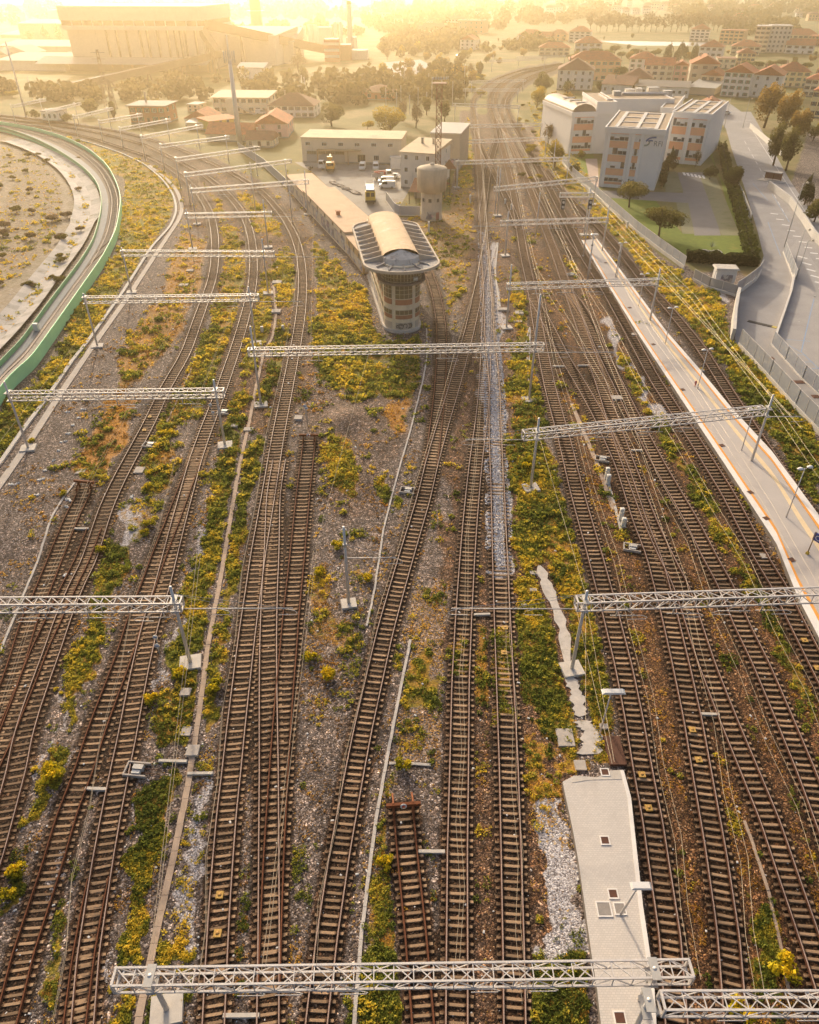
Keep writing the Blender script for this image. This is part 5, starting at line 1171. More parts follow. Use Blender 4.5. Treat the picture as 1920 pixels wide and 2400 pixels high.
signal_tower()
# long graffiti shed behind the tower
CREAM = plaster('cream_plaster', (.70, .59, .45)); OCH = plaster('ochre_plaster', (.52, .36, .20))
ROOFP = M('peach_felt_roof', (.60, .41, .27), .9, .16, .3, stain=(.46, .30, .20), stain_scale=.18, stain_lo=.52, fine=3)
def shed():
    a, b_ = P3(812, 594), P3(676, 446); t = b_ - a; L = t.length; rz = math.atan2(t.y, t.x)
    root = empty('depot_shed', 'long low shed with peach roof and graffiti wall behind the signal tower', 'shed', a, rz)
    w = 8.2; h = 4.4      # local x runs back along the wall, building lies on local -y
    for x0, x1, hh, ww in ((0, L * .66, h, w), (L * .66 + .02, L, h - .5, w - 1.2)):
        mb = MB(); mb.b0(x0, x1, -ww, 0, -.2, hh); mb.build('wall', CREAM, root); mb = MB(); mb.b0(x0 - .25, x1 + .25, -ww - .3, .3, hh, hh + .22); mb.build('roof', ROOFP, root)
        mb = MB(); mb.b0(x0 + .6, x1 - .4, .006, .03, .35, hh - 1.3); mb.build('graffiti_band', GRAF, root)
    for k in range(8): inst('window', window_mesh(1.0, .7, TRIMM, GLASS, None, 1), root, (L * (.06 + .118 * k), .012, h - .75), R(180))
    mb = MB(); mb.b0(L * .22, L * .22 + .9, -2.6, -1.8, h + .22, h + .95); mb.box((L * .22 + .45, -2.2, h + 1.05), (1.2, 1.1, .14)); mb.build('roof_vent', TOWB, root)
    a2 = P3(851, 643); t2 = a - a2; r2 = empty('shed_annex', 'small ochre annex between the graffiti shed and the signal tower', 'shed', a2, math.atan2(t2.y, t2.x)); L2 = t2.length - .3
    mb = MB(); mb.b0(0, L2, -5.5, 0, -.2, 3.9); mb.build('wall', OCH, r2); mb = MB(); mb.b0(-.2, L2, -5.6, .2, 3.9, 4.1); mb.build('roof', ROOFP, r2)
    mb = MB(); mb.b0(.4, L2 - .4, .006, .03, .3, 2.3); mb.build('graffiti_band', GRAF, r2)
    mb = MB(); mb.b0(-.03, -.006, -2.2, -.5, .3, 2.0); mb.build('graffiti_band', GRAF, r2)
    for k in range(3): inst('window', window_mesh(.7, 1.0, TRIMM, GLASS, None, 0), r2, (L2 * (.2 + .3 * k), .012, 2.9), R(180))
shed()
# depot yard buildings
FLATR = M('tan_flat_roof', (.64, .50, .33), .9, .18, .25, stain=(.40, .31, .22), stain_scale=.2, stain_lo=.52, fine=2)
root, w, H = building('long cream depot building with folding workshop doors facing the yard', (710,381), (941,386), 326, 15, 1, 0, CREAM, 'flat', FLATR, chim=0, name='depot_building', cat='building')
for k in range(6): inst('window', window_mesh(1.5, .9, WHITE, GLASS, None, 2), root, (w * (.03 + .165 * k) + 1.2, -.012, H * .78))
for k in range(4):
    d = inst('workshop_door', window_mesh(3.2, 2.2, M('door_grey', (.42, .38, .34), .7), M('door_panel', (.46, .42, .38), .7, .1, 2), None, 3), root, (w * (.06 + .095 * k) + 1.2, -.012, 1.35)); inst('window_band', window_mesh(3.0, .9, M('door_grey', (.42, .38, .34), .7), GLASSW, None, 3), d, (0, .0, 1.75))
inst('door', window_mesh(2.4, 2.5, M('brown_post', (.30, .20, .10), .7), GLASS, None, 2), root, (w * .60, -.012, 1.4))
for k in range(2): inst('window', window_mesh(1.6, 1.3, WHITE, GLASS, None, 2), root, (w * (.75 + .16 * k), -.012, 1.9))
mb = MB(); mb.b0(w * .16, w * .60, -2.4, -.05, 4.0, 4.25)
for x in (.165, .47): mb.b0(w * x, w * x + .35, -2.3, -1.95, 0, 4.0)
mb.build('porch_frame', OCH, root)
root, w, H = building('tall white depot block with tan roof left of the lattice floodlight tower', (940,441), (1014,447), 357, 17, 3, 3, plaster('grey_white_plaster', (.68, .63, .56)), 'shed', FLATR, 1.0, None, 2, chim=2, name='depot_building', cat='building', ww=.9, wh=1.1)
root, w, H = building('tall blind depot block with pale roof behind the lattice floodlight tower', (1009,397), (1076,400), 314, 20, 2, 0, plaster('tan_plaster', (.44, .37, .29)), 'flat', CONCP, chim=0, name='depot_building', cat='building')
mb = MB(); mb.b0(w * .45, w - .1, -.03, -.006, .3, 3.4); mb.build('graffiti_band', GRAF, root)
# water tower
r = empty('water_tower', 'stained concrete water tower with a fat drum tank', 'water tower', P3(1011, 512)); rs_ = 2.75; zt = atY(1011, 446, r.location.y).z; zz = atY(1011, 392, r.location.y).z
WTM = plaster('water_tower_concrete', (.56, .46, .34), .5, .2)
mb = MB(); mb.lathe([(rs_, -.2), (rs_, .9), (rs_ * .97, 1.0), (rs_ * .95, zt)], 28); sh = mb.build('shaft', WTM, r)
mb = MB(); mb.lathe([(rs_ * .95, zt - .3), (rs_ * 1.32, zt + .1), (rs_ * 1.34, zz - .2), (rs_ * 1.25, zz), (rs_ * .5, zz + .55), (0, zz + .65)], 32); tk = mb.build('tank', WTM, r)
mb = MB(); mb.box((0, 0, zz + .8), (.9, .9, .3)); mb.build('hatch', CONC, tk)
for a in (-100, -55, -140):
    inst('window', window_mesh(.7, .8, TRIMM, GLASS, None, 1), sh, (rs_ * .96 * math.cos(R(a)), rs_ * .96 * math.sin(R(a)), zt * .72), R(a + 90))
mb = MB(); mb.lathe([(rs_ + .02, .4), (rs_ + .02, 2.2)], 10, a0=R(-120), a1=R(-70)); mb.build('sprayed_patch', GRAF, sh)
inst('door', window_mesh(.9, 1.9, TRIMM, M('faded_red_door', (.42, .16, .13), .7), None, 0), sh, (rs_ * math.cos(R(-58)), rs_ * math.sin(R(-58)), 1.1), R(32))
COR = M('rusty_corrugated', (.28, .115, .060), .8, .35, 1.5, stain=(.16, .07, .05), stain_lo=.5)
def lean(label, a, b_, d, h0, h1, mat=COR, walls=True):
    A, B = G(*a), G(*b_); t = B - A; r = empty('lean_to', label, 'shed', A, math.atan2(t.y, t.x), None); w = t.length
    mb = MB(); n = 16
    for i in range(n): mb.add([(w * i / n, 0, h0), (w * (i + .5) / n, 0, h0 + .08), (w * (i + .5) / n, d, h1 + .08), (w * i / n, d, h1)], [(0, 1, 2, 3)]); mb.add([(w * (i + .5) / n, 0, h0 + .08), (w * (i + 1) / n, 0, h0), (w * (i + 1) / n, d, h1), (w * (i + .5) / n, d, h1 + .08)], [(0, 1, 2, 3)])
    mb.build('roof', mat, r)
    for x in (.1, w / 2, w - .1): mb = MB(); mb.b0(x - .08, x + .08, .1, .26, 0, h0); mb.build('post', WOOD, r)
    mb = MB(); mb.b0(0, w, d - .2, d, 0, h1 - .05); mb.build('back_wall', plaster('tan_plaster', (.44, .37, .29)), r)
lean('rusty corrugated lean-to left of the water tower', (958,478), (992,480), 7, 3.0, 5.2); lean('rusty corrugated lean-to right of the water tower', (1030,470), (1056,462), 8, 3.4, 5.6); lean('striped rusty roof behind the water tower', (1040,432), (1069,430), 9, 4.0, 6.0)
# lattice floodlight tower
r = empty('floodlight_tower', 'rusty lattice floodlight tower beside the water tower', 'floodlight tower', P3(1025, 452)); ztop = atY(1025, 196, r.location.y).z
LAT = M('rusty_lattice', (.20, .085, .055), .75, .3, 1); mb = MB(); n = 17; s0 = .72
for i, j in ((-1, -1), (1, -1), (1, 1), (-1, 1)): mb.bar((i * s0, j * s0, 0), (i * s0, j * s0, ztop), .16)
for k in range(n):
    z0, z1 = ztop * k / n, ztop * (k + 1) / n
    for (a, b_) in (((-1, -1), (1, -1)), ((1, -1), (1, 1)), ((1, 1), (-1, 1)), ((-1, 1), (-1, -1))):
        mb.bar((a[0] * s0, a[1] * s0, z0), (b_[0] * s0, b_[1] * s0, z1), .09); mb.bar((b_[0] * s0, b_[1] * s0, z0), (a[0] * s0, a[1] * s0, z1), .09); mb.bar((a[0] * s0, a[1] * s0, z1), (b_[0] * s0, b_[1] * s0, z1), .08)
mb.build('lattice_mast', LAT, r); mb = MB(); mb.box((0, 0, ztop + .1), (3.6, 3.2, .18)); 
for x in (-1.75, 1.75): mb.tube([(x, -1.5, ztop + 1.1), (x, 1.5, ztop + 1.1)], .05, 4)
for y in (-1.5, 1.5): mb.tube([(-1.75, y, ztop + 1.1), (1.75, y, ztop + 1.1)], .05, 4)
mb.build('platform_deck', LAT, r)
for k in range(6):
    mb = MB(); x = -1.7 + .68 * k; mb.box((x, -1.7, ztop + 1.4), (.5, .4, .6), 0, 0, .7); mb.build('floodlight', STEELF, r)
# office block with three wings
OFFG = plaster('office_render', (.80, .755, .71), .62, .06); OFFB = M('orange_brick_panel', (.76, .40, .24), .9, .10, .6, orand=.06, fine=12); OFROOF = M('office_roof_felt', (.36, .27, .19), .9, .14, .3); OFL = M('office_roof_light', (.56, .53, .50), .8, .1, .6)
AW = M('office_glass', (.05, .06, .07), .15, .5, .35); BLND = M('office_blind', (.72, .68, .63), .7, .12, .8)
def office():
    root = empty('office_block', 'grey and brick railway office block of three wings with roof lights', 'office building', P3(1402, 437))
    o = root.location
    def wing(fl, fr, ytop, depth, floors, bays, nm, roofribs=True, dome=False, back=None):
        a, b_ = G(*fl), G(*fr); t = b_ - a; w = t.length; rz = math.atan2(t.y, t.x); mid = (a + b_) / 2; H = CAMH - mid.y * math.tan(ang(ytop))
        mb = MB(); mb.b0(0, w, 0, depth, -.3, H); W_ = mb.build(nm, OFFG, root, loc=a - o, rz=rz)
        fh = H / (floors + .25)
        for x0, x1, in bays:
            mb = MB(); mb.b0(w * x0, w * x1, -.03, -.004, fh * .25, fh * (floors - .02)); mb.build('brick_panel', OFFB, W_)
            for f in range(floors):
                z = fh * (f + .70); ww = w * (x1 - x0)
                mb = MB(); mb.b0(w * x0, w * x1, -.05, -.032, z - fh * .23, z + fh * .23, 0)
                nb = max(3, int(ww / 1.15)); rr = random.Random(f * 7 + int(x0 * 50))
                for k in range(nb):
                    xa = w * x0 + ww * k / nb; mb.b0(xa - .04, xa + .04, -.09, -.05, z - fh * .23, z + fh * .23, 1)
                    if rr.random() < .74: mb.b0(xa + .05, xa + ww / nb - .05, -.062, -.052, z + fh * (.23 - rr.choice([.3, .46, .2])), z + fh * .23, 2)
                mb.b0(w * x0, w * x1, -.12, -.05, z - fh * .26, z - fh * .23, 1); mb.build('window_band', [AW, WHITE, BLND], W_)
        for x0, x1 in bays:
            for x in (x0, x1):
                mb = MB(); mb.b0(w * x - .35, w * x + .35, -.35, -.002, -.3, H - fh * .18); mb.build('pilaster', OFFG, W_)
        mb = MB(); mb.b0(-.35, w + .35, -.45, -.003, H - fh * .26, H + .5); mb.b0(-.35, -.002, -.001, depth, H - .6, H + .5); mb.b0(w + .002, w + .35, -.001, depth, H - .6, H + .5); mb.build('parapet', OFFG, W_)
        if not dome:
            mb = MB(); mb.b0(.02, w - .02, .02, depth - .02, H + .001, H + .2); rf = mb.build('roof', OFROOF, W_)
            if roofribs:
                for x in (.16, .52, .84): mb = MB(); mb.b0(w * x - .5, w * x + .5, 1.2, depth - 2, H + .21, H + .45); mb.build('roof_light', OFL, rf)
                for k in range(4): mb = MB(); y = 2.5 + (depth - 6) * k / 3; mb.b0(w * .16, w * .84, y - .35, y + .35, H + .21, H + .42); mb.build('roof_light', OFL, rf)
        else:
            mb = MB(); n = 10; vs = []
            for y in (.3, depth):
                for i in range(n + 1):
                    u = math.pi * i / n; vs.append((w / 2 - w / 2 * math.cos(u), y, H + .2 + 2.6 * math.sin(u)))
            mb.add(vs, [(i, i + 1, n + 2 + i, n + 1 + i) for i in range(n)] + [tuple(range(n + 1))[::-1]], 0, False); rf = mb.build('curved_roof', M('bronze_curved_roof', (.30, .21, .14), .6, .2, .4), W_)
            for k in range(3): mb = MB(); mb.box((w / 2, 4 + 6 * k, H + 2.9), (w * .5, 1.0, .2)); mb.build('roof_light', OFL, rf)
        return W_, w, H, fh, rz
    Wc, w, H, fh, rz = wing((1402,437), (1533,447), 305, 34, 4, [(.07, .43), (.49, .64)], 'centre_wing')
    Wl, wl, Hl, _, _ = wing((1331,362), (1385,360), 266, 30, 3, [(.06, .97)], 'left_wing', dome=True)
    wing((1386,360), (1427,360), 242, 26, 1, [], 'left_stair_wall', roofribs=False)
    wing((1556,380), (1642,388), 268, 34, 3, [(.02, .46), (.52, .95)], 'right_wing')
    wing((1530,368), (1557,370), 256, 34, 1, [], 'right_stair_wall', roofribs=False)
    wing((1408,352), (1556,352), 235, 14, 1, [], 'core_block', roofribs=False)
    for k, (x, y, s) in enumerate([(1460,330,3.2),(1480,330,2.2),(1512,330,4),(1545,335,3),(1430,340,2.6)]):
        p = G(x, y) - o; mb = MB(); mb.b0(p.x - s / 2, p.x + s / 2, p.y, p.y + 3, H - .5, H + 1.6 + .3 * (k % 3)); mb.build('roof_plant', STEELF, root)
    mb = MB(); mb.tube([G(1440, 338) - o + Vector((0, 0, H + 1)), G(1545, 338) - o + Vector((0, 0, H + 1))], .55, 8); mb.build('roof_duct', STEEL, root)
    GRY = M('sign_grey', (.20, .19, .19), .5)
    text('RFI', 1.9, GRY, Wc, (w * .845, -.06, H - 3.7), (R(90), 0, 0))
    mb = MB(); x = w * .69; z = H - 3.8      # winged ribbon emblem: blue upper stroke, green-grey lower stroke
    def rib(pts, th, m):
        for a, b_ in zip(pts[:-1], pts[1:]): mb.bar((x + a[0] * .82, -.06, z + a[1]), (x + b_[0] * .82, -.06, z + b_[1]), .1, th * .8, m)
    rib([(.4, 1.2), (1.2, 1.9), (2.2, 2.2), (3.6, 2.3)], .55, 0); rib([(1.1, 1.25), (1.9, 1.45), (2.6, 1.35)], .45, 0); rib([(.0, .1), (.9, .2), (1.5, .6), (1.7, 1.3)], .5, 1)
    mb.build('emblem', [M('emblem_blue', (.05, .12, .30), .5), M('emblem_grey', (.16, .24, .22), .5)], Wc)
office()
# ------------------------------------------------------------------ roads and the office forecourt
ASPH = M('asphalt', (.30, .28, .275), .9, .14, .25, stain=(.38, .355, .345), stain_scale=.09, stain_lo=.5, fine=25)
ASPD = M('dark_asphalt', (.20, .185, .18), .9, .14, .3, stain=(.19, .175, .17), stain_scale=.12, stain_lo=.5, fine=25)
PALEA = M('pale_tarmac', (.34, .315, .305), .9, .14, .3, stain=(.27, .25, .245), stain_scale=.1, stain_lo=.52, fine=25)
LAWN = M('lawn', (.13, .17, .02), .95, .35, .8, stain=(.30, .24, .05), stain_scale=.25, stain_lo=.55, fine=9)
GRASSP = M('grass_pavers', (.21, .20, .12), .95, .2, .6, stain=(.14, .15, .06), stain_scale=.3, stain_lo=.5, fine=9)
PAINT = M('road_paint', (.66, .64, .62), .7, .15, 1)
BLUEP = M('blue_road_paint', (.22, .32, .48), .7, .15, 1)
def sheet(name, poly, z, mat, label):
    P = [G(x, y) for x, y in poly]; mb = MB(); mb.prism([(p.x, p.y) for p in P], z - .003, z); o = mb.build(name, mat); return tag(o, label, kind='structure')
sheet('street', [(1690,262),(1760,262),(1800,330),(1850,420),(1890,480),(1925,520),(2300,800),(2300,1400),(1925,1010),(1860,945),(1800,880),(1722,805),(1728,700),(1775,640),(1790,600),(1775,540),(1745,440),(1715,350)], .03, ASPH, 'grey street running down the right side')
sheet('parking_lot', [(1838,600),(1870,560),(1925,640),(2300,900),(2300,1340),(1925,912),(1862,850),(1815,792),(1838,735),(1860,680)], .034, PALEA, 'grey car park at the right edge')
sheet('forecourt_drive', [(1588,404),(1650,404),(1690,552),(1628,552)], .02, ASPD, 'dark drive beside the office block')
sheet('forecourt_lane', [(1395,446),(1600,452),(1616,466),(1612,476),(1400,462)], .024, ASPD, 'dark lane at the foot of the office block')
sheet('car_park', [(1640,412),(1680,418),(1735,552),(1692,552)], .022, GRASSP, 'mossy paver car park right of the drive')
sheet('car_park', [(1560,402),(1586,402),(1602,448),(1560,452)], .022, GRASSP, 'mossy paver bay beside the office block')
sheet('car_park', [(1585,472),(1612,470),(1628,548),(1600,548)], .022, GRASSP, 'mossy paver bay left of the drive')
sheet('lawn', [(1425,462),(1535,468),(1600,548),(1735,552),(1770,614),(1610,598),(1500,545),(1385,430),(1405,440)], .014, LAWN, 'green lawn behind the boundary fence')
sheet('lawn', [(1345,352),(1390,352),(1396,420),(1365,400)], .014, LAWN, 'lawn left of the office block')
sheet('lawn', [(1680,400),(1720,470),(1745,560),(1722,545),(1690,425),(1650,330),(1662,330)], .016, LAWN, 'lawn strip along the hedge')
sheet('yard_apron', [(690,380),(950,388),(960,445),(940,480),(900,520),(850,500),(800,470),(735,405)], .02, M('yard_concrete', (.30, .27, .24), .9, .2, .2, stain=(.18, .15, .13), stain_scale=.15, stain_lo=.5), 'concrete yard in front of the depot building')
sheet('footpath', [(1372,372),(1400,372),(1405,440),(1385,440)], .018, M('pink_paving', (.36, .28, .25), .9), 'pinkish paved path left of the office block')
sheet('street', [(900,146),(985,140),(1005,150),(990,175),(960,185),(900,178)], .03, PALEA, 'pale curving road beyond the depot')
sheet('side_street', [(1655,225),(1700,235),(1770,285),(1700,300),(1680,270)], .026, ASPH, 'side street below the yellow houses')
sheet('river', [(1385,95),(1495,107),(1650,108),(1680,100),(1500,97)], .05, M('pale_river', (.52, .50, .46), .25, .1, .05), 'pale river below the grassy bank')
def marks(label, segs, w, mat=PAINT, name='road_marking', z=.038):
    mb = MB()
    for a, b_ in segs:
        A, B = P3(*a, z), P3(*b_, z); t = (B - A).normalized(); n = Vector((t.y, -t.x, 0)) * w / 2
        mb.add([A - n, A + n, B + n, B - n], [(0, 1, 2, 3)])
    return tag(mb.build(name, mat), label, kind='structure')
def dashes(a, b_, n, k=.5): return [((a[0] + (b_[0] - a[0]) * i / n, a[1] + (b_[1] - a[1]) * i / n), (a[0] + (b_[0] - a[0]) * (i + k) / n, a[1] + (b_[1] - a[1]) * (i + k) / n)) for i in range(n)]
marks('white dashed band across the street', [((1806 + 14 * i * .95, 500 + 13.2 * i), (1824 + 14 * i * .95, 502 + 13.2 * i)) for i in range(9)] , .7)
marks('second white dashed band toward the right edge', [((1870 + 10 * i, 600 + 15 * i), (1892 + 10 * i, 606 + 15 * i)) for i in range(6)], .7)
marks('white lane line of the street', dashes((1745, 330), (1850, 520), 12) + dashes((1760, 300), (1890, 500), 1, 1), .16)
marks('blue parking bay lines', [((1908,700),(1878,825)),((1820,794),(1880,826)),((1880,826),(1925,870)),((1835,830),(1890,832)),((1850,850),(1905,848)),((1872,868),(1925,862)),((1840,795),(1900,800)),((1890,880),(1940,880))], .16, BLUEP)
marks('blue kerbside lines of the upper street', [((1765,430),(1800,470)),((1800,520),(1830,600)),((1810,455),(1850,520))], .14, BLUEP)
marks('white crossing stripes at the forecourt', [((1602 + 9 * i, 404 + 1.5 * i), (1606 + 9 * i, 411 + 1.5 * i)) for i in range(6)], .7)
mb = MB(); a, b_ = P3(1753,752,.06), P3(1821,768,.06)
for i in range(6): mb.bar(a + (b_ - a) * (i / 6 + .005), a + (b_ - a) * ((i + 1) / 6 - .005), .9, .07, i % 2 if i in (2, 5) else 0)
tag(mb.build('speed_hump', [M('hump_black', (.05, .045, .045), .8), M('hump_yellow', (.45, .36, .10), .8)]), 'black and yellow speed hump across the street', 'speed hump')
for x, y, lab in [(1873,896,'black drain grating in the street near the right edge'), (1913,930,'brown drain grating at the right edge of the street'), (1805,840,'brown street cover below the speed hump')]:
    mb = MB(); p = G(x, y); mb.box((p.x, p.y, .05), (2.6 if y == 896 else 1.2, 1.0, .05)); tag(mb.build('drain_grating', COV), lab, 'grating')
# walls and fences
PANEL = M('grey_fence_panel', (.36, .37, .40), .7, .12, 1.2); WHITEW = plaster('white_wall', (.56, .52, .48))
def glassfence():
    m, nt, b = nodemat('fence_mesh_grey'); b.inputs['Base Color'].default_value = (.36, .37, .40, 1); b.inputs['Roughness'].default_value = .6
    t = N(nt, 'ShaderNodeBsdfTransparent'); mx = N(nt, 'ShaderNodeMixShader'); tc = N(nt, 'ShaderNodeTexCoord').outputs['Object']
    mx.inputs[0].default_value = .62; nt.links.new(t.outputs[0], mx.inputs[1]); nt.links.new(b.outputs[0], mx.inputs[2]); nt.links.new(mx.outputs[0], nt.nodes['Material Output'].inputs['Surface']); return m
MESHF = glassfence()
def fence(label, pts, hw, hf, wall=WHITEW, panel=MESHF, post=STEEL, wt=.3, name='boundary_fence', step=2.6, cat='fence'):
    P = [G(*p) for p in pts]; root = empty(name, label, cat, P[0])
    mb = MB(); mp = MB(); ms = MB()
    for a, b_ in zip(P[:-1], P[1:]):
        a, b_ = a - root.location, b_ - root.location; d = Vector((0, 0, hw / 2)); 
        if hw: mb.bar(a + d, b_ + d, wt, hw)
        if hf:
            d = Vector((0, 0, hw + hf / 2)); mp.bar(a + d, b_ + d, .035, hf - .04); n = max(1, int((b_ - a).length / step))
            for k in range(n + 1):
                q = a + (b_ - a) * k / n; ms.bar(q + Vector((0, 0, max(0, hw - .3))), q + Vector((0, 0, hw + hf + .03)), .09)
            t = (b_ - a); ms.bar(a + Vector((0, 0, hw + hf)), b_ + Vector((0, 0, hw + hf)), .06)
    if hw: mb.build('base_wall', wall, root)
    if hf: mp.build('mesh_panel', panel, root); ms.build('fence_posts', post, root)
    return root
fence('grey panel fence on a pale wall between the tracks and the office lawn', [(1318,383),(1345,418),(1385,452),(1440,500),(1490,545),(1545,588),(1603,630)], .7, 1.9, panel=PANEL)
fence('low pale wall with mesh around the white kiosk', [(1624,656),(1660,676),(1722,694)], .45, 1.7)
fence('mesh fence on a white wall curving beside the kiosk', [(1722,694),(1740,682),(1772,657),(1782,640)], .8, 2.0)
fence('tall pale wall beside the grass bank', [(1727,700),(1718,750),(1714,800)], 2.2, 0, wt=.5)
fence('pale wall with grey mesh running down to the right edge', [(1730,812),(1800,888),(1862,958),(1925,1024),(2000,1100)], .7, 2.3)
fence('grey mesh fence between street and car park', [(1808,808),(1840,845),(1880,890),(1925,932),(2010,1010)], .25, 2.1)
fence('concrete wall between street and car park', [(1862,640),(1852,690),(1835,740),(1812,806)], .9, 0, wt=.35)
fence('grey fence at the bend of the street', [(1836,592),(1855,640),(1862,660)], .3, 2.0)
fence('pale wall along the far right side of the street', [(1800,440),(1850,478),(1880,520),(1905,560),(1935,590)], 1.9, 0, wt=.4)
fence('white panel wall along the upper street', [(1757,300),(1785,325),(1830,365)], 1.8, 0, wt=.3)
fence('white railing by the hedge along the drive', [(1722,430),(1740,470),(1758,520)], .3, 1.6)
fence('grey fence along the depot yard by the curve', [(560,352),(620,392),(672,440)], .2, 2.3, panel=PANEL)
fence('grey fence panels between the yard and the signal tower', [(905,470),(925,498),(938,505),(985,506)], .1, 2.2, panel=PANEL)
# kiosk
r = empty('white_kiosk', 'small white electrical kiosk inside the mesh enclosure', 'kiosk', G(1692, 668), -.1)
mb = MB(); mb.b0(-1.9, 1.9, -1.2, 1.2, 0, 3.4); mb.build('body', plaster('kiosk_white', (.66, .63, .60)), r); mb = MB(); mb.box((0, 0, 3.52), (4.6, 3.2, .26), 0, 0, .9); mb.build('roof', CONCP, r)
mb = MB(); mb.b0(-.9, 1.3, -1.24, -1.204, .4, 2.4); mb.build('doors', GRAF, r); mb = MB(); mb.tube([(-2.2, -1.3, 0), (-2.2, -1.3, 3.2)], .06, 6); mb.tube([(-2.2, -1.3, 3.0), (-1.7, -1.2, 3.0)], .05, 6); mb.build('conduit', STEEL, r)
# bus shelter
r = empty('bus_shelter', 'red-brown bus shelter on a traffic island by the upper street', 'bus shelter', G(1806, 424), -.75)
mb = MB(); mb.b0(-2.6, 2.6, -.6, 2.0, 2.3, 2.5); mb.build('roof', M('shelter_roof', (.36, .32, .30), .7), r)
for x in (-2.4, 0, 2.4): mb = MB(); mb.b0(x - .08, x + .08, 1.5, 1.66, 0, 2.3); mb.build('post', RUSTO, r)
mb = MB(); mb.b0(-2.4, 2.4, 1.62, 1.7, .3, 2.0); mb.build('back_panel', M('shelter_panel', (.26, .12, .09), .6), r)
mb = MB(); mb.prism([(-3.6, -1.6), (3.6, -1.6), (4.4, .2), (3.2, 2.4), (-3.2, 2.4)], -.0, .14); mb.build('island', CONCP, r)
# street lamps with round heads
for x, y, t, lab in [(1838,580,430,'street lamp with pale globe between street and car park, upper one'), (1855,640,540,'street lamp with pale globe at the bend of the street'), (1866,655,565,'grey street pole with globe left of the car park'), (1696,305,210,'tall street lamp at the side street corner'), (1741,300,232,'street lamp at the pedestrian end of the side street')]:
    b_ = G(x, y); h = atY(x, t, b_.y).z; r = empty('street_lamp', lab, 'street lamp', b_, group='street lamps on the right'); mb = MB(); mb.tube([(0, 0, 0), (0, 0, h)], [.1, .06], 8); mb.tube([(0, 0, h), (.9, 0, h + .15)], .04, 6); mb.build('pole', STEELF, r)
    mb = MB(); mb.lathe([(0, -.2), (.26, -.08), (.3, .05), (.16, .22), (0, .26)], 12, (.9, 0, h + .1)); mb.build('lamp_head', M('globe_cream', (.66, .55, .38), .4), r)

# ------------------------------------------------------------------ viaduct with green walls
GRN = M('green_barrier', (.34, .74, .42), .6, .12, .4, orand=.05); GRND = M('dark_green_louvre', (.20, .42, .22), .6, .2, 1.5)
OUT = [(-60,1010),(0,953),(33,908),(83,864),(167,741),(200,691),(245,625),(278,558),(289,480),(278,445),(256,401),(211,362),(156,334),(83,312),(0,297),(-80,290)]
INN = [(-60,945),(0,872),(56,814),(95,758),(139,697),(189,630),(223,575),(239,513),(242,480),(236,445),(211,412),(178,386),(134,358),(83,332),(33,314),(0,305),(-80,298)]
no = 90; OW = [G(x, y) for x, y in resamp(dense(OUT, 4, 16), no)]; IW = [P3(x, y, .3) for x, y in resamp(dense(INN, 4, 16), no)]
for p in IW: p.z = 0
root = empty('viaduct', 'curving railway viaduct deck between green noise barriers on the left', 'viaduct', OW[45]); o = root.location; DZ = .9
def wallstrip(P, z0, z1, name, mat, th=.12, posts=0):
    mb = MB()
    for a, b_ in zip(P[:-1], P[1:]): mb.bar(a - o + Vector((0, 0, (z0 + z1) / 2)), b_ - o + Vector((0, 0, (z0 + z1) / 2)), th, z1 - z0)
    q = mb.build(name, mat, root)
    if posts:
        mb = MB()
        for i in range(0, len(P)): mb.bar(P[i] - o + Vector((0, 0, z0)), P[i] - o + Vector((0, 0, z1 + .06)), .16)
        mb.build('barrier_posts', posts, q)
wallstrip(OW, 0, 2.1, 'outer_barrier', GRN, .12); wallstrip(IW, 0, .8, 'inner_parapet', GRN, .2); wallstrip(IW, .8, 1.75, 'inner_louvre', GRND, .10)
def between(a, b_, z, name, mat):
    vs = []; 
    for p, q in zip(IW, OW):
        for k in (a, b_): v = p + (q - p) * k - o; vs.append((v.x, v.y, z))
    mb = MB(); mb.add(vs, [(2 * i, 2 * i + 1, 2 * i + 3, 2 * i + 2) for i in range(no - 1)]); mb.build(name, mat, root)
between(.02, .34, DZ + .05, 'walkway', M('walkway_grey', (.21, .22, .24), .85, .12, .6)); between(.34, .98, DZ, 'deck', M('deck_ballast', (.16, .13, .11), .95, .35, 2.5, fine=9))
mid = [p + (q - p) * .68 for p, q in zip(IW, OW)]
mb = MB()
for k in range(no * 6):
    i, f_ = divmod(k / 6.0, 1.0); i = int(i)
    if i >= no - 1: break
    p = mid[i] + (mid[i + 1] - mid[i]) * f_; t = (mid[i + 1] - mid[i]).normalized(); n = Vector((t.y, -t.x, 0)); mb.bar(p - n * 1.15 - o + Vector((0, 0, DZ + .06)), p + n * 1.15 - o + Vector((0, 0, DZ + .06)), .22, .10)
tag(mb.build('sleepers', SLPG, root), kind='stuff')
for s in (-.72, .72):
    mb = MB(); P = []
    for i in range(no): t = (mid[min(i + 1, no - 1)] - mid[max(0, i - 1)]).normalized(); P.append(mid[i] + Vector((t.y, -t.x, 0)) * s - o + Vector((0, 0, DZ + .17)))
    for a, b_ in zip(P[:-1], P[1:]): mb.bar(a, b_, .09, .13)
    mb.build('rail', RTOP, root)
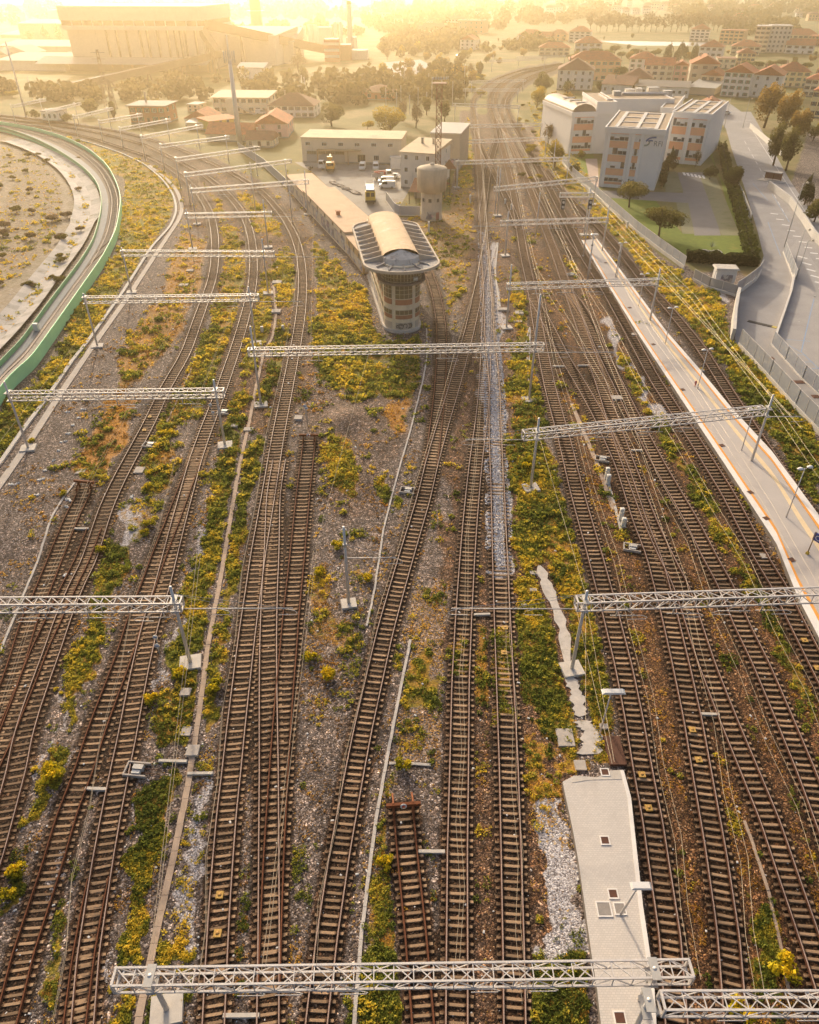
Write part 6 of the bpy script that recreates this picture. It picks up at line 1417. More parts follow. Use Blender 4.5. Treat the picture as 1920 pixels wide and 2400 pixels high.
# concrete ditch inside the curve
dt = [(-40,830),(0,790),(60,722),(110,655),(170,578),(203,515),(210,478),(198,440),(168,402),(120,368),(60,342),(20,330)]
D = [G(x, y) for x, y in resamp(dense(dt, 4, 14), 60)]
root = empty('drain_channel', 'cracked pale concrete drainage channel inside the curve', 'channel', D[30]); mb = MB(); vs = []
for i, p in enumerate(D):
    t = (D[min(i + 1, 59)] - D[max(0, i - 1)]).normalized(); n = Vector((t.y, -t.x, 0)); w = 2.9 if p.y < 190 else 3.4
    for k, z in ((-1, .75), (-.38, .08), (.2, .06), (.95, .62)): v = p + n * w * k - root.location; vs.append((v.x, v.y, z))
for i in range(59):
    for j in range(3):
        if i % 2 == 0 or j == 1 or True: mb.add([vs[i * 4 + j], vs[i * 4 + j + 1], vs[i * 4 + 5 + j], vs[i * 4 + 4 + j]], [(0, 1, 2, 3)], 1 if (i + j) % 3 == 0 else 0)
mb.build('lining', [M('ditch_concrete', (.44, .40, .37), .9, .2, .6, stain=(.2, .18, .14), stain_lo=.55), M('ditch_concrete_dark', (.36, .33, .30), .9, .25, .6, stain=(.15, .14, .1), stain_lo=.5)], root)
for x, y, lab in [(87,775,'white cabinet on the viaduct walkway'), (272,560,'small post cabinet at the outer barrier')][:1]:
    r = empty('track_cabinet', lab, 'cabinet', P3(x, y, DZ)); mb = MB(); mb.b0(-.4, .4, -.3, .3, 0, 1.2); mb.build('body', CAB, r); mb = MB(); mb.box((0, 0, 1.25), (.9, .7, .1), 0, 0, .8); mb.build('lid', CAB, r)

# ------------------------------------------------------------------ vehicles
VW = M('vehicle_white', (.66, .65, .63), .35, .05, 1); TYRE = BLACK; VG = M('vehicle_glass', (.03, .035, .04), .1, .2, 1); RIM = M('wheel_rim', (.42, .41, .40), .4, .1, 2, .6); LMP = M('headlamp_glass', (.62, .60, .54), .2, .1, 2); REDL = M('tail_lamp', (.35, .04, .03), .3)
VK = {}
def vehicle(label, px, head, kind, col=VW, group='vehicles in the depot yard', name='van', cat='van', s=1.0):
    r = empty(name, label, cat, G(*px) + Vector((0, 0, .02)), head, group); r.scale = (s, s, s)
    prof = {'van': [(-2.4, .35), (-2.4, 1.1), (-2.3, 1.98), (-1.9, 2.05), (.75, 2.05), (1.35, 1.9), (1.75, 1.15), (2.3, .98), (2.45, .7), (2.4, .35)],
            'car': [(-2.1, .32), (-2.15, .85), (-1.9, 1.0), (-1.3, 1.45), (.2, 1.47), (1.0, .98), (1.95, .82), (2.1, .55), (2.05, .32)],
            'truck': [(.6, .5), (.6, 2.3), (1.9, 2.35), (2.35, 1.5), (2.55, 1.3), (2.55, .5)]}[kind]
    key = (kind, col.name)
    if key not in VK:
        W_ = .92 if kind != 'car' else .84; n = len(prof); mb = MB()
        zmax = max(z for _, z in prof); rr = lambda z: W_ * (1 - .16 * max(0, (z - 1.0) / (zmax - 1.0 + 1e-6)))
        vs = [(x, -rr(z), z) for x, z in prof] + [(x, rr(z), z) for x, z in prof]
        mb.add(vs, [tuple(range(n)), tuple(range(n, 2 * n))[::-1]] + [(i, n + i, n + (i + 1) % n, (i + 1) % n) for i in range(n)])
        body = mb.mesh('body', col); bev = body
        me = []
        for sy in (-1, 1):
            mb = MB(); z0, z1 = (1.2, 1.85) if kind == 'van' else ((1.0, 1.38) if kind == 'car' else (1.5, 2.15)); x0, x1 = (-.1, 1.2) if kind == 'van' else ((-1.2, .55) if kind == 'car' else (.8, 1.85))
            a, b_ = rr(z0) + .012, rr(z1) + .012; mb.add([(x0, sy * a, z0), (x1 + .25, sy * a, z0), (x1, sy * b_, z1), (x0, sy * b_, z1)], [(0, 1, 2, 3) if sy < 0 else (3, 2, 1, 0)]); me.append(('side_window', mb.mesh('side_window', VG)))
        mb = MB(); fx = {'van': ((1.72, 1.2), (1.36, 1.86)), 'car': ((.98, 1.0), (.3, 1.42)), 'truck': ((2.34, 1.52), (1.96, 2.25))}[kind]; d = .03
        mb.add([(fx[0][0] + d, -rr(fx[0][1]) * .9, fx[0][1] + d), (fx[0][0] + d, rr(fx[0][1]) * .9, fx[0][1] + d), (fx[1][0] + d, rr(fx[1][1]) * .9, fx[1][1] + d), (fx[1][0] + d, -rr(fx[1][1]) * .9, fx[1][1] + d)], [(0, 1, 2, 3)]); me.append(('windscreen', mb.mesh('windscreen', VG)))
        mb = MB(); bx = prof[1][0] if kind != 'truck' else .58
        mb.b0(bx - .03, bx - .008, -.7, .7, 1.2 if kind != 'car' else .95, 1.75 if kind != 'car' else 1.0); me.append(('rear_window', mb.mesh('rear_window', VG)))
        fr = max(x for x, _ in prof)
        for sy in (-.62, .62): mb = MB(); mb.box((fr - .03, sy, .75), (.1, .3, .18)); me.append(('headlight', mb.mesh('headlight', LMP)))
        wm = []
        mb = MB(); mb.tube([(0, -.11, 0), (0, .11, 0)], .33, 14); wm.append(mb.mesh('tyre', TYRE)); mb = MB(); mb.tube([(0, -.13, 0), (0, .13, 0)], .19, 10); wm.append(mb.mesh('rim', RIM))
        VK[key] = (body, me, wm, W_)
    body, me, wm, W_ = VK[key]; inst('body', body, r)
    for nm, m in me: inst(nm, m, r)
    ax = (-1.45, 1.5) if kind != 'truck' else (-1.9, 1.6)
    for x in ax:
        for sy in (-1, 1):
            w = inst('wheel', wm[0], r, (x, sy * (W_ - .1), .34)); inst('rim', wm[1], w)
    return r
vehicle('white van parked left of the pair facing the workshop', (850,397), R(-92), 'van'); vehicle('white van parked right of the pair facing the workshop', (881,397), R(-88), 'van')
vehicle('nearer white van of the two by the tall block', (908,441), R(175), 'van'); vehicle('farther white van of the two by the tall block', (905,431), R(178), 'van'); vehicle('white car behind the red crane truck', (922,418), R(160), 'car', cat='car', name='car')
def flat_truck(label, px, head, crane=True):
    r = vehicle(label, px, head, 'truck', VW, name='flatbed_truck', cat='truck', s=1.15)
    mb = MB(); mb.b0(-3.2, .4, -1.0, 1.0, .85, 1.0); 
    for y in (-1.0, .95): mb.b0(-3.2, .4, y, y + .05, 1.0, 1.4)
    mb.build('load_bed', STEELF, r)
    if crane:
        RC = M('crane_red', (.42, .07, .05), .5); mb = MB(); mb.b0(.0, .45, -.25, .25, 1.0, 2.1); mb.bar((.2, 0, 2.1), (-2.6, .2, 1.9), .28); mb.bar((-2.6, .2, 1.9), (-1.0, .3, 1.5), .2); mb.build('crane', RC, r)
flat_truck('white flatbed truck with folded red crane by the tall block', (900,421), R(8)); flat_truck('white tipper truck behind the long shed', (744,397), R(-12), False)
YEL = M('machine_orange', (.62, .30, .03), .5, .15, 1.5); YE2 = M('machine_yellow', (.60, .42, .06), .5, .15, 1.5)
r = empty('rail_crane', 'orange rail maintenance machine standing at the workshop doors', 'rail vehicle', G(776,400), R(92))
mb = MB(); mb.b0(-3.6, 3.6, -1.3, 1.3, .7, 1.1); mb.build('chassis', M('machine_dark', (.08, .07, .06), .7), r); mb = MB(); mb.b0(-3.2, -.6, -1.2, 1.2, 1.1, 2.9); mb.b0(-.5, 2.8, -1.2, 1.2, 1.1, 1.9); mb.build('body', YEL, r)
mb = MB(); mb.bar((1.2, 0, 1.9), (1.6, 0, 4.4), .5); mb.bar((1.6, 0, 4.4), (-2.2, 0, 4.0), .4); mb.b0(-2.9, -1.6, -.8, .8, 3.7, 4.5); mb.build('crane_boom', YEL, r); mb = MB(); mb.b0(-3.24, -3.205, -1, 1, 1.9, 2.7); mb.build('windscreen', VG, r)
for x in (-2.4, 2.4):
    for y in (-.8, .8): mb = MB(); mb.tube([(x, y - .08, .46), (x, y + .08, .46)], .45, 14); mb.build('wheel', TYRE, r)
r = empty('inspection_railcar', 'yellow inspection railcar with blue roof platform in the yard', 'rail vehicle', G(868,472), R(94)); BLUR = M('railcar_blue', (.16, .22, .36), .5, .15, 1)
mb = MB(); mb.b0(-4.2, 4.2, -1.4, 1.4, .7, 1.2); mb.build('chassis', M('machine_dark', (.08, .07, .06), .7), r); mb = MB(); mb.b0(-4.0, -1.6, -1.35, 1.35, 1.2, 3.4); mb.b0(-1.6, 3.8, -1.3, 1.3, 1.2, 2.0); mb.build('cab', YE2, r)
mb = MB(); mb.b0(-4.05, -4.01, -1.1, -.12, 2.1, 3.1); mb.b0(-4.05, -4.01, .12, 1.1, 2.1, 3.1); mb.build('windscreen', VG, r)
mb = MB(); mb.b0(-3.6, 3.6, -1.2, 1.2, 3.55, 3.75)
for x in (-3.5, 0, 3.5):
    for y in (-1.15, 1.15): mb.b0(x - .04, x + .04, y - .04, y + .04, 1.6 if x > -1 else 3.4, 4.7)
for y in (-1.15, 1.15): mb.b0(-3.5, 3.5, y - .03, y + .03, 4.6, 4.7)
mb.build('roof_platform', BLUR, r)
for x in (-2.8, 2.8):
    for y in (-.8, .8): mb = MB(); mb.tube([(x, y - .08, .46), (x, y + .08, .46)], .45, 14); mb.build('wheel', TYRE, r)
r = empty('container', 'white site container beside the tall depot block', 'container', G(927,396)); mb = MB(); mb.b0(-1.6, 1.6, 0, 3, 0, 3.2); mb.build('body', VW, r); mb = MB(); mb.b0(-1.7, 1.7, -.1, 3.1, 3.2, 3.35); mb.build('roof', STEELF, r); mb = MB(); mb.b0(-1.3, 1.3, -.03, -.004, .2, 2.9); mb.build('doors', WHITE, r)
SPIL = MB(); rr = random.Random(9)
for k in range(34):
    t = k / 33; x, y = 778 + 62 * t, 428 + 28 * t + rr.uniform(-2, 2); p = G(x, y); SPIL.box((p.x, p.y, .2), (rr.uniform(1.2, 2.6), rr.uniform(.3, .6), .35), rr.uniform(-.6, .2))
tag(SPIL.build('scrap_pile', CONC), 'row of grey scrap beams along the shed in the yard', 'scrap', kind='stuff')
for x, y, h_, lab in [(483,266,R(10),'white car behind the yellow house'), (612,268,R(5),'white van by the stairs of the pale two storey building'), (1700,268,R(160),'white car on the side street'), (1075,133,R(20),'car parked by the distant bend'), (735,272,R(0),'white car right of the long pink-white house')]:
    vehicle(lab, (x, y), h_, 'car' if 'car' in lab else 'van', group='cars around the far streets', name='parked_car', cat='car')
# ------------------------------------------------------------------ houses of the town
PW = plaster('white_plaster', (.80, .75, .68)); PY_ = plaster('yellow_plaster', (.78, .64, .36)); PO = plaster('orange_plaster', (.78, .50, .27)); PP = plaster('pink_plaster', (.78, .50, .41)); PC = plaster('cream_house_plaster', (.78, .67, .48)); PT = plaster('tan_house_plaster', (.64, .51, .36)); PB = M('brick_house', (.46, .21, .13), .9, .2, 1)
GT = 'houses of the town on the right'; GL = 'houses by the left curve'
Hs = [  # label, front left, front right, eave y, depth, floors, cols, wall, roof, tile, shutters
 ('white three storey house with brown hip roof beside the distant bend', (1304,211), (1387,213), 164, 20, 3, 5, PW, 'hip', TILEB, None),
 ('long orange apartment block with balconies behind the brown roofed white house', (1330,189), (1450,191), 141, 16, 3, 8, PO, 'hip', TILE, SHG),
 ('white and orange row house right of the umbrella pine', (1472,171), (1536,173), 138, 14, 3, 4, PW, 'hip', TILE, SHG),
 ('cream three storey house joined to the pink one', (1506,191), (1574,193), 153, 14, 3, 4, PC, 'gable', TILE, SHB),
 ('pink three storey house with dormer chimneys', (1575,193), (1608,194), 153, 14, 3, 2, PP, 'gable', TILE, SHG),
 ('tan three storey house with a blind gable', (1610,205), (1677,207), 150, 18, 3, 3, PT, 'gable', TILE, SHB),
 ('low tan house in front of the white gabled block', (1637,212), (1686,215), 177, 14, 2, 3, PT, 'gable', TILE, SHB),
 ('tall white four storey house left of the blank gable', (1687,226), (1752,230), 170, 17, 4, 4, PW, 'gable', TILE, SHG),
 ('white house with large blank gable wall', (1754,228), (1822,232), 176, 18, 3, 3, PW, 'gable', TILE, None),
 ('yellow cream three storey house with green shutters', (1810,203), (1892,206), 168, 16, 3, 5, PY_, 'hip', TILE, SHG),
 ('cream house right of the autumn trees with red roof', (1878,226), (1940,230), 187, 15, 3, 4, PC, 'hip', TILE, SHB),
 ('pale yellow house at the right edge above the garden', (1890,275), (1955,280), 214, 18, 3, 4, PY_, 'hip', TILE, SHB),
 ('yellow house with flat brown eave behind the tan row', (1724,155), (1766,156), 125, 14, 3, 4, PY_, 'hip', TILE, SHB),
 ('cream villa with roof terrace behind the tan row', (1678,161), (1722,162), 138, 14, 2, 3, PC, 'flat', TILEB, SHG),
 ('white house with red hip roof beside the cedars', (1633,147), (1688,149), 110, 16, 3, 4, PW, 'hip', TILE, SHB),
 ('white four storey block left of the orange block', (1615,97), (1660,98), 69, 18, 4, 4, PW, 'hip', TILE, SHB),
 ('orange four storey block with projecting balconies', (1683,103), (1738,105), 72, 20, 4, 5, PO, 'flat', TILE, SHB),
 ('tall cream tower block beside the grey one', (1760,124), (1793,125), 62, 20, 6, 3, PC, 'flat', CONCP, SHB),
 ('tall pale grey tower block with balconies', (1794,124), (1843,125), 61, 20, 6, 5, plaster('grey_white_plaster', (.52, .48, .43)), 'flat', CONCP, None),
 ('long cream house with red roof right of the tower blocks', (1830,103), (1915,105), 82, 18, 2, 7, PC, 'hip', TILE, SHB),
 ('red brick house at the right edge below the skyline', (1897,108), (1932,109), 85, 16, 3, 4, PB, 'flat', TILE, None),
 ('white gabled house below the tower blocks', (1838,126), (1905,128), 106, 16, 2, 4, PW, 'gable', TILE, SHB),
 ('cream house with wide red roof left of the tower blocks', (1711,129), (1778,131), 109, 16, 2, 5, PC, 'hip', TILE, SHB),
 ('small pink house behind the office block', (1640,268), (1680,270), 243, 12, 1, 2, PP, 'gable', TILE, None),
 ('low tan house with brown roof left of the white long building', (1456,199), (1528,201), 183, 18, 1, 4, PT, 'hip', TILEB, SHB),
 ('white walled low building right of the yellow tree', (1408,222), (1478,226), 198, 12, 1, 4, PW, 'shed', TILEB, None),
 ('white house with red roof beyond the umbrella pines', (1345,133), (1407,134), 101, 16, 3, 4, PW, 'hip', TILE, SHB),
 ('white four storey house near the river bank', (1332,100), (1382,101), 74, 16, 4, 4, PW, 'hip', TILE, SHB),
 ('white apartment block left of the big brick building', (1043,71), (1073,72), 45, 22, 4, 4, PW, 'hip', TILE, SHB),
 ('big red-brown brick building in the haze', (1073,79), (1134,80), 49, 26, 3, 5, PB, 'flat', TILEB, None),
 ('white hazy house behind the bare trees', (1078,117), (1112,118), 93, 14, 3, 3, PW, 'gable', TILE, None),
 ('long low red roofed house in the haze, left of the white apartment block', (968,82), (1052,84), 70, 24, 1, 5, PC, 'hip', TILE, None),
 ('red roofed house row behind the railway bend', (1212,97), (1275,98), 82, 16, 2, 5, PW, 'hip', TILE, None),
 ('white house beside the railway bend', (1252,101), (1290,102), 86, 14, 2, 3, PW, 'gable', TILE, None),
 ('cream house among pines beside the railway bend', (1262,130), (1335,131), 112, 14, 2, 5, PC, 'hip', TILE, SHB),
 ('orange wall house at the end of the railway bend', (1285,96), (1330,97), 80, 14, 2, 3, PO, 'hip', TILE, None)]
for q in Hs:
    small = q[1][1] < 140
    building(q[0], q[1], q[2], q[3], q[4], q[5], q[6], q[7], q[8], q[9], None if q[8] != 'flat' else 0, q[10], 2 if not small else 1, GT, ww=1.1 if not small else 1.5, wh=1.5, chim=1, bars=1 if not small else 0, ov=.5)
# balconies for the larger blocks
root, w, H = building('long low white building with a dark flat roof behind the office block', (1485,227), (1612,232), 203, 26, 1, 9, PW, 'shed', M('dark_flat_roof', (.12, .105, .10), .9, .2, .2), .4, None, 3, GT, chim=0, ww=1.2, wh=1.2)
building('grey barrel roofed hall right of the long low building', (1610,222), (1672,226), 205, 24, 1, 0, PT, 'shed', M('grey_sheet_roof', (.33, .31, .28), .7, .15, .3), 1.5, None, 0, GT, chim=0)
building('orange brick house with grey flat roof and green shutters', (309,290), (392,291), 249, 14, 2, 5, M('orange_brick_house', (.46, .22, .12), .9, .15, .8), 'flat', M('grey_slab_roof', (.34, .31, .28), .9, .15, .3), None, SHG, 2, GL, ww=1.1, ov=1.6)
root, w, H = building('pale two storey building with outside stairs and tan roof', (503,267), (630,268), 228, 18, 2, 8, PC, 'shed', FLATR, .8, None, 2, GL, chim=0, ww=2.0, wh=1.4, ov=.9)
mb = MB(); mb.b0(w * .27, w * .40, -2.2, -.02, 0, H * .95); mb.build('stair_tower', PC, root); mb = MB()
for k in range(9): mb.b0(w * .44 + k * .9, w * .44 + (k + 1) * .9 - .004, -1.6, -.02, H * .5 * (1 - k / 9) - .5, H * .5 * (1 - k / 9))
mb.build('outside_stairs', CONCP, root)
building('long pinkish white house with brown roof', (631,276), (738,277), 248, 16, 2, 7, PW, 'hip', TILEB, None, SHB, 2, GL)
building('bright yellow house with flat top', (494,309), (562,300), 280, 9, 2, 4, plaster('bright_yellow_plaster', (.62, .47, .12)), 'shed', TILE, .5, None, 2, GL, chim=0)
building('low house with red roof left of the yellow house', (436,296), (496,297), 278, 14, 1, 4, PW, 'gable', TILE, None, None, 2, GL)
building('pink house with red roof beside the tall white telecom mast', (600,324), (676,324), 290, 17, 2, 2, PP, 'gable', TILE, None, None, 3, GL)
building('small cream gabled house by the fence of the curve', (578,346), (640,347), 328, 9, 1, 3, PC, 'gable', TILEB, None, None, 2, GL)
building('low red roofed shed house in front of the pink house', (486,332), (590,334), 322, 12, 1, 0, PC, 'gable', TILE, None, None, 0, GL, chim=0)
building('grey metal roofed shed below the red roofed low house', (440,304), (486,305), 298, 9, 1, 0, PT, 'shed', M('grey_sheet_roof', (.33, .31, .28), .7, .15, .3), .8, None, 0, GL, chim=0)
building('small tan block between orange and pale buildings', (441,262), (466,263), 246, 8, 2, 2, PT, 'flat', CONCP, None, None, 1, GL, chim=0)
building('derelict white hut beside the far left curve', (101,284), (138,285), 262, 8, 1, 3, PW, 'flat', CONC, None, None, 2, GL, chim=0, door=False)
building('brick substation with white attic band', (842,234), (922,236), 216, 18, 1, 5, PB, 'hip', TILEB, 2.5, None, 2, GL, chim=0, ww=1.6)
building('low white canopy building with tan roof in the haze', (560,186), (622,187), 158, 16, 1, 0, PW, 'gable', CONCP, 2.0, None, 0, GL, chim=0)

# ------------------------------------------------------------------ factory in the haze
FW = plaster('factory_plaster', (.50, .43, .34), .55); FWL = plaster('factory_white', (.56, .52, .47), .6); SHEET = M('pale_sheet_roof', (.36, .34, .31), .9, .12, .1); CONV = M('conveyor_brown', (.20, .135, .09), .8, .2, .3); DARKW = M('shadow_grey', (.12, .10, .09), .9)
def plain(label, fl, fr, yt, depth, mat, roofm, name='hall', cat='hall', ribs=0, roofh=.5, group='factory halls', rise=0):
    root, w, H = building(label, fl, fr, yt, depth, 1, 0, mat, 'shed' if not rise else 'gable', roofm, rise or roofh, None, 0, group, name=name, cat=cat, chim=0, ov=.8)
    if ribs:
        for k in range(ribs):
            x = w * (k + .5) / ribs; mb = MB(); mb.b0(x - .35, x + .35, -.4, -.01, 0, H); mb.build('pilaster', FW, root)
    return root, w, H
root, w, H = plain('huge cream factory warehouse towering in the haze on the left', (180,166), (486,169), 70, 60, FW, FWL, 'factory_warehouse', 'warehouse')
mb = MB(); mb.b0(-2.5, w + 1.5, -2.5, 62, H, H + 2.2); mb.b0(-2.5, w + 1.5, -2.5, 62, H + 4.9, H + 12.5); mb.b0(-2, w + 1, -1.8, 61, H + 2.2, H + 4.9, 1); mb.build('upper_storey', [FWL, GLASSW], root)
for k in range(26): mb = MB(); x = w * (k + .5) / 26; mb.b0(x - .25, x + .25, -2.3, -1.7, H + 2.2, H + 4.9); mb.build('mullion', FWL, root) if k % 2 else None
for x in (.29, .365, .44, .54, .595, .67, .745, .80, .84, .875, .95): mb = MB(); mb.b0(w * x - .55, w * x + .55, -.9, -.01, 2, H - .2); mb.build('downpipe', CONV, root)
mb = MB(); mb.add([(-20, -14, 5), (w + 5, -14, 5), (w + 5, -.02, 8), (-20, -.02, 8)], [(0, 1, 2, 3)]); mb.b0(-20, w + 5, -.5, -.02, 0, 8, 1); mb.build('lower_roof', [SHEET, DARKW], root)
def conveyor(label, p0, y0, p1, y1, Yb0, Yb1, sz=3.2):
    A = atY(p0[0], p0[1], Yb0); B = atY(p1[0], p1[1], Yb1); r = empty('conveyor', label, 'conveyor', Vector((A.x, A.y, 0)), 0, 'inclined conveyors'); o = r.location
    mb = MB(); mb.bar(A - o, B - o, sz, sz); mb.build('gallery', CONV, r)
    for k in (.25, .5, .75): q = A + (B - A) * k - o; mb = MB(); mb.bar((q.x - 1.5, q.y, 0), (q.x, q.y, q.z - 1), .7); mb.bar((q.x + 1.5, q.y, 0), (q.x, q.y, q.z - 1), .7); mb.build('trestle', CONV, r)
Yf = G(300, 168).y
conveyor('upper inclined conveyor from the warehouse top to the red banded tower', (485,58), 0, (762,116), 0, Yf, G(760,140).y, 5); conveyor('long lower conveyor rising across the front of the warehouse', (160,204), 0, (502,130), 0, G(160,215).y, G(500,168).y, 3.6); conveyor('steep short conveyor at the warehouse corner', (472,68), 0, (512,128), 0, Yf, Yf - 20, 4.5)
plain('white factory hall behind the conveyor', (488,152), (650,155), 82, 50, FWL, SHEET, roofh=3); plain('long pale sheet roofed hall by the river road', (495,150), (690,150), 98, 60, FW, SHEET, roofh=6)
for q in [((0,166), (156,168), 142, 'long white roofed shed at the left edge'), ((0,125), (180,127), 108, 'brick workshop row left of the warehouse'), ((0,88), (60,89), 82, 'pale hall with skylights at the left edge'), ((50,92), (172,93), 55, 'white industrial block with sawtooth roof')]: plain(q[3], q[0], q[1], q[2], 30, FW if q[0][1] != 166 else FWL, SHEET, roofh=2.5)
for x0, x1, yb, yt, lab in [(10,72,140,124,'white gabled shed beside the lamp tower'), (-20,20,142,128,'white gabled shed cut by the left edge'), (152,180,150,136,'small white shed at the foot of the warehouse'), (118,150,60,24,'small cream office tower behind the sheds')]: plain(lab, (x0, yb), (x1, yb + 1), yt, 22, FWL, SHEET, rise=4 if yt > 30 else 0)
def stack(label, x, yb, yt, r, bands, mat=FWL, name='chimney_stack', cat='chimney'):
    b_ = G(x, yb); h = atY(x, yt, b_.y).z; o = empty(name, label, cat, b_); mb = MB(); mb.lathe([(r * 1.3, 0), (r, h * .3), (r * .85, h)], 20); mb.build('shaft', mat, o)
    if bands: mb = MB(); mb.lathe([(r * .87, h * .93), (r * .86, h * 1.0), (0, h + .02)], 20); mb.build('red_band', M('band_red', (.42, .10, .05), .7), o)
    mb = MB(); mb.lathe([(r * 1.6, h * .45), (r * 1.6, h * .455), (r, h * .455)], 16); mb.build('gallery_ring', STEELF, o)
stack('tall brown chimney rising out of the frame behind the warehouse', 606, 92, -60, 5.5, False, M('brown_chimney', (.25, .15, .09), .8)); stack('slim white chimney with red tip', 822, 118, 2, 2.1, True)
cl = empty('cement_plant', 'white silos and red banded block of the cement plant', 'industrial plant', G(760, 146)); o = cl.location
def cyl(x, yb, yt, wpx, mat, nm):
    b_ = G(x, yb); h = atY(x, yt, b_.y).z; r = wpx * mpp(yb) / 2; mb = MB(); mb.lathe([(r, 0), (r, h * .96), (r * .5, h), (0, h)], 18); mb.build(nm, mat, cl, loc=b_ - o)
for x, yb, yt, wd in [(714,92,60,10),(729,100,56,12),(740,100,57,12),(752,102,62,16),(788,100,50,9),(800,100,50,9),(806,140,112,10)]: cyl(x, yb, yt, wd, FWL, 'silo')
for x0, x1, yb, yt, nm, mt in [(750,778,112,64,'process_block',FWL),(762,796,146,92,'banded_block',M('band_red', (.42, .10, .05), .7)),(796,824,142,105,'side_block',M('band_red2', (.36, .12, .07), .7)),(776,820,80,70,'bridge_gallery',FWL),(824,862,140,118,'low_white_block',FWL),(812,836,118,88,'stack_base',FWL)]:
    a, b_ = G(x0, yb), G(x1, yb); zt = atY(x0, yt, a.y).z; mb = MB(); mb.b0(0, b_.x - a.x, 0, 14, 0 if nm != 'bridge_gallery' else zt * .8, zt); q = mb.build(nm, mt, cl, loc=a - o)
    if nm == 'banded_block':
        for k in range(3): mb = MB(); mb.b0(-.1, b_.x - a.x + .1, -.15, -.01, zt * (.2 + .27 * k), zt * (.32 + .27 * k)); mb.build('pale_band', FWL, q)
tm = empty('telecom_mast', 'tall white telecom mast with antenna crown in front of the pale two storey building', 'mast', P3(563, 338)); h = atY(563, 82, tm.location.y).z; hc = atY(563, 140, tm.location.y).z
mb = MB(); mb.tube([(0, 0, 0), (0, 0, hc)], [1.05, .6], 14); mb.tube([(0, 0, hc), (0, 0, h)], [.35, .18], 8); mb.build('pole', M('mast_white', (.58, .57, .55), .5, .1, .5), tm)
for k in range(8): a = k * .785; mb = MB(); mb.tube([(1.9 * math.cos(a), 1.9 * math.sin(a), hc - 1), (1.9 * math.cos(a), 1.9 * math.sin(a), hc + 2.6)], .16, 6); mb.bar((0, 0, hc), (1.9 * math.cos(a), 1.9 * math.sin(a), hc), .14); mb.build('antenna', STEELF, tm)
def pylon(label, x, yb, yt, s=1.6):
    b_ = G(x, yb); h = atY(x, yt, b_.y).z; r = empty('lattice_pylon', label, 'pylon', b_, group='lattice pylons'); mb = MB(); n = 9
    for i, j in ((-1, -1), (1, -1), (1, 1), (-1, 1)): mb.bar((i * s, j * s, 0), (i * s * .2, j * s * .2, h), .2)
    for k in range(n):
        z0, z1 = h * k / n, h * (k + 1) / n; k0, k1 = s * (1 - .8 * k / n), s * (1 - .8 * (k + 1) / n)
        for a, b2 in (((-1, -1), (1, -1)), ((1, -1), (1, 1)), ((1, 1), (-1, 1)), ((-1, 1), (-1, -1))): mb.bar((a[0] * k0, a[1] * k0, z0), (b2[0] * k1, b2[1] * k1, z1), .12)
    mb.build('lattice', M('pylon_brown', (.22, .16, .12), .8), r); mb = MB()
    for f in (.72, .84, .95): mb.bar((-3.2, 0, h * f), (3.2, 0, h * f), .16)
    mb.build('cross_arm', M('pylon_brown', (.22, .16, .12), .8), r)
pylon('lattice pylon in front of the warehouse', 256, 250, 116); pylon('thin lattice pylon left of the orange brick house', 268, 256, 185, 1.2)
for x, yb, yt, lab in [(62,273,96,'tall pale floodlight mast at the far left'), (78,232,180,'short pale pole left of the hut'), (716,228,180,'first pale pole of the hazy poles by the brick substation'), (710,226,176,'second pale pole of the hazy poles by the brick substation')]:
    single_mast(lab, (x, yb), yt, .42 if x == 62 else .22, group='pale masts on the left', name='floodlight_mast')

# ------------------------------------------------------------------ trees
BARK = M('bark', (.11, .075, .05), .95, .3, 2, bump=.4)
LM = {'green': leafmat('tree_leaf_green', (.020, .030, .007), (.060, .075, .014), (.16, .15, .03)), 'yellow': leafmat('tree_leaf_yellow', (.10, .09, .012), (.34, .26, .03), (.60, .42, .05)), 'autumn': leafmat('tree_leaf_autumn', (.09, .055, .014), (.27, .16, .03), (.48, .30, .07)), 'dark': leafmat('tree_leaf_dark', (.012, .018, .006), (.035, .045, .012), (.09, .09, .022)), 'bare': leafmat('bare_twigs', (.09, .065, .04), (.20, .14, .075), (.32, .22, .11), .2), 'olive': leafmat('tree_leaf_olive', (.045, .045, .012), (.12, .11, .024), (.26, .21, .05))}
def trunk_mesh(h, r, limbs, seed, top=.6, spread=.32):
    rr = random.Random(seed); mb = MB(); b1 = (rr.uniform(-.03, .03), rr.uniform(-.03, .03), h * .5)
    mb.tube([(0, 0, -.01), b1, (rr.uniform(-.05, .05), rr.uniform(-.05, .05), h)], [r, r * .72, r * .45], 7)
    for k in range(limbs):
        a = k * 2.4 + rr.uniform(-.4, .4); z = h * rr.uniform(.45, .98); L = spread * rr.uniform(.6, 1.15)
        mb.tube([(0, 0, z), (L * .5 * math.cos(a), L * .5 * math.sin(a), z + L * .4), (L * math.cos(a), L * math.sin(a), z + L * rr.uniform(.55, 1.0))], [r * .42, r * .28, r * .1], 5)
    return mb.mesh('trunk', BARK)
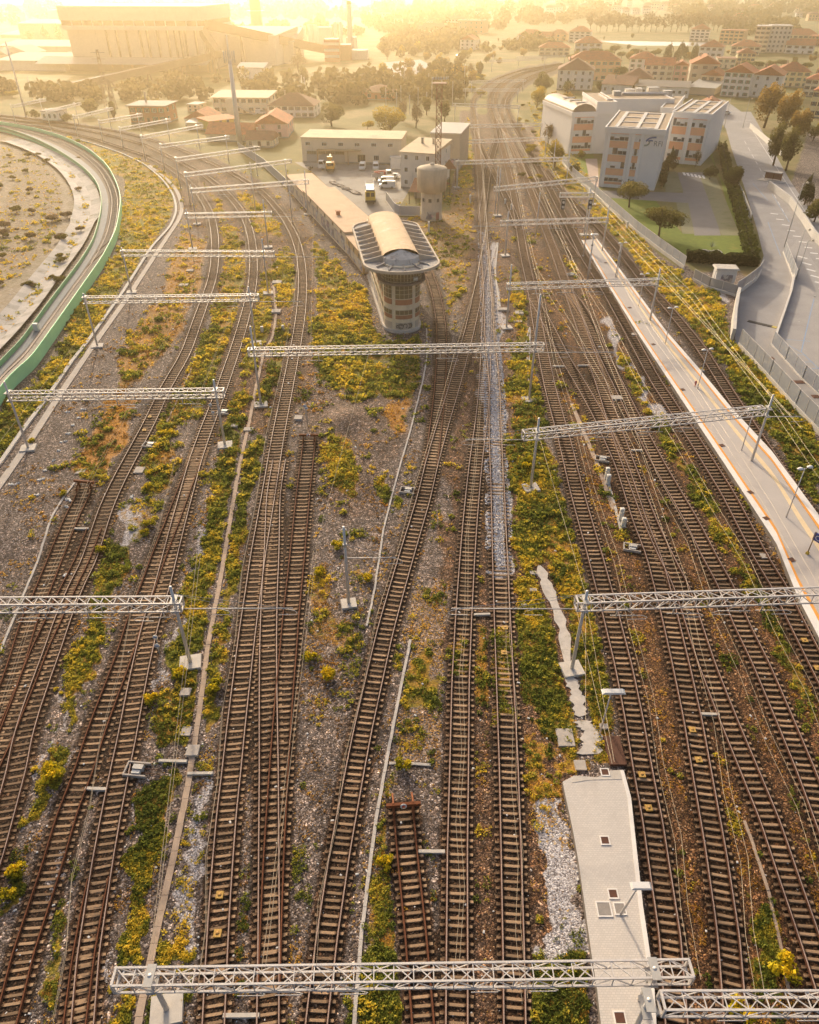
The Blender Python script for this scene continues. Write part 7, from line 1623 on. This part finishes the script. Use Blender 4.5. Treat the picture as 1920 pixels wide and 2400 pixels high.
# prototypes: crown unit = total height 1
PR = {}
def proto(kind, lod, v):
    k = (kind, lod, v)
    if k in PR: return PR[k]
    rs = np.random.RandomState(900 + 37 * v + len(kind) * 5 + lod)
    n = {2: 5200, 1: 1500, 0: 380}[lod]; sz = {2: .013, 1: .024, 0: .050}[lod]
    base, col = kind.split('_')
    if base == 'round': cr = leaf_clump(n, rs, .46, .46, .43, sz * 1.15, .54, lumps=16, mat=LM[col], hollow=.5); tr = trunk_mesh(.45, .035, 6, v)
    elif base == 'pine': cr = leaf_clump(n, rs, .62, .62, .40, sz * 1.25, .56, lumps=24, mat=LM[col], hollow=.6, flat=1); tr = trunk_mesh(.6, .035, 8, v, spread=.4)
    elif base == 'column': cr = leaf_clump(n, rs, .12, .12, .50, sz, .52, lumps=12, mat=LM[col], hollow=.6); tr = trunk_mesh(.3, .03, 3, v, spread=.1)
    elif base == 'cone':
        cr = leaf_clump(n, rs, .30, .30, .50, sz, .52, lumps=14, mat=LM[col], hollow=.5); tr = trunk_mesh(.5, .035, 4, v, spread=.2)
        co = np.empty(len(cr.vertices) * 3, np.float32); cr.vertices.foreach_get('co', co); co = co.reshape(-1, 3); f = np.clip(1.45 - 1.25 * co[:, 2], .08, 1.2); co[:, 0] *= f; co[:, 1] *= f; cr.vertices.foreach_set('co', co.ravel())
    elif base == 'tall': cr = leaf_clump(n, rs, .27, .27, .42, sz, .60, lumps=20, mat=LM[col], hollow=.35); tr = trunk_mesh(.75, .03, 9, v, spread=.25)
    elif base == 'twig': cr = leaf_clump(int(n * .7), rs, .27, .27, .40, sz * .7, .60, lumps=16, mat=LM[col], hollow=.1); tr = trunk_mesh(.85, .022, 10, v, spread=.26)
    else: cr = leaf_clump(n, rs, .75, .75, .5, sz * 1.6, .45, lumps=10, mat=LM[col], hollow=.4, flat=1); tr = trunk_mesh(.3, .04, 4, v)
    PR[k] = (cr, tr); return PR[k]
def tree(label, x, yb, yt, kind, lod=1, wide=1.0, group=None, name='tree', cat='tree', hmin=None):
    b_ = G(x, yb); h = atY(x, yt, b_.y).z
    if hmin: h = max(h, hmin)
    r = empty(name, label, cat, b_, rnd.uniform(0, 6.28), group); r.scale = (h * wide, h * wide, h)
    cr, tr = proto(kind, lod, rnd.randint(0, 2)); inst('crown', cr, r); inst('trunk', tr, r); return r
TL = [('umbrella pine with round crown in front of the office block', 1474, 486, 418, 'pine_olive', 2, 1.05), ('broad umbrella pine behind the grey boundary fence', 1544, 556, 478, 'pine_olive', 2, 1.12), ('dark evergreen at the end of the forecourt drive', 1716, 446, 382, 'round_dark', 2, 1.05), ('round dark shrub-like tree at the corner of the office block', 1663, 420, 385, 'bush_dark', 1, .8), ('dark conifer between the office wings', 1566, 402, 342, 'cone_dark', 2, 1.1), ('dark green tree below the conifer beside the office wall', 1550, 442, 398, 'tall_dark', 1, 1.1),
 ('tall autumn tree with orange crown at the upper right', 1790, 300, 190, 'tall_autumn', 2, 1.1), ('second tall autumn tree right of the first', 1832, 318, 212, 'tall_autumn', 2, 1.1), ('third autumn tree leaning to the right', 1862, 340, 250, 'tall_autumn', 2, 1.1), ('grey green poplar below the autumn trees', 1812, 388, 290, 'tall_olive', 2, .95), ('second grey green poplar below the autumn trees', 1842, 400, 300, 'tall_olive', 2, .95), ('dark conifer right of the autumn trees', 1885, 480, 405, 'cone_dark', 2, .9), ('olive tree behind the far wall at the right edge', 1908, 520, 460, 'round_olive', 1, 1.1), ('small green tree at the right edge garden', 1905, 330, 290, 'round_olive', 1, 1), ('yellow tree in the right edge garden', 1918, 310, 282, 'round_yellow', 1, 1),
 ('yellow tree beside the junction left of the office block', 1258, 252, 200, 'round_yellow', 2, .95), ('round olive tree by the bend behind the yellow tree', 1272, 222, 168, 'round_olive', 2, 1.1), ('round dark tree before the brown roofed white house', 1330, 218, 185, 'round_green', 1, 1.2), ('brown leafed tree at the upper left corner of the office block', 1303, 255, 212, 'round_autumn', 1, 1.0), ('second brown leafed tree at the upper left corner of the office block', 1330, 256, 214, 'round_autumn', 1, 1.0), ('yellow bushy tree along the fence beside the office', 1300, 395, 330, 'tall_yellow', 2, 1.3), ('bare brownish tree along the fence beside the office', 1285, 340, 285, 'twig_bare', 1, 1.2), ('small yellow tree in front of the left wing', 1362, 372, 348, 'round_yellow', 1, 1.1), ('green shrub by the fence below the yellow tree', 1345, 410, 380, 'round_green', 1, 1.1), ('green hedge-like tree left of the left wing', 1322, 308, 285, 'bush_olive', 1, .7), ('bare small tree before the right wing', 1630, 392, 352, 'twig_bare', 1, 1.0),
 ('large umbrella pine above the low white building', 1450, 190, 148, 'pine_green', 2, 1.0), ('round dark tree by the white walled low building', 1405, 215, 190, 'round_green', 1, 1.1), ('narrow dark cypress beside the low white building', 1483, 225, 196, 'column_dark', 1, 1.4), ('round tree right of the brown roofed house', 1462, 195, 182, 'round_green', 1, 1.2),
 ('golden round tree behind the depot building', 914, 310, 246, 'round_yellow', 2, 1.45), ('smaller golden tree left of the big golden one', 862, 303, 278, 'bush_yellow', 1, .9), ('olive tree in front of the long pinkish house', 778, 295, 240, 'round_olive', 2, 1.4), ('green tree beside the lattice floodlight tower', 1042, 285, 235, 'tall_olive', 1, 1.2), ('bare tree left of the lattice floodlight tower', 975, 300, 235, 'twig_bare', 1, 1.1), ('second bare tree behind the golden tree', 945, 285, 228, 'twig_bare', 1, 1.1), ('tall olive tree behind the golden tree', 1000, 270, 225, 'tall_olive', 1, 1.2),
 ('dark tree by the derelict white hut', 215, 272, 225, 'round_olive', 1, 1.1), ('second tree right of the derelict white hut', 160, 290, 262, 'bush_olive', 1, .8), ('column shaped tree left of the orange brick house', 268, 276, 232, 'column_olive', 1, 1.6), ('bush left of the derelict hut', 85, 282, 254, 'bush_green', 1, .9), ('shrub at the left edge below the conveyor', 30, 228, 208, 'bush_yellow', 1, 1.1), ('bare tree in front of the white quarry wall', 425, 215, 178, 'twig_bare', 1, 1.1), ('conifer behind the left sheds', 140, 95, 52, 'cone_dark', 1, 1.1), ('round tree behind the left sheds', 72, 95, 70, 'round_dark', 1, 1.2), ('second conifer behind the left sheds', 110, 95, 55, 'cone_dark', 1, 1.0), ('tall poplar beside the white truck yard', 683, 205, 158, 'tall_olive', 1, .8), ('second poplar beside the white truck yard', 715, 205, 152, 'tall_olive', 1, .8), ('wide bare tree before the cement plant', 700, 170, 116, 'twig_bare', 1, 1.5)]
for q in TL: tree(q[0], q[1], q[2], q[3], q[4], q[5], q[6], 'trees around the yard')
for k, (x, y) in enumerate([(1395,118),(1425,120),(1455,122),(1490,120),(1520,124),(1535,118),(1440,112)]): tree('umbrella pine of the dark grove behind the orange apartment block', x, y + 18, y - 10 + (k % 3) * 3, 'pine_green', 1, 1.1, 'umbrella pines of the grove')
for k, (x, y) in enumerate([(1565,135),(1585,138),(1605,130),(1625,136),(1595,126)]): tree('dark cedar of the cluster left of the white hip roofed house', x, y + 10, y - 38 + (k % 3) * 6, 'cone_dark', 1, 1.1, 'cedars of the cluster')
for k, (x, y) in enumerate([(1745,150),(1775,152),(1800,150),(1830,148),(1860,150),(1890,155)]): tree('round pine in the row behind the yellow cream house', x, y + 12, y - 12, 'pine_green' if k % 2 else 'round_olive', 1, 1.1, 'row of pines behind the yellow cream house')
for k in range(26): x = 1380 + k * 14.5 + rnd.uniform(-4, 4); tree('bare brown poplar of the long row along the river bank', x, 74 + rnd.uniform(-3, 3), 30 + rnd.uniform(-5, 6), 'twig_bare', 0, 1.1, 'row of bare poplars along the river')
for x, y in [(1218,50),(1248,48),(1255,48),(1226,52),(1140,75),(1130,78)]: tree('dark narrow cypress in the hazy distance', x, y, y - 32, 'column_dark', 0, 1.2, 'cypresses in the distance')
gr = random.Random(77)
def scatter(n, x0, x1, y0, y1, hpx, kinds, label, group, name='tree'):
    for k in range(n):
        x, y = gr.uniform(x0, x1), y0 + (y1 - y0) * gr.random() ** .8; kind = gr.choice(kinds)
        h = gr.uniform(*hpx); tree(label, x, y, y - h * (.35 + .65 * (y / max(y1, 1))), kind, 0 if y < 110 else 1, gr.uniform(.95, 1.3), group, name, name.replace('_', ' '))
scatter(30, 850, 1130, 120, 200, (18, 46), ['twig_bare', 'round_olive', 'tall_olive', 'round_autumn', 'tall_yellow'], 'hazy tree in the grove left of the distant bend', 'trees of the hazy grove')
scatter(22, 1000, 1130, 150, 235, (10, 22), ['bush_olive', 'bush_yellow'], 'low scrub bush by the hazy far yard', 'scrub bushes of the far yard', 'scrub_bush')
scatter(22, 520, 860, 165, 240, (12, 30), ['round_olive', 'twig_bare', 'bush_olive', 'tall_olive'], 'hazy tree between the cement plant and the curve', 'trees near the cement plant')
scatter(24, 90, 420, 205, 250, (10, 26), ['bush_olive', 'twig_bare', 'round_olive'], 'scrubby tree between the curve and the warehouse', 'scrub below the warehouse')
def far_wood():
    rs = np.random.RandomState(5); n = 5200
    y = np.concatenate([rs.uniform(1, 120, 3600), rs.uniform(100, 250, n - 3600)]); x = rs.uniform(-80, 2000, n)
    a = PSI + np.arctan((y - 1200) / F); Y = CAMH / np.tan(a); X = (x - 960) / F * (Y * CP + CAMH * SP)
    ok = (vnoise(x, y * 3, 90, 3) * .6 + vnoise(x, y * 3, 30, 4) * .4 > .44)
    ok |= (x > 830) & (x < 1120) & (y > 100) & (y < 250) & (rs.rand(n) < .8)
    ok &= ~((y > 60) & (x < 480) & (y < 205)) & ~((y > 85) & (x > 430) & (x < 900) & (y < 190)) & ~((x > 1180) & (x < 1700) & (y > 58) & (y < 100)) & ~((y > 120) & (x > 1080)) & ~((y > 240) & (x > 860)) & ~((y > 140) & (y < 185) & (x > 880) & (x < 1010)) & ~((y > 240) & (x < 620)) & ~((x > 1290) & (y > 85))
    X, Y = X[ok], Y[ok]; m = len(X); r = rs.uniform(3.0, 6.5, m) * np.clip(Y / 900, .8, 1.8); h = r * rs.uniform(1.0, 2.0, m); k = 46
    T = np.repeat(np.arange(m), k); d = rs.normal(size=(m * k, 3)); d /= np.linalg.norm(d, axis=1)[:, None]; q = rs.uniform(.4, 1, m * k) ** .5
    C = np.stack([X[T] + d[:, 0] * r[T] * q, Y[T] + d[:, 1] * r[T] * q, h[T] * (.55 + .5 * d[:, 2] * q)], 1); U, V = rand_frames(m * k, rs); s_ = r[T] * rs.uniform(.14, .26, m * k)
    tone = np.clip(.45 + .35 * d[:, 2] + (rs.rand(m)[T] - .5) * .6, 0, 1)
    tag(inst('far_wood', quads_mesh('far_wood', C, U * s_[:, None], V * s_[:, None], tone, leafmat('far_wood_leaf', (.03, .032, .010), (.11, .085, .025), (.24, .17, .05)))), 'hazy woods and hedges spread over the far plain', 'wood', kind='stuff')
far_wood()
scatter(40, 1120, 1720, 84, 150, (12, 26), ['round_olive', 'round_autumn', 'twig_bare', 'round_green'], 'tree between the houses beyond the distant bend', 'trees among the houses')
scatter(26, 1600, 1930, 90, 190, (10, 22), ['round_olive', 'round_autumn', 'round_green'], 'garden tree among the houses at the upper right', 'garden trees at the upper right')
scatter(26, 1215, 1330, 250, 440, (8, 20), ['bush_yellow', 'bush_olive'], 'yellow shrub on the bank right of the junction', 'yellow shrubs right of the junction', 'shrub')
scatter(34, -20, 210, 330, 690, (10, 24), ['bush_bare', 'bush_olive'], 'brown scrub bush inside the viaduct curve', 'scrub bushes inside the curve', 'scrub_bush')
def hedge(label, pts, w, h, mat, n):
    P = [G(*p) for p in resamp(pts, 40)]; rs = np.random.RandomState(n); o = P[20]; k = rs.randint(0, 39, n); f = rs.rand(n); A = np.array([tuple(p - o) for p in P])
    c = A[k] * (1 - f)[:, None] + A[k + 1] * f[:, None]; lump = .8 + .4 * vnoise(c[:, 0], c[:, 1], 1.6, 9); sd = rs.uniform(-1, 1, n); e = np.sign(sd) * np.abs(sd) ** .5
    t = A[np.minimum(k + 1, 39)] - A[k]; t /= np.linalg.norm(t, axis=1)[:, None] + 1e-9; z = rs.rand(n) ** .6
    C = np.stack([c[:, 0] + t[:, 1] * e * w / 2 * lump, c[:, 1] - t[:, 0] * e * w / 2 * lump, z * h * lump], 1); U, V = rand_frames(n, rs); s_ = rs.uniform(.10, .22, n)
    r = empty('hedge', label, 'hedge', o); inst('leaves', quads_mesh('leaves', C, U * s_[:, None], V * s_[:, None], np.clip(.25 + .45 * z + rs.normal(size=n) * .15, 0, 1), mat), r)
    mb = MB(); 
    for a, b_ in zip(P[:-1], P[1:]): mb.bar(a - o + Vector((0, 0, h * .3)), b_ - o + Vector((0, 0, h * .3)), w * .5, h * .55)
    mb.build('inner_twigs', M('hedge_twigs', (.03, .032, .012), .95, .3, 3), r)
hedge('tall green hedge between the forecourt and the street', [(1690,345),(1705,420),(1725,480),(1740,535),(1752,585),(1760,612)], 2.6, 2.2, LM['green'], 9000)
hedge('dark clipped hedge behind the white kiosk', [(1606,612),(1680,618),(1775,624)], 1.6, 2.3, LM['dark'], 7000)
r = empty('agave', 'pale agave plant in the lawn bed', 'plant', G(1668, 580)); mb = MB()
for k in range(22):
    a = k * 2.4; t = .35 + .045 * k; L = 1.5; mb.add([(-.07 * math.sin(a), .07 * math.cos(a), .1), (.07 * math.sin(a), -.07 * math.cos(a), .1), (L * math.cos(a) * math.cos(t), L * math.sin(a) * math.cos(t), .1 + L * math.sin(t))], [(0, 1, 2)])
mb.build('leaves', M('agave_green', (.22, .26, .20), .6, .2, 3), r)
r = empty('rock_bed', 'pale stones around the agave', 'rocks', G(1672, 592)); mb = MB()
for k in range(26): mb.box((gr.uniform(-2.6, 2.6), gr.uniform(-2, 1.5), .12), (gr.uniform(.3, .8), gr.uniform(.3, .6), .3), gr.uniform(0, 3), 0, .6)
mb.build('stones', CONCP, r)
# far houses
FHM = []
for i, (wl, rf) in enumerate([(PW, TILE), (PC, TILE), (PO, TILEB), (PW, TILEB)]):
    mb = MB(); mb.b0(-.5, .5, -.35, .35, 0, 1, 0); v = [(-.55, -.4, 1), (.55, -.4, 1), (.55, .4, 1), (-.55, .4, 1), (-.25, 0, 1.35), (.25, 0, 1.35)]; mb.add(v, [(0, 1, 5, 4), (1, 2, 5), (2, 3, 4, 5), (3, 0, 4)], 1)
    for f in (.3, .72):
        for c in range(4): mb.b0(-.4 + .23 * c, -.31 + .23 * c, -.356, -.34, f - .08, f + .08, 2)
    FHM.append(mb.mesh('far_house', [wl, rf, GLASS]))
for k in range(150):
    x, y = gr.uniform(-60, 1990), 4 + 66 * gr.random() ** 1.1
    if y > 40 and 150 < x < 900: y = gr.uniform(4, 34)
    if 1180 < x < 1680 and y > 42: y *= .5
    b_ = G(x, y); s = gr.uniform(11, 22); tag(inst('far_house', gr.choice(FHM), None, b_, gr.uniform(-.5, .5), (s, s * gr.uniform(.8, 1.3), gr.uniform(6, 11))), 'small hazy house of the far town spread over the plain', 'house', 'far houses of the plain')

# ------------------------------------------------------------------ haze, sky, sun, camera
def haze():
    m = bpy.data.materials.new('warm_haze'); m.use_nodes = True; nt = m.node_tree; nt.nodes.clear()
    out = N(nt, 'ShaderNodeOutputMaterial'); v = N(nt, 'ShaderNodeVolumeScatter'); v.inputs['Color'].default_value = HZ_COL; v.inputs['Density'].default_value = HZ_DEN; v.inputs['Anisotropy'].default_value = HZ_G
    nt.links.new(v.outputs[0], out.inputs['Volume'])
    mb = MB(); mb.b0(-6000, 6000, -300, 9000, -5, HZ_TOP); o = mb.build('haze', m); tag(o, 'warm evening haze hanging over the plain', kind='stuff'); return o
HZ_COL = (1.0, .78, .48, 1); HZ_DEN = .0005; HZ_G = .80; HZ_TOP = 130
haze()
SEL, SAZ = R(20), R(-15)
w = bpy.data.worlds.new('World'); sc.world = w; w.use_nodes = True; nt = w.node_tree
sky = N(nt, 'ShaderNodeTexSky'); sky.sky_type = 'NISHITA'; sky.sun_disc = False; sky.sun_elevation = SEL; sky.sun_rotation = SAZ; sky.dust_density = 8.0; sky.ozone_density = 0.0; sky.air_density = 1.0; sky.altitude = 50
bg = nt.nodes['Background']; nt.links.new(sky.outputs[0], bg.inputs[0]); bg.inputs[1].default_value = .21
L = bpy.data.lights.new('sun', 'SUN'); L.energy = 5.0; L.angle = R(1.5); L.color = (1, .80, .55)
so = bpy.data.objects.new('sun', L); COL.objects.link(so)
d = Vector((math.sin(SAZ) * math.cos(SEL), math.cos(SAZ) * math.cos(SEL), math.sin(SEL)))
so.rotation_euler = d.to_track_quat('Z', 'Y').to_euler()
cam = bpy.data.cameras.new('camera'); co = bpy.data.objects.new('camera', cam); COL.objects.link(co); sc.camera = co
cam.sensor_fit = 'VERTICAL'; cam.sensor_height = 24; cam.lens = 24 * F / 2400; cam.clip_start = 1; cam.clip_end = 60000
co.location = (0, 0, CAMH); co.rotation_euler = (R(90) - PSI, 0, 0)
sc.view_settings.view_transform = 'Standard'; sc.view_settings.look = 'None'; sc.view_settings.exposure = 0; sc.view_settings.gamma = 1
sc.cycles.volume_bounces = 0; sc.cycles.max_bounces = 6; sc.cycles.transparent_max_bounces = 12; sc.cycles.use_denoising = True
